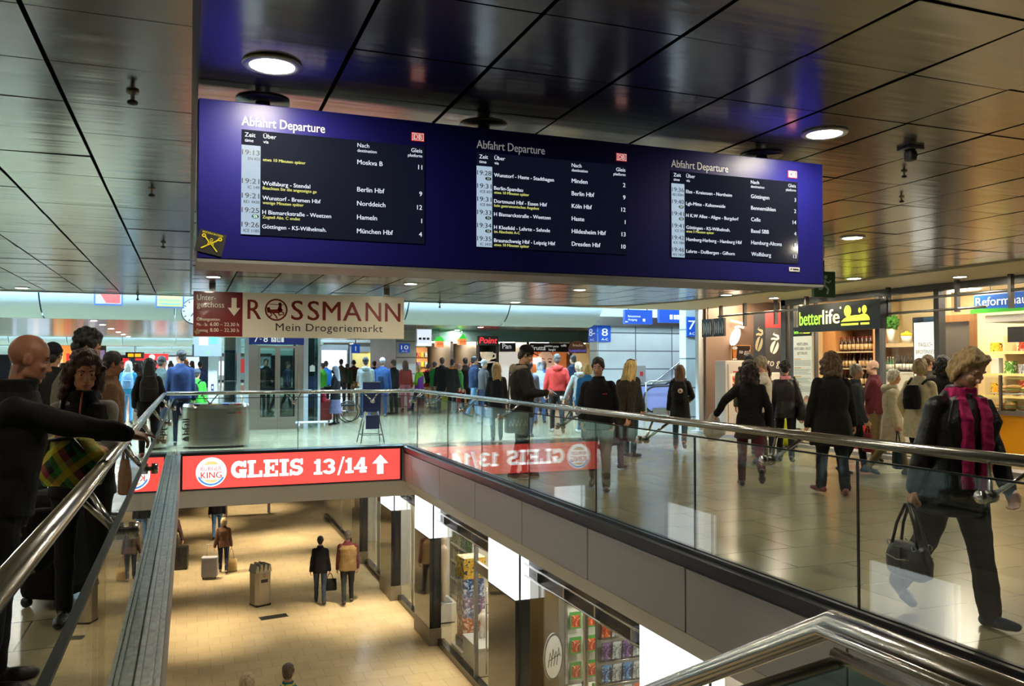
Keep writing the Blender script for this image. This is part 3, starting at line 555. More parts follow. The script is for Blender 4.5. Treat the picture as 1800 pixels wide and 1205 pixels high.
COV = [cover('cover_blue', srgb(30,50,110), srgb(90,150,210), srgb(235,235,235)), cover('cover_yellow', srgb(235,170,30), srgb(250,220,90), srgb(60,40,40)), cover('cover_red', srgb(150,40,30), srgb(220,110,60), srgb(240,220,200)),
       cover('cover_violet', srgb(60,40,90), srgb(130,100,160), srgb(220,210,230)), cover('cover_steel', srgb(120,130,140), srgb(200,205,210), srgb(60,60,70)), cover('cover_green', srgb(60,120,50), srgb(150,190,90), srgb(240,240,230))]
WALLW = mat('shop_white', srgb(226,222,212), .5); POL = mat('polished_black', (.012,.012,.013), .06, coat=.4); STONE = mat('plinth_stone', srgb(128,118,98), .4, var=.1)
LBOX = mat('light_box_white', (.8,.8,.8), .4, emit=1.5, ecol=(.92,.97,1.0))

# ---------------------------------------------------------------- lower passage: columns, shop fronts, goods
cols = [(22.9,'behind'), (21.1,'far'), (17.2,'middle'), (12.7,'near'), (8.3,'nearest')]
CL = {'behind':'black column with white top far along the lower passage', 'far':'black column with white light box just beyond the walking couple', 'middle':'black column with white light box left of the stacked toy boxes', 'near':'black column with tall white light box right of the toy shop door', 'nearest':'black column with white light box nearest the viewer, cut by the bottom edge'}
COLS = [(24.9,'behind'), (20.75,'far'), (17.15,'middle'), (12.2,'near'), (7.1,'nearest')]
def shop_column(x0, x1, yf, label, mirror=False, group=None):
    t = thing('shop_column', label, 'column', ((x0+x1)/2, yf, LOW), group=group); h = (x1-x0)/2
    q = MB(); q.box(-h, h, 0, 1.25, .36, 2.22); q.build('shaft', POL, t)
    q = MB(); q.rbox(-h-.01, h+.01, -.01, 1.26, 0, .36, .004); q.build('plinth', STONE, t)
    q = MB(); q.box(-h, h, 0, 1.25, 2.24, 3.34); q.build('light_box', LBOX, t)
    q = MB(); q.box(-h-.004, h+.004, -.004, 1.254, 2.215, 2.245); q.box(-h + .06, -h + .09, -.01, 0, 0.36, 3.34); q.build('frame', BLACK, t)
for yf, k in COLS: shop_column(4.75, 5.0, yf, CL[k])
for yf in (24.5, 19.0, 13.4, 8.05, 3.0): shop_column(-1.36, -1.10, yf, 'black column with white light box on the left side of the lower passage', group='left lower columns')
b = MB(); b.box(8.6, 8.8, 0, 40, LOW, -.95); b.build('wall_shop', WALLW, kind='structure', label='white rear wall of the lower shops')
b = MB(); b.box(-5, -4.8, 0, 40, LOW, -.95); b.build('wall_lower_left', WALLW, kind='structure', label='rear wall of the lower shops on the left')
for y in (13.3, 22.2, 28.0):
    b = MB(); b.box(5.08, 8.6, y, y + .12, LOW, -.95); b.build('partition', WALLW, kind='structure', label='white partition between two lower shops')
ends = {20.75:(22.0,24.9), 17.15:(18.4,20.75), 12.2:(13.45,17.15), 7.1:(8.35,12.2), 24.9:(26.15,33)}
for yf, (a, c) in ends.items():
    lab = {24.9:'dark framed shop window far along the lower passage', 20.75:'dark framed shop window beyond the walking couple', 17.15:'dark framed shop window with green goods beside the walking couple', 12.2:'dark framed shop window with stacked toy boxes', 7.1:'dark framed shop window with hanging game packs, nearest the viewer'}[yf]
    t = thing('shop_window', lab, 'shop window', (5.0, a, LOW)); w_ = c - a
    q = MB(); q.box(-.012, .0, .02, w_ - .02, .14, 2.56); q.build('glass_pane', SHOPG, t)
    q = MB(); q.box(-.08, .06, 0, w_, 0, .14); q.build('base', POL, t)
    q = MB(); q.box(-.02, .06, 0, w_, 2.56, 3.34); q.build('header', mat('header_blue_black', (.02,.023,.03), .3), t)
    q = MB()
    for z in (2.62, 2.80): q.tube([(-.09, 0, z), (-.09, w_, z)], .018, 8)
    for k in range(4): q.box(-.09, -.02, w_*(k+.5)/4 - .02, w_*(k+.5)/4 + .02, 2.61, 2.81)
    q.build('rail', STEEL, t)
    if yf in (12.2, 20.75):
        d = MB(); yd = .35
        for y0 in (yd, yd + 1.0): d.box(-.05, .02, y0 - .03, y0 + .03, .02, 2.56)
        d.box(-.045, .015, yd, yd + 1.0, 2.1, 2.28); o = d.build('door', mat('door_steel', (.30,.30,.29), .3, .9), t); d = MB()
        d.tube([(-.11, yd + .15, .5), (-.11, yd + .15, 2.0)], .016, 8); d.tube([(-.11, yd + .15, .9), (-.03, yd + .15, .9)], .01, 6); d.tube([(-.11, yd + .15, 1.7), (-.03, yd + .15, 1.7)], .01, 6); d.build('handle', STEEL, o)
    else:
        d = MB(); d.box(-.03, .02, w_*.48, w_*.48 + .05, .12, 2.56); d.build('mullion', STEEL, t)
    for k in range(2):
        l = thing('shop_light', 'bright flat ceiling lamp inside a lower shop', 'ceiling light', (6.6, a + w_*(.25 + .5*k), -.97), group='lower shop lamps'); q = MB(); q.box(-.6, .6, -.3, .3, -.02, .015); q.build('panel', mat('shop_lamp', (1,1,1), .4, emit=24.0, ecol=(1,.95,.86)), l)
# toy shop window: stacked boxes, plinth, robot, tall cartons
def box_thing(name, label, cat, c, dx, dy, dz, m, rz=0.0, group=None):
    t = MB(); t.rbox(-dx/2, dx/2, -dy/2, dy/2, 0, dz, .004); o = t.build(name, m, None, label, cat, group); o.location = c; o.rotation_euler = (0, 0, rz); return o
def pedestal(label, c, dx, dy, dz):
    t = thing('display_plinth', label, 'plinth', c); q = MB(); q.rbox(-dx/2, dx/2, -dy/2, dy/2, .03, dz - .02, .005); q.build('body', WALLW, t); q = MB(); q.box(-dx/2 - .01, dx/2 + .01, -dy/2 - .01, dy/2 + .01, dz - .02, dz); q.build('top', WHITEP, t); q = MB(); q.box(-dx/2 + .02, dx/2 - .02, -dy/2 + .02, dy/2 - .02, 0, .03); q.build('foot', BLACK, t); return t
z = LOW; st = [(.50,.44,.22,4,'topmost but one'),(.46,.42,.42,2,'red patterned toy carton low in the stack'),(.46,.44,.40,3,'violet patterned toy carton in the stack'),(.44,.42,.38,0,'pale blue toy carton high in the stack'),(.48,.44,.42,1,'yellow and blue toy carton on top of the stack')]
pedestal('low white plinth under the stacked toy cartons', (5.45, 16.55, LOW), .6, .7, .12); z = LOW + .12; st[0] = (.50,.44,.22,4,'grey patterned carton at the bottom of the toy stack')
for dx, dy, dz, ci, lb in st: box_thing('toy_carton', lb, 'box', (5.45, 16.52, z), dx, dy, dz, COV[ci], random.uniform(-.08,.08)); z += dz + .001
pedestal('white plinth with the toy robot in the shop window', (5.45, 15.55, LOW), .65, .95, .55)
t = thing('toy_robot', 'white winged toy robot on the white plinth', 'toy', (5.42, 15.65, LOW + .575)); q = MB()
q.chain([(-.05,0,.02),(-.04,0,.2),(0,0,.26)],[.045,.04,.05]); q.chain([(.05,0,.02),(.04,0,.2),(0,0,.26)],[.045,.04,.05]); q.cone((0,0,.25),.06,(0,0,.40),.085); q.cone((0,0,.46),.045,(0,0,.5),.04); q.chain([(.09,0,.4),(.16,-.02,.3),(.14,-.08,.24)],[.035,.03,.03]); q.chain([(-.09,0,.4),(-.16,-.02,.3),(-.15,-.08,.22)],[.035,.03,.03]); q.grow('body', WALLW, t, .012, 1)
for sg in (-1,1): q = MB(); q.prism([(sg*.05,.36),(sg*.30,.62),(sg*.34,.50),(sg*.26,.36),(sg*.08,.30)], .07, .085); q.build('wing', COV[0], t)
for i, (y, h, ci) in enumerate(((14.95,1.5,3),(14.45,1.35,4))):
    t = thing('display_pillar', ['tall violet printed display pillar beside the shop door','grey printed display pillar behind the shop door'][i], 'display', (6.0, y, LOW)); q = MB(); q.rbox(-.2,.2,-.2,.2,0,h,.005); q.build('body', COV[ci], t); q = MB(); q.box(-.23,.23,-.23,.23,h,h+.05); q.build('top', WALLW, t)
def shelf_unit(label, c, wd, h, n, dep=.35, rows=8, axis='y', mats=None, gname=None, hgt=.22, seed=1):
    """white shelf with a row of single packs on each board"""
    R = random.Random(seed); t = thing('shelf_unit', label, 'shelf', c)
    q = MB(); q.box(dep - .02, dep, -wd/2, wd/2, 0, h); q.build('back', WALLW, t)
    for s in (-1, 1): q = MB(); q.box(0, dep, s*wd/2 - .012, s*wd/2 + .012, 0, h); q.build('side_panel', WALLW, t)
    for k in range(n):
        z = .12 + (h - .15)*k/n; q = MB(); q.box(0, dep - .02, -wd/2 + .012, wd/2 - .012, z - .02, z); q.build('shelf', WALLW, t)
        for j in range(rows):
            y = -wd/2 + wd*(j + .5)/rows; m = R.choice(mats or COV); hh = hgt*R.uniform(.75, 1)
            proto = MB(); proto.rbox(-.03, .06, -wd/rows*.42, wd/rows*.42, 0, hh, .003); o = proto.build('pack', m, None, None, 'pack', gname); tag(o, label='small printed pack in a row on the ' + gname.split(' on the ')[1] if gname else 'small printed pack'); o.location = (c[0] + .1, c[1] + y, c[2] + z + .001)
    return t
shelf_unit('white shelf with bottles and packs at the back of the toy shop', (8.1, 15.5, LOW), 2.2, 2.2, 5, gname='packs on the toy shop shelf', rows=9, hgt=.3, seed=2)
shelf_unit('white shelf full of green packs behind the walking couple', (6.2, 19.6, LOW), 1.8, 2.3, 5, gname='packs on the green goods shelf', rows=8, mats=[COV[5], COV[4], COV[5], WALLW], hgt=.3, seed=3)
pedestal('white plinth in the window beside the middle column', (5.45, 18.85, LOW), .6, .7, .45)
t = thing('mannequin', 'pale shop figure beside the middle black column', 'figure', (5.5, 18.75, LOW + .452)); q = MB(); q.chain([(0,-.08,.03),(0,-.07,.4),(0,0,.75)],[.05,.06,.09]); q.chain([(0,.08,.03),(0,.07,.4),(0,0,.75)],[.05,.06,.09]); q.cone((0,0,.78),.11,(0,0,1.15),.13); q.cone((0,0,1.2),.05,(0,0,1.3),.05); q.ell((0,0,1.4),.08,.08,.11); q.grow('body', mat('mannequin_skin', srgb(220,196,170), .5), t, .015, 2); q = MB(); q.box(-.18,.18,-.2,.2,0,.025); q.build('stand', STEELD, t)
# near shop: pegboard packs with green frames, magazine racks, table, oval sign
b = MB(); b.box(5.08, 5.60, 12.45, 12.52, LOW, -.95); b.build('wall_gold_reflection', mat('gold_reflection', srgb(120,96,56), .25, .6), kind='structure', label='panel coloured as a dark gold reflection inside the nearest lower shop')  # gold colour paints in the passage reflected by the shop glass
t = thing('peg_wall', 'white pegboard wall with game packs in the nearest lower shop', 'display', (6.25, 12.4, LOW)); q = MB(); q.box(-.55,.55,0,.05,0,2.6); q.build('board', WALLW, t); q = MB()
for x in (-.55,0,.55): q.box(x-.02,x+.02,-.03,0,0,2.6)
q.build('upright', STEEL, t)
gp = MB(); gp.cur = 0; gp.rbox(-.10,.10,-.02,.0,0,.27,.003); gp.cur = 1; gp.box(-.075,.075,-.024,-.021,.03,.22); gm = gp.mesh('game_pack', [mat('pack_green', srgb(60,150,60), .4), COV[2]])
for r in range(5):
    for k in range(4):
        o = bpy.data.objects.new('game_pack', gm); link(o); o.location = (5.84 + .27*k, 12.34, LOW + .45 + .40*r); tag(o, 'green framed game pack hanging on the white pegboard', 'pack', 'green packs on the pegboard')
t = thing('magazine_rack', 'grey magazine rack at the right of the nearest lower shop', 'rack', (5.55, 10.95, LOW)); q = MB(); q.box(-.02,.9,0,.06,0,2.3); q.build('back', mat('rack_grey', srgb(150,148,142), .5), t)
for r in range(6): q = MB(); q.tube([(0,-.10,.35+.32*r),(.88,-.10,.35+.32*r)], .008, 6); q.box(-.01,.0,-.10,0,.34+.32*r,.36+.32*r); q.box(.88,.89,-.10,0,.34+.32*r,.36+.32*r); q.build('wire_shelf', STEEL, t)
for r in range(6):
    for k in range(5):
        o = MB(); o.box(-.07,.07,-.012,0,0,.25); o = o.build('magazine', COV[[4,2,3,0,4,4][(r*5+k*3) % 6]], None, 'magazine standing in the grey rack', 'magazine', 'magazines in the grey rack'); o.location = (5.64 + .17*k, 10.90, LOW + .37 + .32*r); o.rotation_euler = (.12, 0, 0)
t = thing('display_table', 'white display table in the nearest lower shop', 'table', (6.0, 11.75, LOW)); q = MB(); q.rbox(-.3,.3,-.6,.6,.72,.76,.005); q.build('tabletop', WHITEP, t)
for sx in (-1,1):
    for sy in (-1,1): q = MB(); q.box(sx*.27-.02,sx*.27+.02,sy*.56-.02,sy*.56+.02,0,.72); q.build('leg', STEEL, t)
for k in range(7):
    o = MB(); o.lathe([(.03,0),(.035,.03),(.02,.08),(.028,.12),(.005,.15)], n=12); o = o.build('figurine', COV[k % 6], None, 'small collectable figure on the white display table', 'figure', 'figures on the display table'); o.location = (5.85 + .12*(k % 2), 11.35 + .12*k, LOW + .761)
t = thing('oval_sign', 'oval standing shop sign behind the nearest lower window', 'sign', (5.30, 12.0, LOW)); q = MB(); q.lathe([(.14,0),(.18,.02),(.02,.04),(.02,.9)], n=20); q.build('stand', STEELD, t)
q = MB(); P = [(.20*math.cos(2*PI*i/36), 1.38 + .36*math.sin(2*PI*i/36)) for i in range(36)]; R_ = Matrix.Rotation(.35, 4, 'Z'); q.prism(P, -.012, .012, R_); q.build('oval_board', WALLW, t); q = MB(); M = R_ @ plane_M((0,-.013,0), (1,0,0), (0,0,1)); ring(q, 0, 1.38, .18, .20, M, .001, sy=1.8)

for k in range(4): stroke(q, [(-.12+.06*k,1.24),(-.07+.06*k,1.46+.04*(k % 2)),(-.04+.06*k,1.36)], .018, M, .002)
stroke(q, [(-.12,1.33),(.14,1.40)], .016, M, .002); q.build('print', BLACK_T, t)
# far lower passage: hanging lit sign, litter bin, grate, bench
t = thing('hanging_sign', 'small blue lit shop sign hanging in the lower passage', 'sign', (4.6, 21.9, -1.62)); q = MB(); q.box(-.35,.35,-.04,.04,0,.42); q.build('panel', mat('lower_blue', srgb(40,60,150), .4, emit=.5, ecol=srgb(60,90,200)), t); q = MB(); M = plane_M((0,-.045,0),(1,0,0),(0,0,1)); stroke(q, [(-.25,.1),(-.18,.3),(-.10,.1),(-.03,.3)], .04, M); stroke(q, [(.06,.1),(.06,.3)], .04, M); stroke(q, [(.14,.1),(.2,.3),(.26,.1)], .04, M); q.build('lettering', WHITE_T, t); q = MB(); q.tube([(0,0,.42),(0,0,.55)], .02, 8); q.build('hanger', STEELD, t)
t = thing('litter_bin', 'tall steel litter bin standing on the lower floor', 'bin', (1.68, 21.6, LOW), rad(22)); t.scale = (.8,.85,1.0); BM = mat('bin_steel', (.42,.40,.36), .3, 1.0, bump=.03, bscale=60)
q = MB(); P = [(-.26,-.16),(-.16,-.26),(.16,-.26),(.26,-.16),(.26,.16),(.16,.26),(-.16,.26),(-.26,.16)]; n = 8
q.add([(x*.98,y*.98,.05) for x,y in P]+[(x,y,.82) for x,y in P], [list(range(n-1,-1,-1)), list(range(n,2*n))]+[(i,(i+1)%n,(i+1)%n+n,i+n) for i in range(n)]); q.build('body', BM, t)
for k in range(4): q = MB(); x = -.20 + .133*k; q.prism([(x-.066,.82),(x+.066,.82),(x+.03,.99+.03*(k in (1,2))),(x-.02,.99+.03*(k in (1,2)))], -.22, .22); q.build('roof_fin', STEEL, t)
q = MB(); q.box(-.11,.11,-.262,-.258,.58,.66); q.build('slot', BLACK, t); q = MB(); M = plane_M((0,-.262,0),(1,0,0),(0,0,1)); ring(q,.0,.75,.025,.04,M); q.build('symbol', mat('bin_red', srgb(150,60,40), .5), t); q = MB(); q.box(-.24,.24,-.22,.22,0,.05); q.build('foot', BLACK, t)
t = thing('floor_grate', 'dark metal grate in the lower floor before the litter bin', 'grate', (1.9, 20.45, LOW), .15); q = MB(); q.box(-.32,.32,-.14,.14,0,.006); q.build('tray', BLACK, t); q = MB()
for k in range(10): q.box(-.30,.30,-.13+.027*k,-.12+.027*k,.006,.012)
q.build('bars', STEELD, t)
t = thing('bench', 'dark slatted bench at the far end of the lower passage', 'bench', (2.2, 34.6, LOW)); q = MB()
for k in range(3): q.box(-.9,.9,-.24+.17*k,-.1+.17*k,.43,.47)
q.build('seat', mat('bench_dark', (.04,.035,.03), .5), t); q = MB()
for k in range(2): q.box(-.9,.9,.26,.30,.58+.16*k,.70+.16*k)
q.build('backrest', mat('bench_dark', (.04,.035,.03), .5), t)
for sx in (-1,1): q = MB(); q.box(sx*.8-.03,sx*.8+.03,-.24,-.2,0,.43); q.box(sx*.8-.03,sx*.8+.03,.26,.30,0,.86); q.build('leg', STEELD, t)
# lower passage spots
def low_spot(x, y, e, group='lower passage spots', z=-.95, tz=LOW):
    t = thing('ceiling_spot', 'round recessed spot in the ceiling of the lower passage', 'ceiling light', (x, y, z), group=group); q = MB(); q.lathe([(.09,0),(.12,0),(.115,-.012),(.092,-.012)], n=20); q.build('rim', RIM, t); q = MB(); q.lathe([(.02,-.006),(.09,-.006),(.09,-.003),(.02,-.003)], n=20); q.build('lens', mat('spot_lens', (1,.9,.7), .4, emit=25.0, ecol=(1,.85,.6)), t)
    l = bpy.data.lights.new('spot', 'SPOT'); l.energy = e; l.color = (1,.82,.56); l.spot_size = rad(76); l.spot_blend = .9; l.shadow_soft_size = .03; o = bpy.data.objects.new('lamp_spot', l); link(o, t); o.location = (0, 0, -.06)
for x, y in ((.2,25.2),(2.6,25.2),(3.9,19.9),(.2,19.9),(2.0,29),(4.0,29.5),(.0,33),(2.4,36),(-.3,41),(3,43),(1.2,50)): low_spot(x, y, 680)
for x, y in ((4.55,15.0),(4.55,11.0),(4.55,7.0)): low_spot(x, y, 300)
for x, y in ((-.9,15.0),(-.9,11.0),(-.9,7.0)): low_spot(x, y, 240)

# ---------------------------------------------------------------- hall objects beyond the opening
t = thing('recycling_bin', 'wide oval steel waste bin behind the left end of the far balustrade', 'bin', (.50, 17.35, 0)); OV = mat('bin_polished', (.72,.70,.62), .2, 1.0, bump=.04, bscale=30, stretch=(1,1,8))
def oval(a, c, n=40): return [(a*math.copysign(abs(math.cos(2*PI*i/n))**.75, math.cos(2*PI*i/n)), c*math.copysign(abs(math.sin(2*PI*i/n))**.75, math.sin(2*PI*i/n))) for i in range(n)]
P = oval(.62,.36); n = len(P); q = MB(); q.smooth = True; q.add([(x,y,.04) for x,y in P]+[(x,y,.80 + .03*(y < 0)*0 - .05*(1 - (x/.62)**2)*(y < 0)) for x,y in P], [(i,(i+1)%n,(i+1)%n+n,i+n) for i in range(n)]); q.build('body', OV, t)
q = MB(); q.smooth = True; rim = [(x*1.0,y*1.0,.80 - .05*(1-(x/.62)**2)*(y<0)) for x,y in P]; q.add(rim + [(x*.97,y*.95,.845) for x,y in P], [(i,(i+1)%n,(i+1)%n+n,i+n) for i in range(n)]); q.smooth = False; q.add([(x*.97,y*.95,.845) for x,y in P],[list(range(n))]); q.build('lid', STEEL, t)
for x, c in ((-.38,(60,60,60)),(-.05,(200,160,40)),(.17,(40,60,140)),(.40,(170,50,40))): q = MB(); q.box(x-.06,x+.06,-.40,-.25,.846,.850); q.build('flap', mat('flap_%d' % c[0], srgb(*c), .4), t)
q = MB(); M = plane_M((-.53,-.245,.12),(0,0,1),(-.75,-.66,0)) ; put_text(q, 'Abfall', 0, -.05, .20, M, bold=.02, z=-.02); put_text(q, 'Abfall', 0, -.05, .20, M, bold=.02, z=.03); q.build('lettering', BLACK_T, t, label='black lettering running up the side')
q = MB(); M = plane_M((.2,-.362,.66),(1,0,0),(0,0,1)); rect(q,0,.14,0,.015,M,.004); q.build('label', BLACK_T, t); q = MB(); rect(q,.19,.24,-.01,.03,M,.012); q.build('red_label', mat('bin_red2', srgb(190,50,40), .5), t); q = MB(); q.box(-.5,.5,-.28,.28,0,.04); q.build('foot', BLACK, t)

t = thing('display_stand', 'blue advertising stand on thin legs behind the far balustrade', 'stand', (3.50, 17.2, 0)); BST = mat('stand_blue', srgb(26,40,92), .5)
q = MB(); q.rbox(-.17,.20,-.03,.02,.62,1.24,.004); q.build('panel', BST, t); q = MB(); q.rbox(-.13,.15,-.16,-.13,.28,.56,.004); q.build('lower_panel', BST, t);
for sx in (-1,1):
    for sy in (-1,1): q = MB(); q.tube([(sx*.13,sy*.06 - .02,.64),(sx*.24,sy*.22,0)], .011, 8); q.build('leg', BLACK, t)
q = MB(); a = .21
for p0, p1 in (((-a,-.19),(a,-.19)),((a,-.19),(a,.19)),((a,.19),(-a,.19)),((-a,.19),(-a,-.19))): q.tube([(*p0,.16),(*p1,.16)], .008, 6)
q.build('stretcher', BLACK, t); q = MB(); q.box(-.17,.20,-.034,-.03,1.225,1.24); q.build('trim', STEEL, t)

# ---------------------------------------------------------------- lift tower
t = thing('lift', 'glass lift tower with steel double doors', 'lift', (1.12, 21.4, 0)); FR = mat('lift_frame', srgb(172,178,182), .35, .5); DG = glass_mat('lift_glass', (.70,.84,.84), .08); DST = mat('lift_door_steel', (.46,.40,.35), .3, 1.0); DKG = glass_mat('lift_door_glass', (.74,.84,.84), .08)
for x, w_ in ((.0,.05),(.14,.10),(1.55,.11),(1.90,.06)): q = MB(); q.box(x, x + w_, 0, .1, 0, 3.6); q.build('post', FR, t)
for x in (.0,1.90): q = MB(); q.box(x, x+.06, 2.0, 2.1, 0, 3.5); q.build('post', FR, t)
q = MB(); q.box(.24,.45,.02,.09,0,2.08); q.box(1.40,1.55,.02,.09,0,2.08); q.build('door_surround', DST, t)
for x0, x1 in ((.45,.925),(.925,1.40)):
    d = MB(); d.box(x0+.004,x0+.06,.04,.08,0,2.06); d.box(x1-.06,x1-.004,.04,.08,0,2.06); d.box(x0+.06,x1-.06,.04,.08,0,.30); d.box(x0+.06,x1-.06,.04,.08,2.0,2.06); o = d.build('door', DST, t); d = MB(); d.box(x0+.06,x1-.06,.055,.065,.30,2.0); d.build('glass_pane', DKG, o)
q = MB(); q.box(.24,1.55,-.02,.10,2.09,2.40); h = q.build('header_sign', mat('header_blue', srgb(18,28,92), .3, emit=.15, ecol=srgb(20,34,120)), t); q = MB(); M = plane_M((.24,-.021,2.09),(1,0,0),(0,0,1)); put_text(q,'7',.12,.06,.22,M,bold=.01); put_text(q,'-',.25,.09,.16,M); put_text(q,'8',.34,.06,.22,M,bold=.01)
rect(q,.52,.64,.06,.19,M); rect(q,.66,.74,.06,.19,M); rect(q,.76,.82,.06,.19,M); q.build('lettering', WHITE_T, h); q = MB(); ring(q,.575,.105,.025,.035,M,.005); disc(q,.575,.17,.014,M,.005); stroke(q,[(.57,.16),(.575,.12),(.61,.115)],.014,M,.005); disc(q,.69,.16,.012,M,.005); rect(q,.68,.70,.08,.145,M,.005); disc(q,.72,.16,.012,M,.005); rect(q,.71,.73,.08,.145,M,.005); q.build('pictogram', mat('header_blue', srgb(18,28,92), .3), h)
q = MB(); q.box(1.66,1.90,.04,.05,.05,3.5); q.build('glass_pane', DG, t); q = MB(); q.box(1.93,1.94,.1,2.0,.05,3.5); q.build('glass_pane', DG, t); q = MB(); q.box(.02,.03,.1,2.0,.05,3.5); q.build('glass_pane', DG, t); q = MB(); q.box(.24,1.55,.04,.05,2.40,3.5); q.build('glass_pane', DG, t); q = MB(); q.box(.06,1.9,2.05,2.06,.05,3.5); q.build('glass_pane', DG, t)
q = MB(); q.box(.35,1.55,.35,1.75,.02,.08); q.box(.35,1.55,.35,1.75,2.25,2.35); q.box(.35,.42,1.68,1.75,.08,2.25); q.box(1.48,1.55,1.68,1.75,.08,2.25); q.box(.35,1.55,1.7,1.74,.9,.98); q.build('car', mat('lift_car', (.10,.11,.11), .3, .6), t)
q = MB(); q.box(1.62,1.92,.8,1.5,.05,2.9); q.build('guide', mat('lift_dark', (.02,.025,.025), .4), t)
q = MB(); M = plane_M((1.68,.038,0),(1,0,0),(0,0,1)); rect(q,.02,.15,1.42,1.55,M); flat(q,[(.02,1.55),(.15,1.55),(.085,1.59)],M); rect(q,-.03,.07,.86,.97,M); q.build('notice', WHITEP, t)
t = thing('lift_shaft_glass', 'glass side bay with steel posts left of the lift doors', 'glass screen', (.16, 21.4, 0)); q = MB(); q.box(.62,.93,.0,.012,.05,3.5); q.build('glass_pane', DG, t); q = MB(); q.box(.66,.90,.4,.9,.05,2.9); q.build('guide', mat('lift_dark', (.02,.025,.025), .4), t)
for x in (.54,.92): q = MB(); q.box(x,x+.035,-.02,.06,0,3.5); q.build('post', FR, t)
q = MB(); q.box(.3,.5,-.01,.02,.05,2.4); q.build('white_panel', mat('lift_white', srgb(205,212,220), .4), t)
t = thing('call_pillar', 'pale grey lift call pillar with a blue button plate', 'call pillar', (.52, 20.95, 0)); q = MB(); q.rbox(-.10,.10,-.06,.06,0,1.92,.01); q.build('body', mat('lift_white', srgb(205,212,220), .4), t); q = MB(); q.box(-.035,.025,-.066,-.06,.98,1.14); p = q.build('button_plate', BST, t); q = MB(); q.box(-.02,.01,-.07,-.066,1.03,1.09); q.build('button', WHITEP, p); q = MB(); q.box(-.11,.12,-.07,.07,1.90,2.05); q.build('cap', BST, t)
t = thing('notice_board', 'white notice board with coloured posters below the drugstore sign', 'notice board', (.08, 20.0, 1.78)); q = MB(); q.box(0,.60,-.03,.03,0,.62); q.build('panel', mat('notice_grey', srgb(120,126,126), .5), t); M = plane_M((0,-.031,0),(1,0,0),(0,0,1))
for (x0,x1,y0,y1,c) in ((.12,.31,.25,.44,(214,150,160)),(.34,.52,.28,.44,(90,150,200)),(.25,.5,.46,.56,(220,140,70)),(.26,.36,.06,.12,(110,140,110)),(-.02,.02,0,.26,(30,34,40))): q = MB(); rect(q,x0,x1,y0,y1,M); q.build('poster', mat('poster_%d_%d' % c[:2], srgb(*c), .5), t)
q = MB(); q.tube([(.3,0,.62),(.3,0,1.13)], .02, 8); q.build('hanger', STEELD, t)
t = thing('guard_bar', 'low pale steel guard bar beside the lift', 'guard rail', (2.40, 20.7, 0)); q = MB(); q.tube([(0,0,.2),(.76,0,.2)], .03, 10); q.build('bar', mat('bar_pale', (.62,.64,.68), .4, .2), t)
for x in (.08,.68): q = MB(); q.tube([(x,0,.0),(x,0,.2)], .02, 8); q.build('post', STEELD, t)
# clock and hanging posters
t = thing('station_clock', 'white station clock half hidden behind the dark red sign', 'clock', (.10, 18.5, 2.69)); q = MB(); q.cyl((0,-.06,0), .27, .12, 40, 'y'); q.build('case', mat('clock_case', (.05,.05,.06), .4), t); q = MB(); M = plane_M((0,-.062,0),(1,0,0),(0,0,1)); disc(q,0,0,.25,M); q.build('face', mat('clock_face', (.30,.30,.29), .4, emit=.2, ecol=(1,1,.96)), t); q = MB()
for k in range(12): a = rad(30*k); stroke(q, [(.19*math.cos(a),.19*math.sin(a)),(.235*math.cos(a),.235*math.sin(a))], .018, M, .004)
q.build('hour_marks', BLACK_T, t)
for a, l, w_, nm in ((rad(90-19.2*30),.13,.022,'hour_hand'),(rad(90-12*6),.2,.016,'minute_hand')): q = MB(); stroke(q,[(0,0),(l*math.cos(a),l*math.sin(a))],w_,M,.006); q.build(nm, BLACK_T, t)
q = MB(); q.tube([(0,0,.27),(0,0,2.21)], .02, 8); q.build('hanger', STEELD, t)
for x0, x1, z, lb, cs in ((-1.73,-1.25,2.775,'red and white poster hanging at the ceiling edge',((225,225,220),(205,60,55))),(-.62,-.125,2.75,'pale yellow poster hanging at the ceiling edge',((226,222,140),(235,215,110)))):
    t = thing('hanging_poster', lb, 'poster', (x0, 18.2, z)); w_ = x1-x0; q = MB(); q.box(-.02,w_+.02,-.02,.02,-.02,.75); q.build('frame', mat('poster_frame', srgb(60,80,120), .4), t); M = plane_M((0,-.022,0),(1,0,0),(0,0,1)); q = MB(); rect(q,.01,w_-.01,.01,.72,M); q.build('print', mat('poster_paper_%d' % cs[0][2], tuple(.32*c_ for c_ in srgb(*cs[0])), .5, emit=.08, ecol=srgb(*cs[0])), t); q = MB()
    if cs[0][2] > 200: flat(q,[(.2,.03),(w_-.03,.03),(w_-.03,.30),(.25,.2),(.15,.28),(.05,.26),(.12,.16)],M,.004)
    else:
        put_text(q,'Untergeschoss',w_/2,.12,.06,M,'C',.01,z=.004,width=w_*.85); rect(q,.06,w_-.06,.05,.075,M,.004)
    q.build('motif', mat('poster_ink_%d' % cs[1][0], srgb(*(cs[1] if cs[0][2] > 200 else (90,150,120))), .5), t)
    for x in (.05,w_-.05): q = MB(); q.tube([(x,0,.73),(x,0,4.9-z)], .008, 6); q.build('wire', STEELD, t)

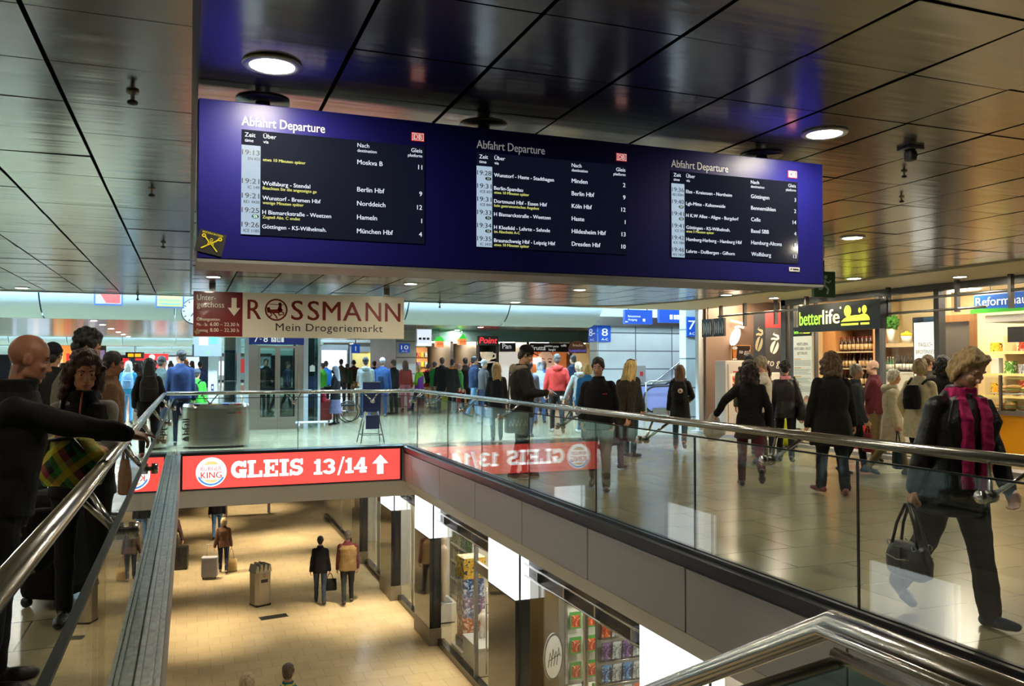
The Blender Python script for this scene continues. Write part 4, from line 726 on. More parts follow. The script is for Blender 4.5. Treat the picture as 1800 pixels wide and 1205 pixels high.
# ---------------------------------------------------------------- platform signs, stairs, escalator
SBL = mat('sign_blue', srgb(22,70,165), .35, emit=.30, ecol=srgb(24,80,190))
def plat_sign(label, x0, x1, y, z0, z1, num, sub='A-C', face=None):
    t = thing('platform_sign', label, 'sign', (x0, y, z0)); q = MB(); q.box(0, x1-x0, -.05, -.001, 0, z1-z0); q.build('panel', SBL, t); w_, h = x1-x0, z1-z0; M = plane_M((0,-.051,0),(1,0,0),(0,0,1)); q = MB(); put_text(q, num, w_/2, h*.36, h*.66, M, 'C', .005, width=min(w_*.8, .3*h*len(num)*1.4)); put_text(q, sub, w_/2, h*.08, h*.2, M, 'C', .01, width=w_*.55); q.build('lettering', WHITE_T, t); return t
plat_sign('blue platform 7 sign on the marble wall end', 12.105, 12.40, 18.8, 2.33, 2.84, '7'); plat_sign('blue platform 8 sign on the marble wall', 12.945, 13.40, 25.5, 2.37, 2.92, '8'); plat_sign('blue platform 10 sign on the far marble wall end', 7.42, 7.83, 31.2, 2.05, 2.38, '10')
t = thing('platform_sign', 'narrow blue platform 8 sign round the corner of the marble wall', 'sign', (12.92, 25.5, 2.37)); q = MB(); q.box(-.05,-.001,.0,.6,0,.54); q.build('panel', SBL, t); q = MB(); M = plane_M((-.051,.6,0),(0,-1,0),(0,0,1)); put_text(q,'8-',.3,.2,.36,M,'C',.005,width=.45); put_text(q,'A-C',.3,.04,.11,M,'C',.01,width=.3); q.build('lettering', WHITE_T, t)
t = thing('platform_sign', 'small blue platform sign far behind the lift', 'sign', (5.4, 30, 2.0)); q = MB(); q.box(0,.3,-.03,.03,0,.32); q.build('panel', SBL, t); q = MB(); M = plane_M((0,-.031,0),(1,0,0),(0,0,1)); put_text(q,'1',.15,.08,.24,M,'C',.01); q.build('lettering', WHITE_T, t); q = MB(); q.tube([(.15,0,.32),(.15,0,.91)],.02,8); q.build('hanger', STEELD, t)
for x0, x1, z0, lb, k in ((12.03,12.96,2.80,'blue direction sign with an arrow hanging left of platform seven',0),(13.2,14.1,2.86,'blue direction sign with pictograms hanging behind platform seven',1)):
    t = thing('direction_sign', lb, 'sign', (x0, 22, z0)); w_ = x1-x0; q = MB(); q.box(0,w_,-.06,.06,0,.42); q.build('panel', SBL, t); M = plane_M((0,-.061,0),(1,0,0),(0,0,1)); q = MB()
    if k == 0:
        put_text(q,'Reisezentrum',.10,.20,.09,M,bold=.01,width=.42); put_text(q,'Ausgang',.10,.10,.09,M,bold=.01,width=.3); stroke(q,[(.02,.06),(.10,.06)],.02,M); flat(q,[(.0,.06),(.04,.03),(.04,.09)],M); rect(q,.6,.68,.08,.16,M)
    else:
        rect(q,.36,.46,.10,.24,M); rect(q,.50,.58,.10,.24,M); rect(q,.60,.70,.10,.24,M); put_text(q,'7/8',.78,.1,.12,M)
    q.build('lettering', WHITE_T, t); q = MB()
    for x in (.15,w_-.15): q.tube([(x,0,.42),(x,0,4.9-z0)],.02,8)
    q.build('hanger', STEELD, t)
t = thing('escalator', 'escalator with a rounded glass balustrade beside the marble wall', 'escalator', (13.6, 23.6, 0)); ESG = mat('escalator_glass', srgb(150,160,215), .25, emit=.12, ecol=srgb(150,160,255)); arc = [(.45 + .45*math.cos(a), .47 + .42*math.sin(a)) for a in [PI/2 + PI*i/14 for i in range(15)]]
for dy in (0, 1.0):
    q = MB(); q.prism([(1.4,.89)] + arc + [(1.5,.05),(4.2,1.5),(4.2,2.45)], dy-.02, dy+.02); q.build('balustrade', ESG, t); q = MB(); q.tube([(4.2,dy,2.47),(1.4,dy,.91)] + [(x,dy,z) for x,z in arc] + [(.9,dy,.05)], .035, 8); q.build('handrail', BLACK, t); q = MB(); q.box(.3,1.5,dy-.09,dy+.09,0,.2); q.build('skirt', STEEL, t)
q = MB()
for k in range(9): q.box(1.2+.4*k,1.6+.4*k+.3,.1,.9,-.0+.2*k,.2+.2*k)
q.build('steps', STEELD, t); q = MB(); q.tube([(-.05,-.25,0),(-.05,-.25,1.0),(.05,-.25,1.06),(1.1,-.25,1.06),(1.15,-.25,1.0),(1.15,-.25,.85)],.025,8); q.build('guard', STEEL, t)
t = thing('stair_handrail', 'steel handrail rising along the marble wall', 'handrail', (14.3, 25.3, .5)); q = MB(); q.tube([(0,0,0),(1.95,0,1.33),(3.5,0,2.4)], .035, 8); q.build('rail', STEEL, t); q = MB()
for x in (.4,1.5,2.6): q.tube([(x,0,x*.684),(x,.2,x*.684-.08)], .012, 6)
q.build('bracket', STEEL, t)
t = thing('wall_cabinet', 'small grey cabinet on the marble wall left of the escalator', 'cabinet', (14.3, 25.48, 1.0)); q = MB(); q.box(0,.4,-.12,0,0,.55); q.build('body', GREYP, t); q = MB(); q.box(.18,.3,-.125,-.12,.2,.35); q.build('label', mat('bin_red2', srgb(190,50,40), .5), t)

# ---------------------------------------------------------------- right hand shops of the hall (front line x = 11.2)
MULL = mat('mullion_grey', srgb(92,90,88), .4, .5); BEIGE = mat('shop_beige', srgb(226,206,164), .6); BROWN = mat('shop_brown', srgb(120,98,84), .5); OAK = mat('oak_panel', srgb(206,148,92), .45, var=.12, vscale=6, stretch=(6,6,.6)); DOAK = mat('dark_oak', srgb(96,58,34), .5, var=.15, vscale=5)
MX = lambda x, y, z: plane_M((x, y, z), (0,-1,0), (0,0,1))      # plane facing the hall, text runs towards the viewer
b = MB(); b.box(11.0, 11.35, 4, 16.9, 0, .06); b.build('threshold', mat('kerb_stone', srgb(150,150,150), .5), kind='structure', label='grey stone kerb before the right shops')
b = MB(); b.box(15.2, 15.4, 3, 17, 0, 3.3); b.build('wall_shop_back', BEIGE, kind='structure', label='beige rear wall of the right shops')
b = MB(); b.box(11.2, 15.4, 3, 17.0, 3.1, 3.3); b.build('ceiling_shop', WALLW, kind='structure', label='pale ceiling inside the right shops')
b = MB(); b.box(11.3, 15.2, 16.7, 16.9, 0, 3.1); b.build('wall_cafe', BROWN, kind='structure', label='brown side wall of the coffee shop'); b = MB(); b.box(12.62, 15.2, 15.5, 15.7, 0, 3.1); b.build('wall_cafe_back', BROWN, kind='structure', label='brown rear wall of the coffee shop')
b = MB(); b.box(12.45, 15.2, 14.75, 14.83, 0, 3.1); b.build('wall_between', BEIGE, kind='structure', label='partition between the coffee shop and the health food shop'); b = MB(); b.box(11.2, 15.2, 3, 3.2, 0, 3.1); b.build('wall_shop_end', BEIGE, kind='structure', label='near end wall of the right shops')
for y0, y1, x in ((16.78,16.92,11.15),(13.72,13.86,11.16),(13.5,13.62,11.18)):
    b = MB(); b.box(x, x+.14, y0, y1, 0, CEIL); b.build('trim_9', mat('jamb_pale', srgb(205,205,205), .35, .4) if y0 > 16 else MULL, kind='structure', label='metal jamb of the right shop fronts')
b = MB(); b.box(11.16, 11.3, 3, 13.86, 2.78, 3.1); b.box(11.16, 11.24, 13.86, 17.0, 2.89, 3.1); b.build('trim_10', MULL, kind='structure', label='dark top frame of the right shop fronts')
for y in (11.32, 10.08): b = MB(); b.box(11.16, 11.3, y-.05, y+.05, 0, 2.8); b.build('trim_11', MULL, kind='structure', label='dark upright of the health food shop front')
t = thing('shop_window', 'shop front pane with the tall pale poster beside the health food entrance', 'shop window', (11.22, 12.95, 0)); q = MB(); q.box(0,.012,0,.55,.08,2.78); q.build('glass_pane', SHOPG, t); q = MB(); q.box(-.02,.05,-.04,.0,0,2.78); q.box(-.02,.05,0,.55,0,.08); q.build('frame', MULL, t)
t = thing('shop_window', 'shop front pane before the lit bread poster', 'shop window', (11.22, 10.14, 0)); q = MB(); q.box(0,.012,0,1.1,.08,2.78); q.build('glass_pane', SHOPG, t); q = MB(); q.box(-.02,.05,0,1.1,0,.08); q.build('frame', MULL, t)
SHL = mat('shop_lamp_warm', (1,1,1), .4, emit=42.0, ecol=(1,.82,.58)); SHL2 = mat('shop_lamp_pale', (1,1,1), .4, emit=38.0, ecol=(1,.88,.68))
for x, y, m in ((12.3,12.4,SHL),(14.2,12.4,SHL),(12.3,10.6,SHL2),(14.2,10.4,SHL2),(12.3,8.6,SHL2),(14.2,8.4,SHL2),(13,6,SHL2),(12.0,15.0,SHL),(11.9,16.2,SHL)):
    l = thing('shop_light', 'warm flat ceiling lamp inside the right shops', 'ceiling light', (x, y, 3.1), group='right shop lamps'); q = MB(); q.box(-.35,.35,-.3,.3,-.03,-.001); q.build('panel', m, l)
# sign rails before the shop fronts
t = thing('sign_rail', 'double steel sign rail running before the right shop fronts', 'rail', (10.95, 4, 0)); q = MB(); q.tube([(0,0,2.66),(0,11.7,2.66)], .022, 8); q.tube([(0,5.0,2.45),(0,9.0,2.45)], .022, 8); q.build('rail', STEELD, t)
for y in (9.5-4,10.85-4,12.85-4,13.75-4,14.75-4,15.6-4,4.6): q = MB(); q.box(-.035,.035,y-.025,y+.025,2.40,2.89); q.build('hanger', MULL, t)
t = thing('shop_sign', 'black lit sign with green and cream name over the health food shop', 'sign', (10.82, 12.85, 2.20)); q = MB(); q.box(-.07,.07,-2.02,0,0,.50); q.build('box', mat('sign_black', (.012,.012,.01), .3), t); M = MX(-.071,0,0)
G1 = mat('letter_green', srgb(150,230,60), .4, emit=1.3, ecol=srgb(160,240,70)); G2 = mat('letter_cream', srgb(240,232,170), .4, emit=1.3, ecol=srgb(246,236,170)); G3 = mat('icon_lime', srgb(214,222,60), .4, emit=1.2, ecol=srgb(220,226,70))
q = MB(); put_text(q,'better',.05,.13,.37,M,bold=.012,width=.60,z=.012); q.build('lettering', G1, t, label='green first half of the name'); q = MB(); put_text(q,'life',.67,.13,.37,M,bold=.012,width=.42,z=.012); disc(q,1.12,.40,.02,M,.012); q.build('lettering', G2, t, label='cream second half of the name')
q = MB(); disc(q,1.29,.33,.085,M,.012,ry=.10); disc(q,1.57,.33,.03,M,.012,ry=.045); disc(q,1.68,.34,.055,M,.012,ry=.07); flat(q,[(1.13,.15),(1.80,.15),(1.79,.20),(1.74,.25),(1.66,.27),(1.56,.25),(1.46,.25),(1.36,.245),(1.29,.235),(1.20,.20)],M,.012); [rect(q,1.13+.23*k_,1.13+.23*k_+(.22,.18,.20)[k_],.08,.115,M,.012) for k_ in range(3)]; q.build('icon', G3, t, label='lime figure icon and motto')
t = thing('shop_poster', 'tall pale poster with a family picture at its foot', 'poster', (11.18, 13.50, .35)); q = MB(); q.box(-.01,.01,-.53,0,0,1.98); q.build('sheet', mat('poster_sheet', srgb(218,222,208), .5, emit=.12, ecol=(1,1,.92)), t); M = MX(-.011,0,0); q = MB(); rect(q,0,.53,1.80,1.98,M); h = q.build('heading', BLACK, t); q = MB(); put_text(q,'better',.03,1.85,.10,M,z=.005,width=.15); q.build('heading_lettering', G1, h); q = MB(); put_text(q,'life',.19,1.85,.10,M,z=.005,width=.09); disc(q,.36,1.90,.03,M,.005); rect(q,.30,.48,1.85,1.88,M,.005); q.build('heading_icon', G3, h)
q = MB(); put_text(q,'WERTE LEBEN,',.265,1.62,.075,M,'C',.008,width=.32); put_text(q,'WERTE GEBEN - DAS IST',.265,1.53,.075,M,'C',.008,width=.48); put_text(q,'BETTERLIFE!',.265,1.44,.075,M,'C',.008,width=.28); q.build('lettering', mat('poster_grey', srgb(70,76,70), .5), t)
for k in range(4):
    q = MB(); rect(q,.03,.22,1.345-.17*k,1.36-.17*k,M); q.build('subheading', mat('sub_orange', srgb(225,160,60), .5), t); q = MB()
    for j in range(4): rect(q,.03,.50-.05*((j*k) % 3),1.315-.17*k-.028*j,1.325-.17*k-.028*j,M)
    q.build('text_lines', mat('text_grey', srgb(150,160,148), .5), t)
for (x,y,rx,ry,c,nm) in ((.16,.50,.11,.15,(90,60,45),'picture_hair'),(.19,.47,.08,.11,(226,178,150),'picture_face'),(.38,.52,.10,.13,(170,140,110),'picture_hair'),(.38,.48,.08,.10,(220,160,130),'picture_face'),(.22,.22,.10,.12,(80,50,40),'picture_hair'),(.22,.20,.07,.09,(214,140,110),'picture_face'),(.42,.15,.10,.15,(170,190,200),'picture_shirt')): q = MB(); disc(q,x,y,rx,M,.003+.001*(nm != 'picture_hair')+.0005*(nm == 'picture_shirt'),ry=ry); q.build(nm, mat('pic_%d_%d' % c[:2], srgb(*c), .5), t)
# health food shop: oak wall with bottles, plant corner
t = thing('oak_cabinet', 'tall oak shelf unit filled with dark bottles', 'shelf', (13.0, 13.3, 0)); q = MB(); q.box(0,.5,1.06,1.60,0,2.55); q.build('side_panel', OAK, t); q = MB(); q.box(0,.5,-.04,0,0,2.55); q.build('side_panel', OAK, t); q = MB(); q.box(0,.5,-.04,1.06,2.47,2.55); q.build('top', OAK, t); q = MB(); q.box(.46,.5,0,1.06,0,2.47); q.build('back', DOAK, t)
for z in (.35,.75,1.15,1.52,1.87): q = MB(); q.box(-.01,.46,0,1.06,z-.025,z); q.build('shelf', mat('shelf_edge', srgb(206,190,150), .5), t)
BG = mat('bottle_brown', (.05,.014,.006), .12, coat=.4); BLB = mat('label_cream', srgb(214,180,130), .5); BCP = mat('cap_red', srgb(150,40,30), .4)
def bottle(label, loc, group, r=.042, h=.31, g=BG, l=BLB, c=BCP):
    t = thing('bottle', label, 'bottle', loc, group=group); q = MB(); q.lathe([(r*.9,0),(r,.01),(r,h*.58),(r*.45,h*.74),(r*.36,h*.92),(r*.3,h*.93)], n=14); q.build('glass', g, t); q = MB(); q.lathe([(r*1.02,h*.14),(r*1.02,h*.5)], n=14); q.build('label', l, t); q = MB(); q.lathe([(r*.4,h*.90),(r*.4,h)], n=10); q.build('cap', c, t); return t
b0 = None
for (z, ys, nm) in ((1.871,[.06+.118*k for k in range(9)],'topmost'),(1.521,[.06+.10*k for k in range(5)]+[.64+.10*k for k in range(4)],'second'),(1.151,[.06+.118*k for k in range(9)],'third'),(.751,[.06+.118*k for k in range(9)],'fourth')):
    for y in ys:
        lb = 'dark bottle in the row on the %s board of the oak shelf' % nm; gp_ = 'bottles on the %s oak board' % nm
        if b0 is None: b0 = bottle(lb, (13.12, 13.3+y, z), gp_); o = b0
        else: o = dup(b0); o['label'] = lb; o['group'] = gp_; o.location = (13.12, 13.3+y, z)
t = thing('tablet_sign', 'small framed green price card on the oak panel', 'sign', (12.97, 14.55, 1.62)); q = MB(); q.box(0,.025,-.26,0,0,.20); q.build('frame', WHITEP, t); q = MB(); rect(q,.02,.24,.02,.15,MX(-.001,0,0)); q.build('card', mat('card_green', srgb(180,200,120), .5), t)
t = thing('back_counter', 'pale wooden counter unit with wine rack right of the oak shelf', 'counter', (13.1, 12.35, 0)); q = MB(); q.box(0,.5,0,.86,0,1.42); q.build('body', WALLW, t); q = MB(); q.box(-.02,.52,-.02,.88,1.94,2.02); q.box(.3,.5,0,.86,1.42,1.94); q.build('top_board', mat('light_oak', srgb(196,168,130), .5, var=.1), t); q = MB(); q.box(-.01,.51,0,.86,1.42,1.45); q.build('shelf', WHITEP, t)
for k in range(6): bottle('dark wine bottle standing in the white wine rack', (13.2, 12.42+.09*k, 1.451), 'bottles in the wine rack', .034, .32, mat('bottle_black', (.01,.012,.01), .15), WALLW, BLACK)
for k in range(4): bottle('green glass bottle beside the oak shelf', (13.2, 12.98+.065*k, 1.451), 'green bottles beside the oak shelf', .026, .30, mat('bottle_green', (.10,.25,.12), .1), WALLW, WHITEP)
t = thing('potted_plant', 'round green plant in a tall white pot on the counter unit', 'plant', (13.25, 13.08, 2.02)); q = MB(); q.lathe([(.05,0),(.085,.30),(.08,.30),(.07,.28)], n=18); q.build('pot', WHITEP, t); q = MB(); q.ell((0,0,.42),.15,.15,.14); q.grow('foliage', mat('plant_green', srgb(60,120,40), .6, var=.4, vscale=30), t, .015, 0, .03, 60)
t = thing('flower_pot', 'white pot of yellow flowers on the counter unit', 'plant', (13.25, 12.68, 2.02)); q = MB(); q.lathe([(.07,0),(.10,.14),(.09,.14)], n=18); q.build('pot', WHITEP, t); q = MB()
for k in range(9): a = 2*PI*k/8; q.ell((.06*math.cos(a)*(k<8),.06*math.sin(a)*(k<8),.17+.03*(k==8)),.045,.045,.04,8,6)
q.build('flowers', mat('flower_yellow', srgb(240,205,30), .5), t)
t = thing('wall_screen', 'dark framed screen on the wall above the yellow flowers', 'screen', (13.75, 12.25, 2.05)); q = MB(); q.box(0,.04,0,.75,0,.5); q.build('frame', BLACK, t); q = MB(); rect(q,-.70,-.05,.05,.45,MX(-.001,0,0)); q.build('panel', mat('screen_brown', srgb(120,100,84), .3), t); b = MB(); b.box(13.79, 13.9, 12.2, 13.3, 0, 3.1); b.build('wall_niche', BEIGE, kind='structure', label='beige wall behind the counter unit')
t = thing('snack_stand', 'red and green display stand at the shop entrance', 'stand', (11.75, 12.3, 0)); q = MB(); q.box(-.2,.2,-.25,.25,0,.85); q.build('body', mat('stand_red', srgb(190,44,36), .4), t); q = MB(); q.box(-.22,.22,-.27,.27,.85,.90); q.build('top', WALLW, t)
for k in range(4): box_thing('snack_pack', 'coloured snack pack on the red display stand', 'pack', (11.62, 12.12+.12*k, .902), .07, .10, .16+.03*(k % 2), COV[(k*2+1) % 6], 0, 'packs on the red stand')
t = thing('bag_stand', 'lime green paper bag display beside the family poster', 'display', (10.85, 13.32, 0)); q = MB(); q.loft([((0,0,.03),.14,.10,None),((0,0,.6),.17,.12,None),((.0,0,.92),.16,.06,None)],16); q.build('bag', mat('lime_bag', srgb(196,208,40), .5, bump=.3, bscale=14), t); q = MB(); q.prism([(-.15,.62),(.05,.95),(.18,.70),(.0,.66)], -.13, -.10); q.build('paper', WALLW, t); q = MB(); q.box(-.15,.15,-.12,.12,0,.03); q.build('base', BLACK, t)
# bread shop: lit poster, wooden door, yellow counter
t = thing('lit_poster', 'bright backlit bread poster behind the shop front', 'poster', (11.75, 11.1, 0)); q = MB(); q.box(0,.12,-.52,0,0,2.40); q.build('case', mat('case_blue', srgb(90,110,150), .4), t); M = MX(-.001,0,0); q = MB(); rect(q,.02,.50,.15,2.32,M); q.build('panel', mat('lit_panel', (.8,.78,.72), .4, emit=1.1, ecol=(1,.97,.9)), t); q = MB(); put_text(q,'TÄGLICH',.26,1.90,.10,M,'C',.01,z=.005,width=.30); put_text(q,'BROTINSEL',.26,1.78,.10,M,'C',.01,z=.005,width=.40); rect(q,.10,.42,1.66,1.68,M,.005); rect(q,.14,.38,1.60,1.615,M,.005); rect(q,.22,.30,1.36,1.44,M,.005); q.build('lettering', mat('letter_tan', srgb(205,160,110), .5), t)
t = thing('wooden_door', 'wood framed frosted glass door between the lit poster and the counter', 'door', (12.3, 10.35, 0)); q = MB(); q.box(0,.08,.0,.09,0,2.45); q.box(0,.08,.60,.69,0,2.45); q.box(0,.08,.09,.60,2.33,2.45); q.build('frame', OAK, t); q = MB(); q.box(.03,.05,.09,.60,.0,2.33); q.build('pane', mat('frosted_pane', srgb(160,146,126), .35), t)
t = thing('shop_sign', 'blue and green sign hanging over the yellow food counter', 'sign', (12.5, 10.49, 2.44)); q = MB(); q.rbox(-.04,.04,-1.75,0,.06,.34,.02); q.build('panel', mat('reform_blue', srgb(24,84,160), .4, emit=.35, ecol=srgb(24,90,180)), t); q = MB(); M = MX(-.042,0,0); flat(q,[(-.06,.02),(1.7,.02),(1.7,.12),(.9,.07),(.4,.09),(.1,.10),(-.06,.09)],M,.002); q.build('green_band', mat('reform_green', srgb(60,160,50), .4, emit=.3, ecol=srgb(60,170,50)), t); q = MB(); put_text(q,'Reformhaus',.05,.14,.21,M,bold=.008,z=.004,width=1.02); q.build('lettering', WHITE_T, t); q = MB()
for y in (-.3,-1.4): q.tube([(0,y,.33),(0,y,.66)], .012, 6)
q.build('hanger', STEELD, t)
b = MB(); b.box(12.5, 14.9, 3.2, 10.3, 2.3, 2.42); b.build('ceiling_soffit', WALLW, kind='structure', label='white soffit over the food counter')
t = thing('food_counter', 'yellow fronted food counter with glass display', 'counter', (12.6, 3.5, 0)); YL = mat('counter_yellow', srgb(240,166,10), .4); q = MB(); q.box(.02,.8,0,6.9,.1,.76); q.build('front', YL, t); q = MB(); q.box(.06,.8,0,6.9,0,.1); q.build('plinth', BLACK, t); q = MB(); q.box(-.02,.82,-.02,6.92,.76,.83); q.build('top_edge', mat('counter_grey', srgb(120,112,104), .4), t)
q = MB(); q.box(.0,.012,0,6.9,.83,1.36); q.build('glass_pane', SHOPG, t); q = MB(); q.box(0,.5,0,6.9,1.36,1.38); q.build('glass_shelf', SHOPG, t)
for k in range(8): q = MB(); q.box(-.01,.03,.3+.9*k,.34+.9*k,.83,1.42); q.build('post', STEELD, t)
q = MB(); q.box(.1,.5,0,6.9,1.10,1.12); q.build('shelf', WHITEP, t)
FOOD = [mat('bread_crust', srgb(196,140,70), .6, var=.25, vscale=20), mat('salad_green', srgb(140,170,80), .6, var=.3, vscale=30), mat('ham_pink', srgb(220,150,130), .5), mat('cream_food', srgb(235,222,190), .6), mat('bun_gold', srgb(222,170,90), .5)]
sp_ = MB(); sp_.ell((0,0,.03),.07,.13,.035,12,8); sm1 = sp_.mesh('filled_roll', [FOOD[0]]); fl = MB(); fl.cur = 0; fl.ell((0,0,.045),.075,.135,.018,12,6); sm2 = fl.mesh('filling', [FOOD[1]]); tp = MB(); tp.ell((0,0,.075),.068,.125,.04,12,8); sm3 = tp.mesh('bun_top', [FOOD[4]])
R = random.Random(5)
for z, nm, x in ((.832,'lower',12.78),(1.122,'upper',12.85)):
    for k in range(26):
        t = thing('filled_roll', 'filled bread roll on the %s board of the glass counter' % nm, 'bread', (x + .05*(k % 2), 5.15+.205*k, z), R.uniform(-.3,.3), 'rolls on the %s counter board' % nm); a = bpy.data.objects.new('bread_half', sm1); link(a, t); a = bpy.data.objects.new('filling', sm2); link(a, t); a = bpy.data.objects.new('bread_half', sm3); link(a, t); t.scale = (1, 1, R.uniform(.9,1.5))
        if k % 3 == 1:
            for ch in t.children:
                if ch.name.startswith('filling'): ch.data = ch.data.copy(); ch.data.materials[0] = FOOD[2 + (k % 2)]
for i, (z, yy) in enumerate(((.6,8.5),(1.0,8.5),(1.42,8.5),(1.84,8.5))):
    t = thing('wall_shelf', 'white wall shelf behind the food counter, %s from the floor' % ['first','second','third','topmost'][i], 'shelf', (14.5, yy, z)); q = MB(); q.box(0,.7,-3,3.6,-.03,0); q.build('board', WHITEP, t); q = MB(); q.box(-.01,0,-3,3.6,-.045,.01); q.build('price_strip', mat('price_yellow', srgb(235,220,150), .5), t)
    for k in range(22): q = MB(); q.rbox(-.06,.06,-.09,.09,0,.18+.06*((k*7+i) % 3),.006); o = q.build('jar', [COV[1],BLB,COV[2],WALLW,COV[5],COV[4]][(k*5+i*3) % 6], None, 'small food pack in the row on the %s wall shelf' % ['first','second','third','topmost'][i], 'pack', 'packs on the %s wall shelf' % ['first','second','third','topmost'][i]); o.location = (14.6, yy-2.8+.29*k, z+.001)
t = thing('menu_screen', 'small black screen above the shelves behind the counter', 'screen', (13.9, 11.0, 2.0)); q = MB(); q.box(0,.05,-.5,0,0,.28); q.build('panel', BLACK, t); q = MB(); q.box(.05,.2,-.3,-.2,.1,.2); q.build('arm', STEELD, t)
# coffee shop
t = thing('wall_lamp', 'glowing coffee bean lamp on the brown wall', 'lamp', (12.05, 16.66, 2.25)); BEAN = mat('bean_glow', (1,.9,.75), .4, emit=3.0, ecol=(1,.86,.66)); M = plane_M((0,0,0),(1,0,0),(0,0,1)); P = [(-.14*math.cos(a)*.8+.07*math.sin(a), .20*math.sin(a)) for a in [2*PI*i/28 for i in range(28)]]; q = MB(); q.prism(P, -.08, -.02); q.build('bean', BEAN, t); q = MB(); q.tube([(.0,-.05,.22),(.10,-.05,.25),(.22,-.05,.22),(.26,-.05,.28),(.18,-.05,.33),(.0,-.05,.36),(-.12,-.05,.38)], .022, 8); q.build('aroma_curl', mat('curl_glow', (1,.9,.75), .4, emit=2.2, ecol=(1,.80,.55)), t); q = MB(); q.cyl((0,-.03,0),.05,.05,12,'y'); q.build('wall_mount', STEELD, t)
def bean_logo(q, x, y, s, M, z=.004):
    c, si = math.cos(.45), math.sin(.45)
    for k in (-1, 1): flat(q, [(x + (a*c + b_*si)*s, y + (-a*si + b_*c)*s) for a, b_ in ([(k*.03,-.48)] + [(k*(.05+.30*math.cos(t_)), .5*math.sin(t_)) for t_ in [-PI/2*.9 + PI*.9*i/12 for i in range(13)]])][::k], M, z)
    stroke(q, [(x-.30*s,y+.62*s),(x-.05*s,y+.66*s),(x+.2*s,y+.60*s),(x+.36*s,y+.68*s),(x+.34*s,y+.84*s),(x+.1*s,y+.92*s),(x-.1*s,y+.98*s),(x+.02*s,y+1.12*s)], [.12*s,.16*s,.18*s,.2*s,.2*s,.15*s,.1*s,.03*s], M, z)
t = thing('advert_pillar', 'dark grey coffee advert pillar with bean logos', 'pillar', (12.0, 15.43, 0)); PIL = mat('pillar_grey', srgb(62,62,66), .45); q = MB(); q.box(0,.48,0,.42,0,2.75); q.build('body', PIL, t); q = MB(); q.box(-.002,.482,-.003,0,2.42,2.80); q.build('red_block', mat('cafe_red', srgb(140,42,46), .5), t); M = plane_M((0,-.001,0),(1,0,0),(0,0,1)); q = MB(); bean_logo(q,.24,1.98,.30,M); put_text(q,'to go',.03,1.56,.24,M,bold=.012,width=.46,shear=.15,z=.004); q.build('lettering', mat('cafe_white', srgb(226,222,210), .5), t); q = MB(); bean_logo(q,.20,2.06,.34,plane_M((-.001,.42,0),(0,-1,0),(0,0,1))); q.build('bean_logo', mat('cafe_cream', srgb(222,206,158), .5), t); q = MB(); q.rbox(.02,.36,-.05,-.004,1.14,1.42,.03); q.build('cup_lid', WALLW, t)
t = thing('framed_poster', 'framed coffee to go poster on the brown wall', 'poster', (11.97, 16.69, 1.68)); q = MB(); q.box(0,.56,-.03,0,0,.38); q.build('frame', OAK, t); M = plane_M((0,-.031,0),(1,0,0),(0,0,1)); q = MB(); rect(q,.02,.54,.02,.36,M,.001); q.build('print', mat('poster_dark', srgb(50,40,36), .5), t); q = MB(); put_text(q,'to go!',.22,.18,.13,M,bold=.01,shear=.15,width=.30,z=.004); disc(q,.10,.31,.075,M,.004,ry=.04); rect(q,.04,.16,.03,.06,M,.004); q.build('lettering', WHITEP, t); q = MB(); flat(q,[(.06,.06),(.14,.06),(.17,.28),(.03,.28)],M,.003); q.build('cup_print', mat('cup_print', srgb(190,120,60), .5), t)
t = thing('vending_cabinet', 'pale upright display cabinet with a small poster at the coffee shop', 'cabinet', (11.3, 15.75, 0)); q = MB(); q.rbox(-.28,.28,-.2,.2,.04,1.68,.012); q.build('body', mat('cabinet_pale', srgb(196,186,178), .4), t); q = MB(); q.box(-.26,.26,-.18,.18,0,.04); q.build('foot', BLACK, t); M = plane_M((0,-.201,0),(1,0,0),(0,0,1)); q = MB(); rect(q,-.16,.18,.85,1.40,M,.002); p = q.build('poster', WALLW, t); q = MB(); rect(q,-.10,.13,1.02,1.34,M,.004); q.build('poster_picture', COV[2], p); q = MB(); rect(q,-.08,.10,1.42,1.45,M,.002); q.build('label', mat('bin_red2', srgb(190,50,40), .5), t); q = MB(); q.box(-.22,-.205,-.21,-.2,.2,1.6); q.build('handle', STEELD, t)
for i, y in enumerate((16.3, 15.85)):
    t = thing('hanging_display', 'dark hanging menu panel with white strokes, %s' % ['farther of the two','nearer of the two'][i], 'sign', (10.95, y, 2.22)); q = MB(); q.box(-.03,.03,-.38,0,0,.40); q.build('panel', mat('menu_dark', (.02,.018,.025), .3), t); q = MB(); M = MX(-.031,0,0)
    for k in range(5): stroke(q,[(.05+.07*k,.05+.02*(k % 2)),(.07+.07*k,.18),(.05+.068*k,.33-.03*(k % 2))],[.02,.035,.015],M)
    q.build('print', WHITEP, t); q = MB(); q.tube([(0,-.19,.40),(0,-.19,.67)],.012,6); q.build('hanger', STEELD, t)
t = thing('cafe_counter', 'dark coffee counter with cups behind the customers', 'counter', (12.75, 14.95, 0)); q = MB(); q.box(0,1.8,0,.5,0,1.0); q.build('body', BROWN, t); q = MB(); q.box(-.03,1.83,-.03,.52,1.0,1.05); q.build('top', BLACK, t)

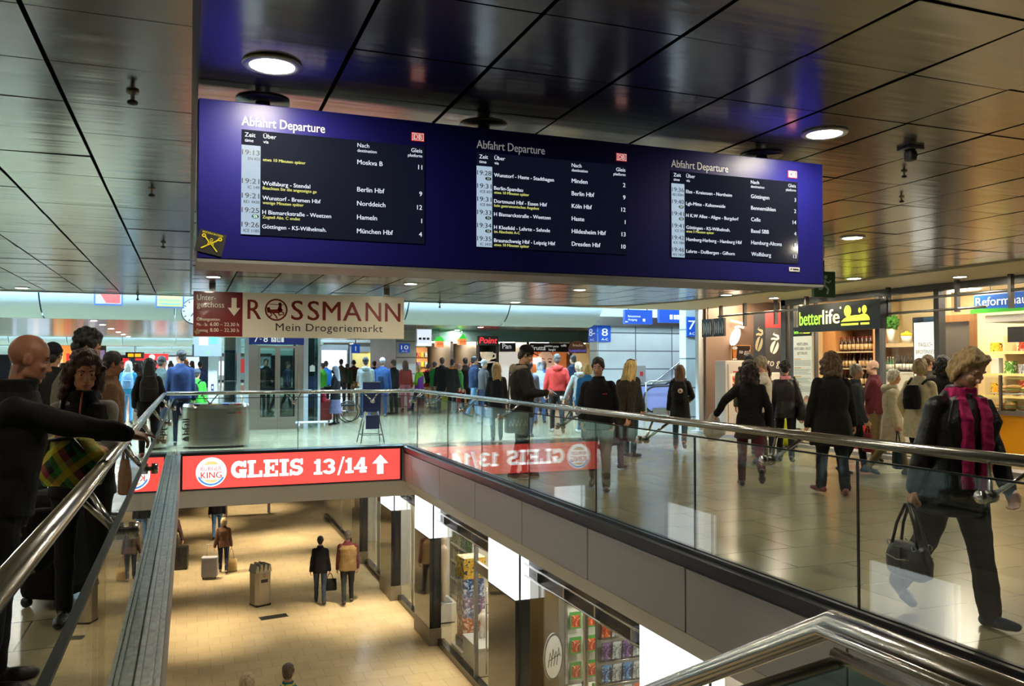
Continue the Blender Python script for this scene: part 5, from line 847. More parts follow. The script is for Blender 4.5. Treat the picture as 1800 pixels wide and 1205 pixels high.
# ---------------------------------------------------------------- shops far down the hall
b = MB(); b.box(8.11, 12.6, 30.95, 31.15, 2.48, CEIL); b.box(12.6, 16, 30.95, 31.15, 2.48, CEIL); b.build('trim_12', TEAL, kind='structure', label='teal fascia over the far snack shops')
b = MB(); b.box(8.11, 20, 34.6, 34.8, 0, CEIL); b.build('wall_stalls', BEIGE, kind='structure', label='rear wall of the far snack shops'); b = MB(); b.box(8.11, 20, 31.15, 34.6, 2.5, 2.6); b.build('ceiling_stalls', WALLW, kind='structure', label='ceiling of the far snack shops')
for x in (9.45,10.5,11.32,12.62,14.5): b = MB(); b.box(x-.06, x+.06, 31.0, 34.6, 0, 2.5); b.build('partition', MULL, kind='structure', label='partition between the far snack shops')
for x, m in ((8.8,SHL),(9.9,SHL),(12.0,SHL2),(13.5,SHL2),(15.2,SHL)):
    l = thing('shop_light', 'warm flat ceiling lamp inside the far snack shops', 'ceiling light', (x, 32.4, 2.5), group='far snack shop lamps'); q = MB(); q.box(-.4,.4,-.5,.5,-.03,-.001); q.build('panel', m, l)
def stall(label, x0, x1, back, seed):
    t = thing('snack_counter', label, 'counter', (x0, 31.1, 0)); w_ = x1-x0; q = MB(); q.box(.08,w_-.08,.05,.6,0,1.0); q.build('body', back, t); q = MB(); q.box(.06,w_-.06,.0,.62,1.0,1.05); q.build('top', WALLW, t); q = MB(); q.box(.1,w_-.1,2.9,3.2,1.2,2.3); q.build('back_shelf', OAK, t); R = random.Random(seed)
    for r in range(2):
        for k in range(6): o = MB(); o.rbox(-.06,.06,-.05,.05,0,.2,.01); o = o.build('snack_pack', R.choice(COV[1:]), None, 'small goods on the back shelf of the ' + label.split(' with')[0], 'pack', 'goods of the ' + label.split(' with')[0]); o.location = (x0+.2+(w_-.4)*k/5, 33.9, 1.5+.4*r)
    return t
stall('snack stall below the left green lantern with a red front', 8.2, 9.4, mat('stall_red', srgb(120,54,44), .5), 1); stall('snack stall below the right green lantern with an oak front', 9.5, 10.45, OAK, 2)
for x, lb in ((8.82,'left'),(9.72,'right')):
    t = thing('lantern_sign', 'green and orange house shaped lantern sign, %s of two' % lb, 'sign', (x, 30.6, 2.25 + .1*(lb == 'right'))); q = MB(); q.box(-.14,.14,-.14,.14,0,.22); q.build('body', mat('lantern_orange', srgb(236,130,70), .4, emit=.9, ecol=srgb(240,130,70)), t); q = MB(); q.prism([(-.17,.22),(.17,.22),(.03,.40),(-.03,.40)], -.15, .15); q.build('roof', mat('lantern_green', srgb(50,190,60), .4, emit=.9, ecol=srgb(50,200,60)), t); q = MB(); M = plane_M((0,-.141,0),(1,0,0),(0,0,1)); stroke(q,[(-.1,.08),(-.06,.15),(-.03,.08),(.0,.15),(.03,.08),(.06,.15),(.1,.1)],.025,M); q.build('lettering', BLACK_T, t); q = MB(); q.tube([(0,0,.38),(0,0,.66 - .1*(lb == 'right'))], .01, 6); q.build('hanger', STEELD, t)
t = thing('neon_sign', 'red script sign above the dark doorway of the far shops', 'sign', (10.45, 30.9, 2.36)); q = MB(); q.box(0,.85,-.02,.04,-.02,.34); q.build('back_panel', mat('neon_back', (.05,.06,.06), .4), t); q = MB(); put_text(q,'Point',.43,.06,.34,plane_M((0,-.021,0),(1,0,0),(0,0,1)),'C',.015,width=.72,shear=.2); q.build('lettering', mat('neon_red', srgb(240,50,60), .4, emit=1.2, ecol=srgb(250,50,64)), t)
t = thing('cup_sign', 'large white cup sign before the dark doorway', 'sign', (10.8, 30.8, 1.62)); q = MB(); q.lathe([(.10,.10),(.17,.16),(.24,.30),(.26,.46),(.23,.46),(.1,.2)], n=22); q.lathe([(.05,.02),(.33,.06),(.34,.09),(.08,.09)], n=22); q.build('cup', mat('cup_cream', srgb(232,214,180), .4, emit=.25, ecol=(1,.9,.7)), t); q = MB(); q.tube([(.22,0,.4),(.36,0,.38),(.36,0,.24),(.2,0,.2)], .03, 8); q.build('handle', mat('cup_cream', (1,1,1)), t); q = MB(); q.tube([(0,.1,.04),(0,.14,-1.62)], .03, 8); q.build('pole', STEELD, t)
b = MB(); b.box(10.56, 11.26, 32, 32.1, 0, 2.5); b.build('wall_doorway', mat('doorway_dark', (.04,.03,.028), .4), kind='structure', label='dark doorway between the far snack shops')
def fascia_sign(label, x0, x1, words_, z0=2.10, h=.36):
    t = thing('shop_sign', label, 'sign', (x0, 30.98, z0)); q = MB(); q.box(0,x1-x0,-.05,.0,0,h); q.build('panel', mat('sign_dark', (.02,.02,.022), .4), t); q = MB(); M = plane_M((0,-.051,0),(1,0,0),(0,0,1))
    for s_, x, y, sz in words_: put_text(q, s_, x, y, sz, M, bold=.012)
    q.build('lettering', WHITE_T, t)
fascia_sign('dark shop sign reading Pan over the far snack shop', 11.4, 12.06, [('Pan',.10,.12,.28)]); fascia_sign('long dark shop sign reading Frutta over the far snack shop', 12.68, 14.42, [('Frutta',.05,.07,.26),('panino',.62,.2,.13),('funghi',.80,.05,.13),('pasta',1.0,.19,.12),('caffè',1.35,.22,.13)])
b = MB(); b.box(11.38, 12.56, 31.6, 31.7, 0, 2.1); b.build('wall_white_panel', mat('panel_lit', srgb(235,228,214), .4, emit=.45, ecol=(1,.95,.85)), kind='structure', label='lit white panel under the sign reading Pan')
t = thing('advert_panel', 'large orange advert with a face under the long dark sign', 'poster', (12.75, 31.3, .6)); q = MB(); q.box(0,1.7,0,.05,0,1.5); q.build('panel', mat('advert_orange', srgb(226,120,60), .5, emit=.35, ecol=srgb(230,130,70)), t); M = plane_M((0,-.001,0),(1,0,0),(0,0,1)); q = MB(); disc(q,.75,1.0,.42,M,.002,ry=.55); q.build('face_print', mat('advert_skin', srgb(238,190,160), .5, emit=.35, ecol=srgb(240,190,160)), t); q = MB()
for x in (.62,.95): disc(q,x,1.1,.08,M,.004,ry=.035); stroke(q,[(x-.1,1.2),(x,1.24),(x+.1,1.2)],.03,M,.004)
stroke(q,[(.66,.78),(.77,.75),(.88,.78)],.05,M,.004); q.build('face_features', mat('advert_dark', srgb(120,60,50), .5), t)
t = thing('pendant_lamp', 'white square pendant lamp before the orange advert', 'lamp', (13.1, 31.2, 1.62)); q = MB(); q.rbox(-.15,.15,-.1,.1,0,.25,.03); q.build('shade', mat('pendant_white', (1,1,.95), .4, emit=2.5, ecol=(1,.95,.85)), t); q = MB(); q.tube([(0,0,.25),(0,0,.88)], .01, 6); q.build('cord', BLACK, t)
t = thing('arch_sign', 'brown round topped snack shop sign beside the marble pier', 'sign', (14.75, 30.9, 2.05)); q = MB(); q.prism([(-.4,.0),(.4,.0)] + [(.4*math.cos(a),.15+.36*math.sin(a)) for a in [PI*i/16 for i in range(17)]], -.03, .03); q.build('panel', mat('arch_brown', srgb(120,82,62), .5, emit=.15, ecol=srgb(140,90,70)), t); M = plane_M((0,-.031,0),(1,0,0),(0,0,1)); q = MB(); put_text(q,'frische',0,.28,.14,M,'C',.01,width=.45); q.build('lettering', mat('arch_cream', srgb(236,224,190), .5, emit=.3), t); q = MB(); put_text(q,'Laugenbrezel',0,.06,.17,M,'C',.012,width=.72); q.build('lettering', mat('arch_blue', srgb(90,110,220), .5, emit=.6, ecol=srgb(90,110,230)), t); q = MB(); q.tube([(0,0,.5),(0,0,.86)],.012,6); q.build('hanger', STEELD, t)
t = thing('info_screen', 'pale hanging information screen behind the drugstore sign', 'screen', (7.25, 28.0, 2.22)); q = MB(); q.box(0,.55,-.06,.06,0,.60); q.build('case', WHITEP, t); q = MB(); M = plane_M((0,-.061,0),(1,0,0),(0,0,1)); rect(q,.02,.53,.02,.58,M); q.build('panel', mat('info_panel', srgb(225,232,245), .3, emit=.8, ecol=srgb(225,232,250)), t); q = MB()
for x in (.08,.22,.36): rect(q,x,x+.1,.22,.30,M,.004)
q.build('print', BLACK_T, t); q = MB(); q.tube([(.27,0,.6),(.27,0,.69)],.02,6); q.build('hanger', STEELD, t)
# yellow shops at the third bay and glowing fronts on the far left
def far_front(label, x0, x1, y, z0, z1, m, parts=()):
    t = thing('lit_storefront', label, 'shop front', (x0, y, 0)); w_ = x1-x0; q = MB(); q.box(0,w_,0,.3,z0,z1); q.build('lit_panel', m, t); q = MB(); q.box(-.08,0,-.06,.3,0,z1+.3); q.box(w_,w_+.08,-.06,.3,0,z1+.3); q.box(0,w_,-.06,.3,z1,z1+.3); q.build('frame', MULL, t); q = MB(); q.box(0,w_,-.03,.3,0,z0); q.build('base', DARKM, t); M = plane_M((0,-.001,0),(1,0,0),(0,0,1))
    for i, (a,c,d,e,mm) in enumerate(parts): q = MB(); rect(q,a*w_,c*w_,z0+d*(z1-z0),z0+e*(z1-z0),M,.003+.001*i); q.build('display_panel', mm, t)
E1 = mat('far_yellow', srgb(250,200,60), .5, emit=.9, ecol=srgb(255,205,70)); E2 = mat('far_gold', srgb(190,150,70), .5, emit=.55, ecol=srgb(210,165,80)); E3 = mat('far_white', srgb(240,244,250), .5, emit=1.0, ecol=(.95,.98,1)); E4 = mat('far_orange', srgb(232,130,50), .5, emit=.8, ecol=srgb(240,140,60)); E5 = mat('far_bluewhite', srgb(190,215,245), .5, emit=1.0, ecol=srgb(190,215,250)); E6 = mat('far_red', srgb(220,40,44), .5, emit=.9, ecol=srgb(235,44,48)); BR2 = mat('far_brown', srgb(110,80,50), .5)
far_front('golden shop front far behind the lift', 8.5, 10.5, 47, .4, 2.3, E2, [(.0,.45,.0,1,mat('far_gold2', srgb(160,130,70), .5, emit=.3)),(.75,.95,.5,.95,E3)]); far_front('bright yellow shop front beside the platform ten wall', 10.65, 11.9, 47, .3, 2.3, E1, [(.05,.35,.4,.9,E3),(.5,.9,.1,.45,E4),(.6,.95,.55,.85,mat('far_tan', srgb(250,225,150), .5, emit=.8))]); far_front('white glowing shop front just right of the lift', 6.9, 8.3, 47.6, .2, 2.4, E3, [(.1,.2,0,.6,BR2)])
far_front('pale blue shop front farthest to the left', -10.3, -8.25, 60, .3, 2.75, E5, [(.1,.4,.3,.8,mat('far_teal', srgb(110,160,160), .5, emit=.4)),(.55,.7,.2,.9,E3)]); far_front('orange lit shop front behind the bald man', -8.05, -6.8, 60, .3, 2.8, E4, [(.1,.45,.2,.9,mat('far_amber', srgb(250,190,120), .5, emit=.8)),(.6,.75,.3,.8,E6),(.8,.95,.1,.6,BR2)])
far_front('white and violet lit shop front down the hall', -6.9, -5.6, 66, .3, 2.6, mat('far_violet', srgb(150,130,180), .5, emit=.5), [(.2,.5,.3,.9,E3)])
for x, lb, rr in ((-8.75,'round white glowing sign on the far left',.30),(-8.1,'oval white glowing sign beside the round one on the far left',.24)):
    t = thing('lit_sign', lb, 'sign', (x, 57.0, 2.45)); q = MB(); q.prism([(rr*math.cos(a)*(1 if rr>.27 else 1.0),rr*math.sin(a)) for a in [2*PI*i/28 for i in range(28)]], -.08, .08); q.build('disc', E3, t); q = MB(); q.tube([(0,0,rr),(0,0,.46)], .02, 6); q.build('hanger', STEELD, t); q = MB(); stroke(q,[(-.1,-.1),(0,.12),(.1,-.1)] if rr<.27 else [(-.01,.0),(.01,0)],.05,plane_M((0,-.081,0),(1,0,0),(0,0,1))); q.build('mark', BST, t)
t = thing('shop_sign', 'red shop sign with a white disc far down the hall', 'sign', (-4.6, 84, 1.95)); q = MB(); q.box(0,2.8,-.1,.1,0,.62); q.build('panel', E6, t); q = MB(); disc(q,1.4,.31,.25,plane_M((0,-.101,0),(1,0,0),(0,0,1))); q.build('emblem', E3, t); q = MB(); q.tube([(.4,0,.62),(.4,0,.96)],.04,6); q.tube([(2.4,0,.62),(2.4,0,.96)],.04,6); q.build('hanger', STEELD, t)
t = thing('led_display', 'small black display with orange glowing fields hanging down the hall', 'display', (-4.0, 62, 2.0)); q = MB(); q.box(0,1.15,-.1,.1,0,.42); q.build('case', BLACK, t); q = MB(); rect(q,.15,.50,.10,.32,plane_M((0,-.101,0),(1,0,0),(0,0,1))); rect(q,.58,.95,.10,.32,plane_M((0,-.101,0),(1,0,0),(0,0,1))); q.build('lettering', mat('led_orange', srgb(255,160,20), .4, emit=1.3, ecol=srgb(255,160,20)), t); q = MB(); q.tube([(.57,0,.42),(.57,0,.91)],.03,6); q.build('hanger', STEELD, t)
far_front('dark red lit shop front at the end of the hall', -10, -5.5, 90, .2, 2.2, E6, [(.1,.3,.2,.8,E3),(.5,.7,.1,.6,E4)]); far_front('white lit shop front at the end of the hall', -4.5, 1, 96, .2, 2.4, E5, [(.2,.4,.1,.7,E6),(.6,.8,.2,.9,E4)]); far_front('mixed lit shop front at the end of the hall right of the lift', 2, 7, 80, .2, 2.3, mat('far_grey', srgb(150,160,168), .5, emit=.5), [(.1,.3,.2,.8,E3),(.45,.6,.3,.9,E6),(.7,.9,.1,.6,E5)])

# ---------------------------------------------------------------- people: one grown skin each, clothing and hair as parts
def cloth(rgb, rough=.85, key='cloth'):
    n = '%s_%d_%d_%d' % (key, *rgb)
    return mat(n, srgb(*rgb), rough, var=.14, vscale=22, bump=.25, bscale=34, spec=.3)
def leather(rgb): return mat('leather_%d_%d_%d' % rgb, srgb(*rgb), .36, var=.1, vscale=18, bump=.35, bscale=26)
def skin_m(rgb=(214,164,134)):
    return mat('skin_%d_%d_%d' % rgb, srgb(*rgb), .5, var=.06, vscale=14)
def hair_m(rgb): return mat('hair_%d_%d_%d' % rgb, srgb(*rgb), .5, var=.45, vscale=16, bump=.6, bscale=34, stretch=(3,3,.35))
SK, SKD, SKB, SKP = (205,152,122), (160,108,80), (120,76,54), (222,176,150)
EYE_W = mat('eye_white', (.42,.40,.38), .3); EYE_I = mat('iris_dark', (.03,.02,.015), .15); LIPS = mat('lips', srgb(168,96,84), .4); BROWM = {}
class P: pass
def ik(sh, tgt, l1, l2, pole):
    d = tgt - sh; L = min(d.length, (l1 + l2)*.999); d.normalize(); tgt = sh + d*L
    a = (l1*l1 - l2*l2 + L*L)/(2*L); h = math.sqrt(max(l1*l1 - a*a, 0)); p = pole - d*pole.dot(d)
    if p.length < 1e-4: p = Vector((0,-1,0)) - d*Vector((0,-1,0)).dot(d)
    return sh + d*a + p.normalized()*h, tgt
def skeleton(female=False, legs=((0,0,0,0),(0,0,0,0)), arms=None, lean=0, twist=0, head=(0,0), stance=1.0, bulk=1.0):
    """legs: (thigh swing, knee bend, foot pitch, toe-out) left then right, degrees; arms: hand targets (out, forward, up)"""
    s = P(); s.female = female; s.bulk = bulk; hw = .095 if female else .09; s.legs = []; lo = 9
    for sd, (a, k, fp, to) in zip((-1, 1), legs):
        hip = Vector((sd*hw, 0, .90)); t = rad(a); kn = hip + Vector((sd*.012*stance, math.sin(t), -math.cos(t)))*.42; t2 = rad(a - k); an = kn + Vector((sd*.008*stance, math.sin(t2), -math.cos(t2)))*.41
        R_ = Matrix.Rotation(-rad(fp), 3, 'X'); R_ = Matrix.Rotation(-sd*rad(to + 6), 3, 'Z') @ R_
        pts = [an + R_ @ Vector(v) for v in ((0,-.055,-.045), (0,.09,-.055), (0,.165,-.06))]; lo = min([lo] + [p.z - r for p, r in zip(pts, (.036,.034,.027))]); s.legs.append((hip, kn, an, pts, R_))
    dz = -lo; s.dz = dz
    up = Vector((0, 0, dz))
    s.legs = [(h + up, k + up, a + up, [p + up for p in f], R_) for h, k, a, f, R_ in s.legs]
    pz = .93 + dz; L = Matrix.Rotation(-rad(lean), 4, 'X'); T = Matrix.Translation((0, 0, pz)) @ L @ Matrix.Translation((0, 0, -.93)); s.T = T
    Tw = T @ Matrix.Rotation(rad(twist), 4, 'Z'); s.Tw = Tw; sw = (.150 if female else .174)*(.6 + .4*bulk); s.arms = []
    arms = arms or ((.24,.04,.80),(.24,.04,.80))
    for sd, a in zip((-1, 1), arms):
        sh = Tw @ Vector((sd*sw, -.005, 1.375)); tg = Vector((sd*a[0], a[1], a[2] + dz)); pole = Vector((sd*.5, -1, -.5)) if len(a) < 4 else Vector((sd*a[3][0], a[3][1], a[3][2]))
        el, wr = ik(sh, tg, .285, .255, pole); s.arms.append((sh, el, wr, sd))
    nk = Tw @ Vector((0, .0, 1.47)); s.neck = nk; s.Hm = Matrix.Translation(Tw @ Vector((0, .025, 1.555))) @ Matrix.Rotation(rad(head[0]), 4, 'Z') @ Matrix.Rotation(-rad(head[1]), 4, 'X') @ Matrix.Translation((0, .0, .085))
    return s
def tor(s, prof):
    M3 = s.T.to_3x3(); out = []
    for z, rx, ry, y in prof: out.append((s.T @ Vector((0, y, z)), rx*(.5+.5*s.bulk if z > 1.35 else s.bulk), ry*s.bulk, M3))
    return out
def hand(mb, wr, d, n, sd, curl=35, r=.0085, point=False, spread=1.0):
    d = d.normalized(); n = (n - d*n.dot(d)).normalized(); si = d.cross(n)*sd; c = rad(curl)
    for o in (-.026, 0, .026): mb.chain([wr + si*o*.6, wr + d*.05 + si*o, wr + d*.085 + si*o], [.02, .017, .013], 8)
    for i, (o, l) in enumerate(((.030,.070),(.010,.080),(-.011,.074),(-.031,.058))):
        q = c*(1 + .08*i) if not (point and i == 0) else rad(4); b = wr + d*.088 + si*o
        p1 = b + (d*math.cos(q*.7) + n*math.sin(q*.7))*l*.5; p2 = p1 + (d*math.cos(q*1.6) + n*math.sin(q*1.6))*l*.32; p3 = p2 + (d*math.cos(q*2.2) + n*math.sin(q*2.2))*l*.25
        mb.chain([b, p1, p2, p3], [r*1.12, r*1.02, r*.95, r*.8], 8)
    b = wr + d*.03 + si*.03; e = b + (d*.7 + si*.62*(1 if curl < 60 else .4) + n*.35).normalized()*.045; mb.chain([b, e, e + (d*.85 + n*(.45 if curl < 60 else .9)).normalized()*.035], [r*1.6, r*1.25, r*.95], 8)
def build_body(s, root, skin, vox, hands=((35,False),(35,False)), ears=True, jaw=1.0):
    b = MB(); fr = max(.0085, vox*.92); f = s.female
    if f: b.loft(tor(s, [(.80,.15,.11,0),(.92,.165,.12,0),(1.05,.125,.095,0),(1.2,.135,.11,.008),(1.32,.14,.105,0),(1.40,.12,.08,-.005),(1.45,.06,.055,-.005)]))
    else: b.loft(tor(s, [(.80,.14,.11,0),(.92,.155,.12,0),(1.05,.145,.11,0),(1.2,.16,.12,.005),(1.33,.17,.12,0),(1.41,.14,.09,-.005),(1.46,.065,.06,-.005)]))
    Hm = s.Hm; H3 = Hm.to_3x3(); W = lambda *c: Hm @ Vector(c)
    b.cone(s.neck - Vector((0,0,.05)), .058 if not f else .05, W(0,-.015,-.06), .052 if not f else .046)
    for hip, kn, an, ft, _ in s.legs:
        b.chain([hip, kn, an], [.085*s.bulk, .052, .038]); b.chain(ft, [.03, .028, .02], 8); b.cone(an, .038, ft[0], .03)
    for (sh, el, wr, sd), (cu, pt) in zip(s.arms, hands):
        b.chain([sh, el, wr], [.05*s.bulk, .038, .026]); d = (wr - el); hand(b, wr, d, Vector((-sd, .25, -.1)) if d.z < -.1*0 - .12 else Vector((-sd*.4, -.1, -1)) if d.y > .1 else Vector((-sd, 0, -.3)), sd, cu, fr, pt)
    b.ell(W(0,-.012,.03), .075,.095,.09, 18, 12, H3); b.ell(W(0,.03,-.035), .06*jaw,.062,.086, 18, 12, H3); b.ell(W(0,.068,-.100), .024*jaw,.019,.017, 10, 8, H3)
    for k in (-1, 1):
        b.ell(W(k*.036*jaw,.02,-.075), .026,.04,.03, 10, 8, H3); b.ell(W(k*.040,.066,-.028), .022,.02,.02, 10, 8, H3)
        b.ell(W(k*.0115,.096,-.040), .0095,.011,.009, 8, 6, H3)
        if ears: b.ell(W(k*.078,-.008,-.012), .011,.021,.032, 10, 8, H3 @ Matrix.Rotation(k*.35, 3, 'Z'))
    b.cone(W(0,.087,.004), .008, W(0,.105,-.036), .0112, 8); b.cone(W(-.036,.078,.021), .0105, W(.036,.078,.021), .0105, 8)
    b.cone(W(-.016,.083,-.066), .0072, W(.016,.083,-.066), .0072, 8); b.cone(W(-.013,.081,-.076), .0078, W(.013,.081,-.076), .0078, 8)
    return b.grow('body', skin, root, vox, 2)
def face_parts(s, root, hairm, down=False, lips=True):
    Hm = s.Hm; H3 = Hm.to_3x3(); W = lambda *c: Hm @ Vector(c)
    for k in (-1, 1):
        e = MB(); e.cur = 0; e.ell(W(k*.031,.0685 - .0035*down,.0), .0122,.0122,.0068 if not down else .005, 12, 8, H3); e.cur = 1; e.ell(W(k*.031,.0795 - .0025*down,-.001 - .003*down), .0058,.0035,.0058 if not down else .0035, 10, 6, H3); e.build('eye', [EYE_W, EYE_I], root)
        e = MB(); e.chain([W(k*.015,.0875,.024), W(k*.031,.0865,.029), W(k*.047,.074,.023)], [.0035,.004,.003], 8); e.build('eyebrow', hairm, root)
    if lips: e = MB(); e.chain([W(-.022,.0825,-.070), W(-.006,.0895,-.067), W(.006,.0895,-.067), W(.022,.0825,-.070)], [.003,.0055,.0055,.003], 8); e.chain([W(-.016,.083,-.076), W(0,.088,-.077), W(.016,.083,-.076)], [.003,.0055,.003], 8); e.build('lips', LIPS, root)
def hair(s, root, style, m, vox, length=.3, noise=.003, seed=1):
    Hm = s.Hm; H3 = Hm.to_3x3(); W = lambda *c: Hm @ Vector(c); b = MB(); R = random.Random(seed)
    if style == 'fringe':
        for k in (-1, 1): b.chain([W(k*.070,-.04,.0), W(k*.064,-.07,-.005), W(k*.045,-.09,-.01)], [.010,.014,.014])
        b.cone(W(-.05,-.085,-.01), .016, W(.05,-.085,-.01), .016)
    else:
        b.ell(W(0,-.019,.046), .084,.098,.087, 18, 12, H3); b.ell(W(0,-.058,-.03), .068,.052,.062, 14, 10, H3)
        if style in ('short','curly','bob','long','updo','tail','wavy'):
            for k in (-1, 1): b.ell(W(k*.068,.0,.02), .02,.05,.045, 10, 8, H3)
        if style == 'curly':
            for i in range(110):
                u, v = R.uniform(-PI, PI), R.uniform(-.5, 1.5); x, y, z = math.cos(v)*math.sin(u), math.cos(v)*math.cos(u), math.sin(v)
                if y > .55 and z < .5: continue
                b.ell(W(x*.088, -.02 + y*.098, .045 + z*.085), *(R.uniform(.016,.028),)*3, 8, 6, H3)
            if length > .2:
                for i in range(90):
                    k = R.choice((-1, 1)); t = R.random(); b.ell(W(k*(.075+.05*R.random()), -.06 + .08*R.random()*(1-t*.3), .03 - t*length*.75), *(R.uniform(.018,.03),)*3, 8, 6, H3); b.ell(W(R.uniform(-.09,.09), -.085 - .03*R.random(), .02 - t*length*.8), *(R.uniform(.02,.03),)*3, 8, 6, H3)
        if style in ('bob','wavy'):
            for k in (-1, 1): b.chain([W(k*.045,.035,.10), W(k*.076,.014,.04), W(k*.082,-.004,-.03), W(k*.076,-.012,-length*.42)], [.022,.024,.026,.016])
            b.loft([(W(0,-.05,.05),.08,.068,H3),(W(0,-.05,-.03),.092,.07,H3),(W(0,-.05,-length*.3),.088,.065,H3),(W(0,-.045,-length*.48),.06,.04,H3)], 16); b.chain([W(-.05,.05,.098), W(.0,.066,.095), W(.05,.055,.078)], [.013,.012,.014])
        if style == 'long':
            for k in (-1, 1): b.chain([W(k*.05,.03,.10), W(k*.083,.015,.03), W(k*.09,-.005,-.08), W(k*.085,-.02,-length*.6)], [.022,.026,.026,.015])
            b.loft([(W(0,-.05,.06),.08,.068,H3),(W(0,-.055,-.04),.096,.07,H3),(W(0,-.08,-.14),.105,.055,H3),(W(0,-.10,-length*.65),.10,.045,H3),(W(.01,-.10,-length),.05,.02,H3)], 16)
            for i in range(14): x = R.uniform(-.09,.09); b.chain([W(x*.8,-.10,-.05), W(x,-.125,-length*.6), W(x*1.05,-.12,-length*R.uniform(.85,1.1))], [.016,.016,.006], 8)
        if style == 'tail': b.chain([W(0,-.11,.06), W(0,-.15,.0), W(0,-.14,-.12), W(0,-.12,-length)], [.03,.035,.03,.012])
        if style == 'updo': b.ell(W(0,-.10,.04), .05,.045,.05, 12, 8, H3)
    return b.grow('hair', m, root, max(vox*.95, .007), 1, noise, 70)
def hat(s, root, style, m, vox):
    Hm = s.Hm; H3 = Hm.to_3x3(); W = lambda *c: Hm @ Vector(c); b = MB()
    if style == 'beanie': b.ell(W(0,-.015,.055), .09,.107,.095, 18, 12, H3); b.loft([(W(0,-.015,.03),.093,.108,H3),(W(0,-.015,.065),.093,.108,H3)], 20); nm = 'beanie'
    elif style == 'cap': b.ell(W(0,-.015,.055), .09,.104,.085, 18, 12, H3); b.loft([(W(0,.10,.055),.065,.075,H3),(W(0,.105,.063),.062,.07,H3)], 18); nm = 'cap'
    elif style == 'veil': b.ell(W(0,-.02,.04), .10,.11,.10, 18, 12, H3); b.loft([(W(0,-.04,.02),.10,.10,H3),(W(0,-.07,-.10),.11,.08,H3),(W(0,-.10,-.28),.14,.07,H3),(W(0,-.10,-.36),.13,.06,H3)], 16); nm = 'veil'
    return b.grow(nm, m, root, max(vox*.95, .008), 1, .001, 40)
def top(s, root, m, vox, hem=.84, add=.014, name='jacket', flare=1.0, sleeve=1.0, collar=True, hood=None, open_front=False):
    f = s.female; a = add; b = MB(); pr = []
    base = ([(.45,.20,.16),(.80,.178,.135),(.92,.178,.132),(1.05,.145,.112),(1.2,.155,.128),(1.31,.160,.122),(1.38,.142,.10),(1.43,.095,.078),(1.47,.066,.066)] if f else [(.45,.20,.16),(.80,.172,.135),(.92,.172,.132),(1.05,.165,.128),(1.2,.178,.135),(1.32,.186,.134),(1.39,.160,.108),(1.44,.108,.085),(1.48,.074,.072)])
    zs = [z for z, _, _ in base]; rx = lambda z: float(np.interp(z, zs, [q[1] for q in base])); ry = lambda z: float(np.interp(z, zs, [q[2] for q in base]))
    for z in [hem, hem + .02] + [z for z in (.62,.75,.86,.95,1.05,1.15,1.25,1.32,1.36,1.40,1.44,1.475) if z > hem + .04]:
        fl = 1 + (flare - 1)*max(0, (1.0 - z)/.5) if z < 1.0 else 1; pr.append((z, rx(z)*fl + a, ry(z)*fl + a, 0))
    b.loft(tor(s, pr), 22)
    for sh, el, wr, sd in s.arms:
        e = wr if sleeve >= 1 else el + (wr - el)*sleeve; bl = .5 + .5*s.bulk; b.chain([sh + Vector((0,0,.0)), el, e], [(.062+a*.6)*bl, (.05+a*.6)*bl, .040+a*.5], 14)
    b.cone(s.Tw @ Vector((-.125,0,1.39)), .052+a*.5, s.Tw @ Vector((.125,0,1.39)), .052+a*.5)
    if collar: b.loft([(s.Tw @ Vector((0,-.005,1.44)), .085+a*.5, .08+a*.5, s.T.to_3x3()), (s.Tw @ Vector((0,.005,1.51)), .075+a*.4, .075+a*.4, s.T.to_3x3())], 18)
    o = b.grow(name, m, root, max(vox, .009), 6 if vox < .012 else 3, .004 if vox < .012 else .003, 26)
    if hood is not None: h = MB(); h.ell(s.Tw @ Vector((0,-.105,1.43)), .12,.065,.085, 16, 10); h.chain([s.Tw @ Vector(v) for v in ((-.10,-.06,1.46),(-.085,.04,1.47),(-.03,.085,1.42))], [.04,.03,.02]); h.chain([s.Tw @ Vector(v) for v in ((.10,-.06,1.46),(.085,.04,1.47),(.03,.085,1.42))], [.04,.03,.02]); h.grow('hood', hood, root, max(vox, .009), 2, .003, 30)
    return o
def trousers(s, root, m, vox, wide=1.0, name='trousers', hem=1.0):
    b = MB(); w_ = wide
    b.loft([(Vector((0,0,.80+s.dz)),.135*s.bulk,.115*s.bulk,None),(Vector((0,0,.92+s.dz)),.165*s.bulk,.128*s.bulk,None),(Vector((0,0,1.02+s.dz)),.155*s.bulk,.12*s.bulk,None)], 20)
    for hip, kn, an, ft, _ in s.legs:
        e = kn + (an - kn)*hem; b.chain([hip, hip + (kn-hip)*.5, kn, e + Vector((0,-.008,-.0))], [.098*s.bulk, .082*(.4*w_+.6)*s.bulk, .064*(.6*w_+.4), .052*w_], 14)
    return b.grow(name, m, root, max(vox, .009), 2, .003, 30)
def skirt(s, root, m, vox, hem=.45, name='skirt'):
    b = MB(); z = s.dz; b.loft([(Vector((0,.0,hem)),.215,.185,None),(Vector((0,.0,(hem+.9+z)/2)),.195,.155,None),(Vector((0,0,.92+z)),.175,.13,None),(Vector((0,0,1.02+z)),.145,.11,None)], 24); return b.grow(name, m, root, max(vox, .009), 1, .006, 40)
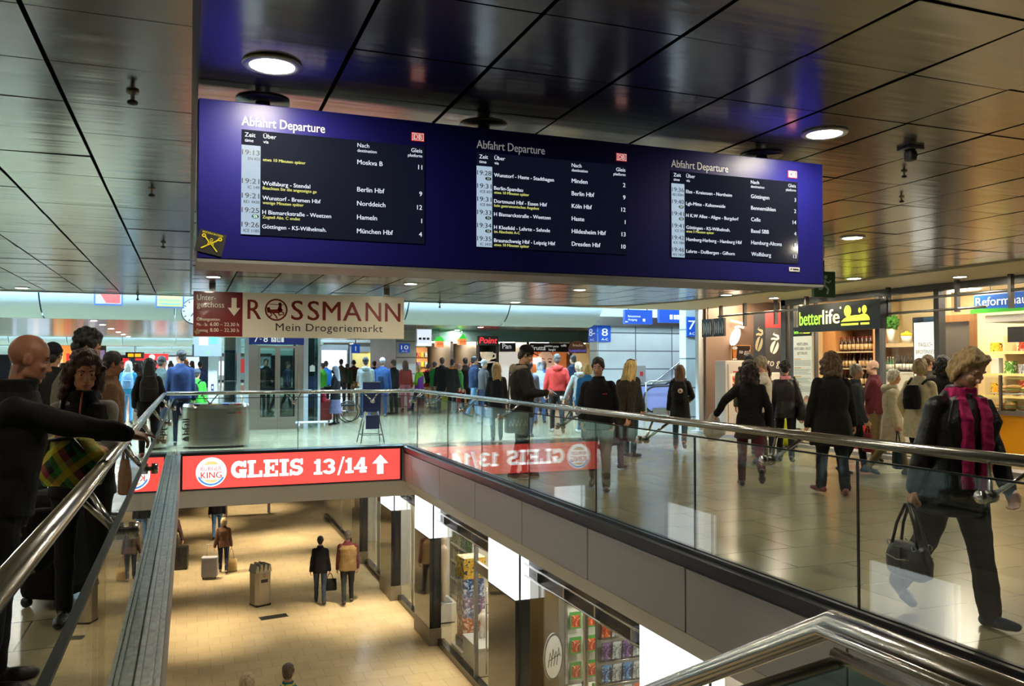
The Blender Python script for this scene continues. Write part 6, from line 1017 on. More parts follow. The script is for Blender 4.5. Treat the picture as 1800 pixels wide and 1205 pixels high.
def shoes(s, root, m, vox, boot=0.0, sole=None, big=1.0):
    for hip, kn, an, ft, R_ in s.legs:
        b = MB(); b.chain(ft, [.038*big,.039*big,.029*big], 12); b.cone(an + Vector((0,0,-.005)), .044, ft[0], .038); side = R_ @ Vector((.018,0,0)); b.cone(ft[1] + side, .032*big, ft[2] + side*.6, .024*big, 10); b.cone(ft[1] - side, .032*big, ft[2] - side*.6, .024*big, 10)
        if boot: b.chain([an, an + (kn - an)*boot], [.05, .062], 12)
        o = b.grow('boot' if boot else 'shoe', m, root, max(vox, .008), 1)
        if sole: q = MB(); dn = R_ @ Vector((0,0,-1)); q.loft([(ft[0] + dn*.022 + R_ @ Vector((0,.0,0)),.034,.03,R_),(ft[0] + dn*.036,.034,.03,R_)], 12); q.loft([(ft[1] + dn*.018 + R_ @ Vector((0,.025,0)),.042,.085,R_),(ft[1] + dn*.034 + R_ @ Vector((0,.025,0)),.042,.085,R_)], 16); q.build('sole', sole, o)
STAND = ((2,3,0,0),(-2,2,0,0)); WALKL = ((22,6,-8,0),(-18,22,28,0)); WALKR = ((-18,22,28,0),(22,6,-8,0)); STROLL = ((12,4,-4,0),(-10,12,14,0)); STROLR = ((-10,12,14,0),(12,4,-4,0))
RELAX = ((.25,.05,.80),(.25,.05,.80)); SWINGL = ((.24,.20,.84),(.24,-.16,.84)); SWINGR = ((.24,-.16,.84),(.24,.20,.84)); POCKET = ((.23,.10,.90),(.23,.10,.90)); FOLD = ((-.06,.24,1.17,(.8,-.2,-1)),(-.04,.26,1.14,(.8,-.2,-1))); HOLD = ((.12,.30,1.10),(.12,.30,1.10)); PHONE = ((.26,.05,.80),(.10,.30,1.12))
def person(label, x, y, face, h=1.72, female=False, vox=None, legs=STAND, arms=RELAX, lean=0, twist=0, head=(0,0), skin=SK, hairst='short', haircol=(60,44,34), hlen=.3, hatst=None, hatcol=(40,40,44),
           topc=(30,30,34), topm=None, hem=.84, add=.016, topname='jacket', flare=1.0, hood=None, legc=(30,34,46), wide=1.0, skirtc=None, skhem=.45, shoec=(30,26,24), boot=0, sole=None, bulk=1.0, faceon=None, hands=((35,False),(35,False)), group=None, sleeve=1.0, down=False, collar=True, jaw=1.0, z=0.0, tilt=0):
    D = math.sqrt(x*x + y*y)
    if vox is None: vox = .0065 if D < 8 else .0095 if D < 12 else .0125 if D < 17 else .017
    t = thing('person', label, 'person', (x, y, z), rad(face), group); k = h/1.75; t.scale = (k, k, k); t.rotation_euler = (0, rad(tilt), rad(face))
    s = skeleton(female, legs, arms, lean, twist, head, 1.0, bulk); t_skel = s; s.root = t; s.k = k; s.loc = Vector((x, y, z)); s.face = rad(face)
    build_body(s, t, skin_m(skin), vox, hands, jaw=jaw); hm = hair_m(haircol)
    if hairst and hairst != 'bald': hair(s, t, hairst, hm, vox, hlen, seed=int(abs(x*100)) % 97)
    if hatst: hat(s, t, hatst, cloth(hatcol), vox)
    if faceon if faceon is not None else D < 14: face_parts(s, t, hm, down, D < 9 or female)
    top(s, t, topm or cloth(topc), vox, hem, add, topname, flare, sleeve, collar, cloth(hood) if hood else None)
    if skirtc: skirt(s, t, cloth(skirtc), vox, skhem)
    if legc: trousers(s, t, cloth(legc), vox, wide)
    shoes(s, t, leather(shoec), vox, boot, sole)
    return s
def at_person(s, name, label, cat, p, group=None, rz=0.0):
    """an empty standing at the local point p of a person, for what the person carries"""
    w_ = s.loc + Matrix.Rotation(s.face, 3, 'Z') @ (Vector(p)*s.k); return thing(name, label, cat, w_, s.face + rz, group)
def to_local(s, p, base): return (Vector(p) - Vector(base))*s.k
def backpack(s, label, rgb, sz=1.0, rgb2=None, vox=.012):
    c = s.Tw @ Vector((0, -.245, 1.22)); base = (c.x, c.y, c.z - .24*sz); t = at_person(s, 'backpack', label, 'backpack', base); b = MB(); L = lambda v: to_local(s, v, base)
    b.loft([(L((c.x,c.y,c.z-.23*sz)),.14*sz,.08*sz,None),(L((c.x,c.y-.01,c.z-.1*sz)),.155*sz,.10*sz,None),(L((c.x,c.y,c.z+.1*sz)),.145*sz,.09*sz,None),(L((c.x,c.y+.01,c.z+.22*sz)),.10*sz,.06*sz,None)], 18); b.grow('bag', cloth(rgb), t, vox, 2, .003, 26)
    q = MB(); q.loft([(L((c.x,c.y-.09*sz,c.z-.19*sz)),.11*sz,.05*sz,None),(L((c.x,c.y-.10*sz,c.z-.0)),.10*sz,.045*sz,None)], 14); q.grow('pocket', cloth(rgb2 or tuple(int(v*.8) for v in rgb)), t, vox, 2)
    for sd in (-1, 1): sh = s.Tw @ Vector((sd*.115,0,1.475)); f = s.Tw @ Vector((sd*.13,.155,1.30)); lo = s.Tw @ Vector((sd*.15,-.09,1.06)); q = MB(); q.tube([L(v) for v in (s.Tw @ Vector((sd*.10,-.15,1.40)), sh, f, lo)], .016, 6); q.build('strap', cloth(rgb2 or rgb), t)
    return t
def shopper(s, side, label, rgb, w_=.32, h=.34, dep=.12, handle=.2, name='bag', m=None, drop=.03, cat='bag', rz=0.0):
    wr = s.arms[side][2]; d = (s.arms[side][2] - s.arms[side][1]).normalized(); p = wr + d*.09; top_ = p.z*s.k - handle; base = (p.x, p.y, max((top_ - h), .01)/s.k); t = at_person(s, name, label, cat, base, rz=rz); q = MB(); k = 1
    q.loft([((0,0,.0),w_*.5,dep*.5,None),((0,0,.02),w_*.52,dep*.55,None),((0,0,h*.6),w_*.5,dep*.5,None),((0,0,h),w_*.47,dep*.3,None)], 18); q.build('body', m or cloth(rgb), t)
    for sg in (-1, 1): q = MB(); q.tube([(-w_*.25,sg*dep*.2,h-.02),(-w_*.12,sg*.012,h+handle*.8),(0,sg*.008,h+handle),(w_*.12,sg*.012,h+handle*.8),(w_*.25,sg*dep*.2,h-.02)], .008, 6); q.build('handle', m or cloth(rgb), t)
    return t

# ---------------------------------------------------------------- who stands where
def spot(px, D, z0=0.0):
    """floor point at depth D in the viewing direction of column px"""
    c = (px - 900)/1474*D; cy, sy = math.cos(.36742), math.sin(.36742); Dh = D
    return c*cy + Dh*sy, -c*sy + Dh*cy
def who(label, px, D, rel, **k):
    x, y = spot(px, D); z = k.get('z', 0.0); f = -21.05 - math.degrees(math.atan((px - 900)/1474)) + rel
    return person(label, x, y, f, **k)
WSOLE = mat('white_sole', (.7,.7,.68), .5)
def scarf(s, rgb, hang=(.42,.36), name='scarf'):
    b = MB(); T = s.Tw; b.loft([(T @ Vector((0,.0,1.43)),.10,.095,s.T.to_3x3()),(T @ Vector((0,.005,1.50)),.088,.09,s.T.to_3x3())], 18)
    for sd, h in zip((-1,1), hang): b.chain([T @ Vector((sd*.06,.09,1.45)), T @ Vector((sd*.065,.155,1.33)), T @ Vector((sd*.06,.165,1.45-h))], [.032,.036,.034], 10) if h else None
    return b.grow(name, cloth(rgb), s.root, .009, 2, .004, 50)
def strap(s, rgb, a, c, base_obj=None, label='strap', r=.014):
    """a bag strap over the shoulder, a part of the worn bag"""
    return [s.Tw @ Vector(p) for p in a]

# group at the left balustrade
m1 = who('bald man in black coat stretching out his arm over the handrail', 2, 4.15, -88, h=1.73, legs=STAND, lean=7, arms=((.24,.06,.82),(.08,.70,1.20)), head=(-4,16), skin=SKD, hairst='bald', haircol=(50,38,30), topc=(14,14,16), hem=.86, topname='coat', legc=(20,20,24), bulk=1.12, hands=((35,False),(38,True)), down=True, jaw=1.1)
q = MB(); q.loft([(m1.Tw @ Vector((0,-.005,1.45)),.105,.10,None),(m1.Tw @ Vector((0,-.01,1.53)),.11,.11,None)], 18); q.grow('collar', cloth((18,18,20)), m1.root, .009, 2, .004, 40)
m2 = who('woman with curly auburn hair and black vest folding her arms', 148, 5.25, 176, h=1.645, female=True, arms=FOLD, head=(14,16), skin=(198,140,104), hairst='curly', haircol=(66,34,24), hlen=.30, topc=(150,146,138), topname='fleece', hem=.84, add=.01, legc=(28,28,32))
v = MB(); v.loft(tor(m2, [(.82,.205,.16,0),(1.05,.18,.15,0),(1.2,.185,.16,0),(1.33,.178,.150,0),(1.42,.135,.11,0)]), 22); v.loft([(m2.Tw @ Vector((0,.0,1.42)),.10,.10,None),(m2.Tw @ Vector((0,.012,1.51)),.088,.092,None)], 18); v.grow('vest', cloth((18,18,22)), m2.root, .009, 2, .004, 30)
q = MB(); q.tube([m2.Tw @ Vector((.0,.118,1.50)), m2.Tw @ Vector((.01,.155,1.38)), m2.Tw @ Vector((.01,.178,1.22))], .006, 6); q.build('zip', mat('zip_red', srgb(150,50,40), .5), m2.root, label='red zip'); q = MB(); p = m2.Tw @ Vector((-.10,.163,1.29)); q.box(p.x-.02,p.x+.03,p.y-.004,p.y+.012,p.z-.006,p.z+.006); q.build('chest_print', WHITEP, m2.root)
m3 = who('tall man with black curly hair looking down behind the auburn woman', 122, 6.8, -78, h=1.86, arms=((.24,.06,.85),(.2,.24,1.0)), lean=6, head=(-4,26), skin=(186,132,100), hairst='curly', haircol=(24,20,18), hlen=.1, topc=(104,100,88), hem=.82, legc=(34,34,40), down=True)
m4 = who('dark haired man in tan jacket behind the auburn woman', 192, 8.6, -84, h=1.70, head=(0,12), skin=SKD, haircol=(22,18,16), topc=(112,82,58), legc=(30,30,34), arms=((.24,.05,.8),(.24,.12,.82)), down=True)
b4 = shopper(m4, 1, 'brown paper carrier bag hanging beside the handrail', (128,96,70), .26, .34, .12, .12, 'carrier_bag')
m5 = who('person in dark knit hat partly hidden behind the bald man', 92, 9.6, -30, h=1.80, hatst='beanie', hatcol=(28,30,38), haircol=(30,26,24), topc=(26,26,30))
t = thing('suitcase', 'large black trolley suitcase standing behind the left balustrade', 'suitcase', (*spot(118, 5.75), 0), rad(60)); BLK = cloth((12,12,13)); q = MB(); q.rbox(-.25,.25,-.16,.16,.05,.76,.06); q.build('body', BLK, t); q = MB(); q.rbox(-.20,.20,-.19,-.15,.12,.62,.03); q.build('pocket', BLK, t)
for sx in (-1,1):
    for sy in (-1,1): q = MB(); q.cyl((sx*.2-.015,sy*.12,.035), .034, .03, 14, 'x'); q.build('wheel', BLACK, t)
q = MB(); q.tube([(-.12,.14,.74),(-.12,.14,1.08),(.12,.14,1.08),(.12,.14,.74)], .010, 8); q.build('handle', STEEL, t); q = MB(); q.tube([(-.1,-.02,.76),(-.06,-.02,.80),(.06,-.02,.80),(.1,-.02,.76)], .012, 8); q.build('carry_handle', BLACK, t)
def plaid():
    m = bpy.data.materials.new('plaid'); m.use_nodes = True; nt = m.node_tree; L = nt.links; b = nt.nodes['Principled BSDF']; b.inputs['Roughness'].default_value = .8
    tc = nt.nodes.new('ShaderNodeTexCoord'); mp = nt.nodes.new('ShaderNodeMapping'); mp.inputs['Rotation'].default_value = (0, rad(38), 0); sp = nt.nodes.new('ShaderNodeSeparateXYZ'); L.new(tc.outputs['Object'], mp.inputs[0]); L.new(mp.outputs[0], sp.inputs[0]); cols = []
    for ax, pal in (('X', ((20,20,18),(48,128,48),(225,205,40),(160,40,56))), ('Z', ((28,60,26),(235,215,50),(60,140,50),(16,16,16)))):
        mm = nt.nodes.new('ShaderNodeMath'); mm.operation = 'MULTIPLY'; mm.inputs[1].default_value = 5.6; fr = nt.nodes.new('ShaderNodeMath'); fr.operation = 'FRACT'; L.new(sp.outputs[ax], mm.inputs[0]); L.new(mm.outputs[0], fr.inputs[0])
        r = nt.nodes.new('ShaderNodeValToRGB'); r.color_ramp.interpolation = 'CONSTANT'; e = r.color_ramp.elements; e[0].color = (*srgb(*pal[0]),1); e[1].position = .25; e[1].color = (*srgb(*pal[1]),1)
        for i in (2,3): q_ = e.new(.25*i); q_.color = (*srgb(*pal[i]),1)
        L.new(fr.outputs[0], r.inputs[0]); cols.append(r)
    mx = nt.nodes.new('ShaderNodeMixRGB'); mx.inputs[0].default_value = .5; L.new(cols[0].outputs[0], mx.inputs[1]); L.new(cols[1].outputs[0], mx.inputs[2]); g = nt.nodes.new('ShaderNodeGamma'); g.inputs[1].default_value = .85; L.new(mx.outputs[0], g.inputs[0]); L.new(g.outputs[0], b.inputs['Base Color']); return m
PL = plaid(); t = thing('travel_bag', 'green yellow and red checked bag hanging before the auburn woman', 'bag', (*spot(131, 4.68), .91), rad(-25)); t.scale = (.80,.80,.84); q = MB(); q.loft([((0,0,.02),.20,.11,None),((0,0,.10),.225,.14,None),((0,0,.24),.21,.13,None),((-.02,0,.33),.15,.09,None),((-.02,0,.36),.09,.05,None)], 24); q.grow('body', PL, t, .010, 2, .006, 22); q = MB(); q.tube([(-.2,-.06,.12),(-.1,-.12,.33),(.06,-.12,.34),(.2,-.05,.16)], .014, 8); q.build('handle', BLACK, t); bpy.context.view_layer.update(); Mi = t.matrix_world.inverted(); q = MB(); q.tube([(-.16,0,.30)] + [Mi @ (m2.root.matrix_world @ (m2.Tw @ Vector(v))) for v in ((.10,.20,1.16),(.13,.15,1.34),(.12,.02,1.455),(.13,-.12,1.36))], .013, 8); q.build('strap', BLACK, t)
t = thing('duffel_bag', 'black bag with brown piping leaning on the suitcase', 'bag', (*spot(66, 5.35), .28), rad(10)); q = MB(); q.loft([((-.05,0,.02),.12,.09,None),((0,0,.12),.17,.11,None),((.04,0,.3),.15,.09,None),((.06,0,.40),.08,.05,None)], 18); q.grow('body', BLK, t, .011, 2, .004, 26); q = MB(); q.tube([(-.17,-.06,.07),(-.12,-.10,.02),(.0,-.11,.03)], .008, 6); q.build('piping', mat('piping_brown', srgb(120,90,60), .5), t)

# crowd on the left beyond the bin
a = who('woman with long white hair and pale blue backpack far left of the bin', 226, 22.5, -6, h=1.66, female=True, hairst='long', haircol=(196,188,170), hlen=.4, topc=(44,130,170), legc=(96,150,190), shoec=(50,60,70), legs=STROLL); backpack(a, 'pale blue backpack on the white haired woman', (140,180,230), 1.0)
t = thing('suitcase', 'small blue suitcase beside the white haired woman', 'suitcase', (*spot(206, 22.3), 0)); q = MB(); q.rbox(-.18,.18,-.11,.11,.04,.58,.03); q.build('body', cloth((40,66,130)), t); q = MB(); q.tube([(-.1,.09,.58),(-.1,.09,.85),(.1,.09,.85),(.1,.09,.58)], .01, 6); q.build('handle', STEEL, t)
for sx in (-1,1): q = MB(); q.cyl((sx*.13-.01,0,.03), .03, .02, 12, 'x'); q.build('wheel', BLACK, t)
a = who('woman in long black coat and red shoes seen from behind left of the bin', 262, 14.5, 2, h=1.68, female=True, hairst='long', haircol=(24,20,20), hlen=.34, topc=(22,20,20), hem=.72, topname='coat', legc=(24,24,30), shoec=(120,30,26), arms=POCKET); backpack(a, 'dark brown backpack on the woman with red shoes', (40,34,32), 1.0)
who('dark haired man in grey green jacket beside the woman with red shoes', 284, 17.5, -50, h=1.74, haircol=(26,22,20), topc=(70,80,76), legc=(30,32,40), arms=HOLD, skin=SKD)
who('tall man in navy jacket looking left before the lift', 318, 16.6, 10, h=1.85, haircol=(34,28,26), topc=(28,46,84), legc=(26,32,50), head=(30,0))
a = who('child in bright green jacket and grey beanie before the lift', 346, 18.2, -20, h=1.47, hatst='beanie', hatcol=(70,78,90), topc=(70,190,60), legc=(40,52,74), haircol=(60,50,40)); backpack(a, 'black backpack on the child in green', (22,24,26), .8)
FAR = [((28,30,36),(30,34,46)),((60,52,46),(40,44,60)),((34,44,70),(28,28,32)),((90,84,76),(44,48,60)),((24,24,26),(60,60,64)),((120,40,44),(34,36,46)),((44,60,56),(30,30,34)),((70,70,80),(40,50,80))]
R = random.Random(11)
for i, (px, D) in enumerate(((178,28),(205,31),(214,38),(240,34),(252,41),(272,30),(286,36),(300,26),(326,32),(338,40),(352,30),(120,33),(108,40),(236,52),(262,55),(300,50),(196,48),(330,56))):
    tc, lc = FAR[i % 8]; who('distant person in the crowd far down the left side of the hall', px, D, R.choice((-80,-20,0,20,90,170)), h=R.uniform(1.62,1.82), female=i % 3 == 0, hairst=('long' if i % 3 == 0 else 'short'), haircol=R.choice(((30,24,22),(70,50,36),(150,120,80),(24,22,22))), topc=tc, legc=lc, legs=R.choice((STAND,WALKL,WALKR)), group='distant left crowd', faceon=False, vox=.02)
for i, (px, D) in enumerate(((452,27),(468,29),(486,27.5),(505,30))):
    tc, lc = FAR[(i*3+1) % 8]; who('person seen through the glass of the lift', px, D, R.choice((170,-80,90)), h=R.uniform(1.62,1.8), topc=tc, legc=lc, group='people behind the lift', faceon=False, vox=.02, legs=STROLL)

# crowd between the lift and the snack shops
a = who('nun with grey veil and lilac skirt right of the lift', 590, 22.4, 78, h=1.53, female=True, skin=(60,40,32), hairst=None, hatst='veil', hatcol=(176,180,200), topc=(30,32,40), hem=.74, legc=None, skirtc=(150,150,205), skhem=.34, arms=HOLD, shoec=(24,24,26), flare=1.1)
shopper(a, 1, 'red handbag carried by the nun', (190,40,60), .30, .26, .12, .12, 'handbag')
t = thing('wheelchair', 'folding wheelchair pushed by the nun', 'wheelchair', (*spot(614, 23.3), 0), rad(70)); q = MB()
q.tube([(0, .28*math.cos(u), .28*math.sin(u)) for u in [2*PI*i/28 for i in range(29)]], .016, 8); q.tube([(-.03,0,0),(.03,0,0)], .03, 10)
for k in range(6): q.tube([(0,0,0),(0,.27*math.cos(k*PI/3),.27*math.sin(k*PI/3))], .004, 5)
o = q.build('wheel', BLACK, t); o.location = (.22,0,.30); o2 = o.copy(); link(o2, t); o2.location = (-.22,0,.30); q = MB(); q.box(-.2,.2,-.2,.2,.45,.49); q.build('seat', BLACK, t); q = MB(); q.box(-.2,.2,-.22,-.19,.49,.85); q.build('backrest', BLACK, t)
for sx in (-1,1): q = MB(); q.tube([(sx*.2,-.35,.92),(sx*.2,-.2,.92),(sx*.2,-.2,.3),(sx*.2,.35,.3),(sx*.2,.42,.05)], .014, 8); q.build('frame', STEEL, t)
t = thing('suitcase', 'dark red suitcase at the right edge of the lift', 'suitcase', (*spot(570, 23.6), 0)); q = MB(); q.rbox(-.22,.22,-.13,.13,.04,.62,.04); q.build('body', mat('case_red', srgb(130,30,28), .4), t); q = MB(); q.tube([(-.1,.1,.62),(-.1,.1,.9),(.1,.1,.9),(.1,.1,.62)], .01, 6); q.build('handle', STEEL, t)
for sx in (-1,1): q = MB(); q.cyl((sx*.15-.01,0,.03), .03, .02, 12, 'x'); q.build('wheel', BLACK, t)
who('person in bright green jacket at the right edge of the lift', 567, 28, 60, h=1.62, topc=(80,190,70), legc=(40,56,90), haircol=(60,44,34)); who('person in bright blue jacket behind the nun', 573, 31, -30, h=1.70, topc=(40,120,200), legc=(34,40,60)); who('dark clothed person behind the nun', 600, 33, 20, h=1.78, topc=(60,54,46), legc=(34,34,38))
who('man in brown jacket and khaki trousers seen from behind near the golden shop', 622, 37, 8, h=1.76, topc=(70,52,40), legc=(150,134,104), haircol=(40,30,26), hairst='wavy', hlen=.1)
who('person in dark green coat near the golden shop', 610, 36, 0, h=1.6, topc=(50,90,60), legc=(34,34,40))
who('man in grey hoodie and dark beanie seen from behind', 643, 24.6, 4, h=1.76, hatst='beanie', hatcol=(52,54,64), topc=(146,152,150), topname='hoodie', hood=(150,156,154), hem=.86, legc=(40,66,96), arms=HOLD, shoec=(60,70,90), sole=WSOLE, legs=STROLL)
a = who('person in blue jacket and pale bobble hat seen from behind', 672, 25.6, -6, h=1.76, hatst='beanie', hatcol=(176,184,200), topc=(34,62,110), legc=(40,60,96), haircol=(120,100,80)); backpack(a, 'dark blue backpack on the person with the pale hat', (36,66,106), 1.0)
who('man in black jacket turning left behind the blue backpack', 692, 27, 50, h=1.72, topc=(24,24,28), legc=(28,30,38), arms=HOLD); who('person with dark hair behind the grey hoodie', 658, 33, 20, h=1.7, topc=(40,34,32), legc=(36,36,42))
a = who('woman with long brown hair red jacket and pink trousers', 713, 29, 12, h=1.70, female=True, hairst='long', haircol=(84,52,40), hlen=.42, topc=(150,66,60), hem=.9, legc=(204,116,136)); shopper(a, 0, 'olive shoulder bag of the woman in pink trousers', (96,100,66), .34, .34, .14, .3, 'shoulder_bag')
a = who('blond child in purple vest with lime green sleeves', 737, 29.6, 52, h=1.58, hairst='short', haircol=(206,176,110), topc=(140,220,60), topname='pullover', legc=(34,40,70), arms=((.2,.2,1.0),(.2,.16,.95)), legs=WALKL, hood=(150,226,70)); v = MB(); v.loft(tor(a, [(.82,.20,.16,0),(1.05,.185,.15,0),(1.2,.20,.155,0),(1.33,.20,.15,0),(1.41,.14,.11,0)]), 18); v.grow('vest', cloth((120,70,180)), a.root, .016, 2)
a = who('person in red jacket with black backpack and beige trousers', 753, 30.4, -4, h=1.60, topc=(170,40,44), legc=(196,176,136), haircol=(40,30,28), legs=STROLL); backpack(a, 'black backpack on the person in beige trousers', (26,26,34), 1.0)
who('person in bright green pullover queueing at the red stall', 764, 30.0, -40, h=1.66, topc=(40,140,70), legc=(150,146,130), haircol=(30,24,22)); who('tall man in black coat queueing at the red stall', 777, 28.6, 10, h=1.80, topc=(22,22,24), hem=.6, topname='coat', legc=(26,26,30))
a = who('woman in long black coat with orange scarf at the stall', 795, 27.4, -30, h=1.74, female=True, topc=(26,24,22), hem=.55, topname='coat', legc=(26,26,30), hairst='short', haircol=(36,26,22)); scarf(a, (200,110,50)); shopper(a, 0, 'yellow green shoulder bag at the snack stall', (150,150,40), .36, .40, .14, .25, 'shoulder_bag')
who('grey haired man in green shirt and red trousers at the stall', 807, 28.4, -70, h=1.60, topc=(70,150,80), topname='shirt', legc=(150,44,46), hairst='fringe', haircol=(120,110,100), skin=SKP); who('man in dark coat before the cup sign', 818, 29.4, 30, h=1.80, topc=(30,26,24), hem=.7, legc=(28,26,26), haircol=(28,22,20)); who('woman with reddish hair behind the man in green shirt', 828, 30.2, 170, h=1.62, female=True, hairst='bob', haircol=(120,60,34), topc=(60,40,34))
a = who('man in navy jacket with striped scarf and pale jeans walking right', 833, 25.6, -72, h=1.81, topc=(28,44,70), legc=(110,150,190), haircol=(30,26,24), legs=STROLL, arms=((.22,.1,.85),(.2,.2,.95)), shoec=(40,46,60)); sc = MB()
for k in range(5): p = a.Tw @ Vector((.085,.155,1.40-.07*k)); sc.cone(p + Vector((-.035,0,0)), .018, p + Vector((.035,0,0)), .018, 8)
sc.grow('striped_scarf', cloth((225,225,225)), a.root, .015, 1, label='white bars of the striped scarf')
who('person in grey jacket and grey knit hat before the dark doorway', 850, 25.2, -58, h=1.70, hatst='beanie', hatcol=(170,172,172), topc=(70,66,66), legc=(34,46,70), haircol=(150,150,150))
who('woman with long blond hair in black coat behind the man in the cap', 873, 17.4, 6, h=1.61, female=True, hairst='long', haircol=(176,146,96), hlen=.46, topc=(24,26,34), hem=.52, topname='coat', legc=(50,76,92), shoec=(40,46,54), boot=.3, legs=STROLR, flare=1.15)

# the man in the cap and those behind the right balustrade
c18 = who('man in black cap and jacket with dark red shoes looking at his phone', 917, 11.85, -84, h=1.84, hatst='cap', hatcol=(16,16,18), hairst='short', haircol=(40,28,22), topc=(36,32,30), hem=.80, hood=(150,138,120), legc=(44,54,62), wide=.8, shoec=(110,30,34), sole=WSOLE, arms=((.05,.33,1.12),(.20,.30,1.13)), hands=((60,False),(55,False)), head=(0,24), legs=((6,4,0,0),(-6,4,0,0)), skin=(206,156,124), down=True, bulk=1.05)
SB = (.235,-.08,.60); t = at_person(c18, 'satchel', 'grey satchel with white print on the hip of the man in the cap', 'bag', SB); q = MB(); q.rbox(-.05,.05,-.18,.16,.02,.31,.03); q.build('body', cloth((110,116,112)), t); q = MB(); M = plane_M((.052,-.01,0),(0,1,0),(0,0,1))
for k in range(5): stroke(q, [(-.11+.05*k,.12),(-.085+.05*k,.20 + .02*(k % 2)),(-.065+.05*k,.13)], .014, M)
q.build('print', WHITEP, t); q = MB(); q.tube([to_local(c18, c18.Tw @ Vector(v), SB) for v in ((.21,-.20,.92),(.14,-.185,1.2),(.02,-.165,1.42),(-.09,-.02,1.50),(-.13,.14,1.34),(.0,.19,1.15),(.2,.10,.92))], .011, 8); q.build('strap', mat('strap_brown', srgb(70,54,44), .5), t)
t = at_person(c18, 'phone', 'dark phone in the hands of the man in the cap', 'phone', (.06,.42,1.16)); q = MB(); M = Matrix.Rotation(.9, 4, 'X'); q.rbox(-.036,.036,-.005,.005,-.07,.07,.004,M); q.build('case', BLACK, t); q = MB(); q.box(-.03,.03,-.0065,-.0052,-.06,.06,M); q.build('screen', mat('phone_screen', (.2,.22,.26), .1, emit=.6, ecol=(.7,.8,1)), t)
who('person in blue grey jacket just behind the man in the cap', 930, 18.8, -16, h=1.64, topc=(96,104,120), hem=.7, topname='coat', legc=(70,76,86), haircol=(36,30,28), shoec=(90,96,100), sole=WSOLE, legs=STROLL)
a = who('grey haired woman with pale teal scarf and pinkish bag', 949, 22.6, -8, h=1.64, female=True, hairst='bob', haircol=(150,152,156), hlen=.3, topc=(140,146,156), hem=.8, legc=(40,56,84), legs=STROLR); scarf(a, (150,190,190)); shopper(a, 0, 'pinkish brown shoulder bag of the grey haired woman', (196,130,110), .36, .38, .14, .32, 'shoulder_bag')
who('man in red hooded pullover seen from behind', 979, 19.8, 6, h=1.82, hairst='short', haircol=(96,92,88), topc=(186,56,48), topname='hoodie', hood=(190,60,52), hem=.92, legc=(24,24,26), shoec=(150,140,130), legs=((10,4,-4,8),(-12,16,20,8)), arms=((.27,.04,.86),(.27,.02,.86)), bulk=1.1)
who('man in navy coat at the snack shop right of the red pullover', 1008, 25, 48, h=1.84, topc=(36,48,72), hem=.8, legc=(32,36,46), haircol=(50,44,40)); who('woman with dark hair before the orange advert', 955, 27, -10, h=1.68, female=True, hairst='bob', haircol=(90,56,46), topc=(60,80,120))
a = who('fair haired woman in grey hooded jacket reaching to the left', 1020, 19.4, 28, h=1.68, female=True, hairst='tail', haircol=(176,160,130), topc=(140,142,136), hood=(146,148,142), hem=.82, legc=(44,66,104), arms=((.36,.14,.86),(.24,.06,.82)), lean=8, legs=WALKR, shoec=(190,190,190)); t = at_person(a, 'paper_cup', 'white paper cup in the hand of the woman in grey jacket', 'cup', (-.42,.17,.80)); q = MB(); q.lathe([(.028,0),(.04,.10),(.037,.10),(.026,.005)], n=14); q.build('cup', WHITEP, t); q = MB(); q.lathe([(.042,.098),(.042,.108),(.02,.112)], n=14); q.build('lid', BLACK, t)
who('short blond person in bright blue jacket behind the woman in black', 1033, 17.4, 2, h=1.58, hairst='bob', haircol=(206,182,120), hlen=.25, topc=(36,110,170), legc=(40,46,60), shoec=(70,52,44), legs=STROLL)
c25 = who('woman in black jacket and grey jeans walking towards the viewer', 1052, 10.7, 176, h=1.67, female=True, hairst='updo', haircol=(44,32,28), topc=(22,21,24), hem=.80, legc=(134,146,138), shoec=(66,54,46), boot=.35, arms=((.21,.13,.90),(.21,.13,.90)), head=(-6,14), legs=((10,5,-6,0),(-12,22,22,0)), bulk=1.14, skin=(206,158,132), wide=1.1)
q = MB(); p = c25.Tw @ Vector((-.09,.15,1.28)); q.box(p.x-.03,p.x+.03,p.y-.002,p.y+.006,p.z-.008,p.z+.008); q.build('chest_print', mat('print_red', srgb(150,44,44), .5), c25.root)
who('woman with very long blond hair in dark brown coat hurrying right', 1088, 12.7, -40, h=1.66, female=True, hairst='long', haircol=(214,180,110), hlen=.56, topc=(52,42,32), hem=.50, topname='coat', flare=1.2, legc=(92,84,104), shoec=(60,44,50), lean=9, tilt=5, legs=((14,6,0,0),(-22,60,30,0)), arms=SWINGL)
a = who('dark haired person with pale hairband behind the blond woman', 1108, 14.6, -40, h=1.66, female=True, hairst='bob', haircol=(24,22,24), hlen=.2, topc=(60,58,54), hem=.75, legc=(44,70,74)); q = MB(); q.tube([a.Hm @ Vector((.10*math.cos(u), -.01 + .112*math.sin(u), .09 + .02*math.sin(u))) for u in [PI*i/10 for i in range(11)]], .012, 8); q.build('hairband', WHITEP, a.root)
c28 = who('woman with long brown hair in black coat walking to the escalator', 1195, 15.7, -4, h=1.58, female=True, hairst='long', haircol=(104,70,42), hlen=.46, topc=(26,23,24), hem=.56, topname='coat', legc=(44,66,80), shoec=(116,74,56), boot=.4, legs=((14,6,-4,0),(-18,28,26,0)), arms=((.25,.05,.82),(.2,.2,1.05)), flare=1.1)
a = backpack(c28, 'black backpack with a round pale badge', (24,23,24), .95); q = MB(); q.cyl((.03,-.145,.22), .045, .01, 20, 'y'); q.build('badge', mat('badge_pale', srgb(214,190,170), .5), a); q = MB(); q.cyl((.03,-.15,.22), .018, .006, 14, 'y'); q.build('badge_centre', mat('badge_red', srgb(150,70,60), .5), a)

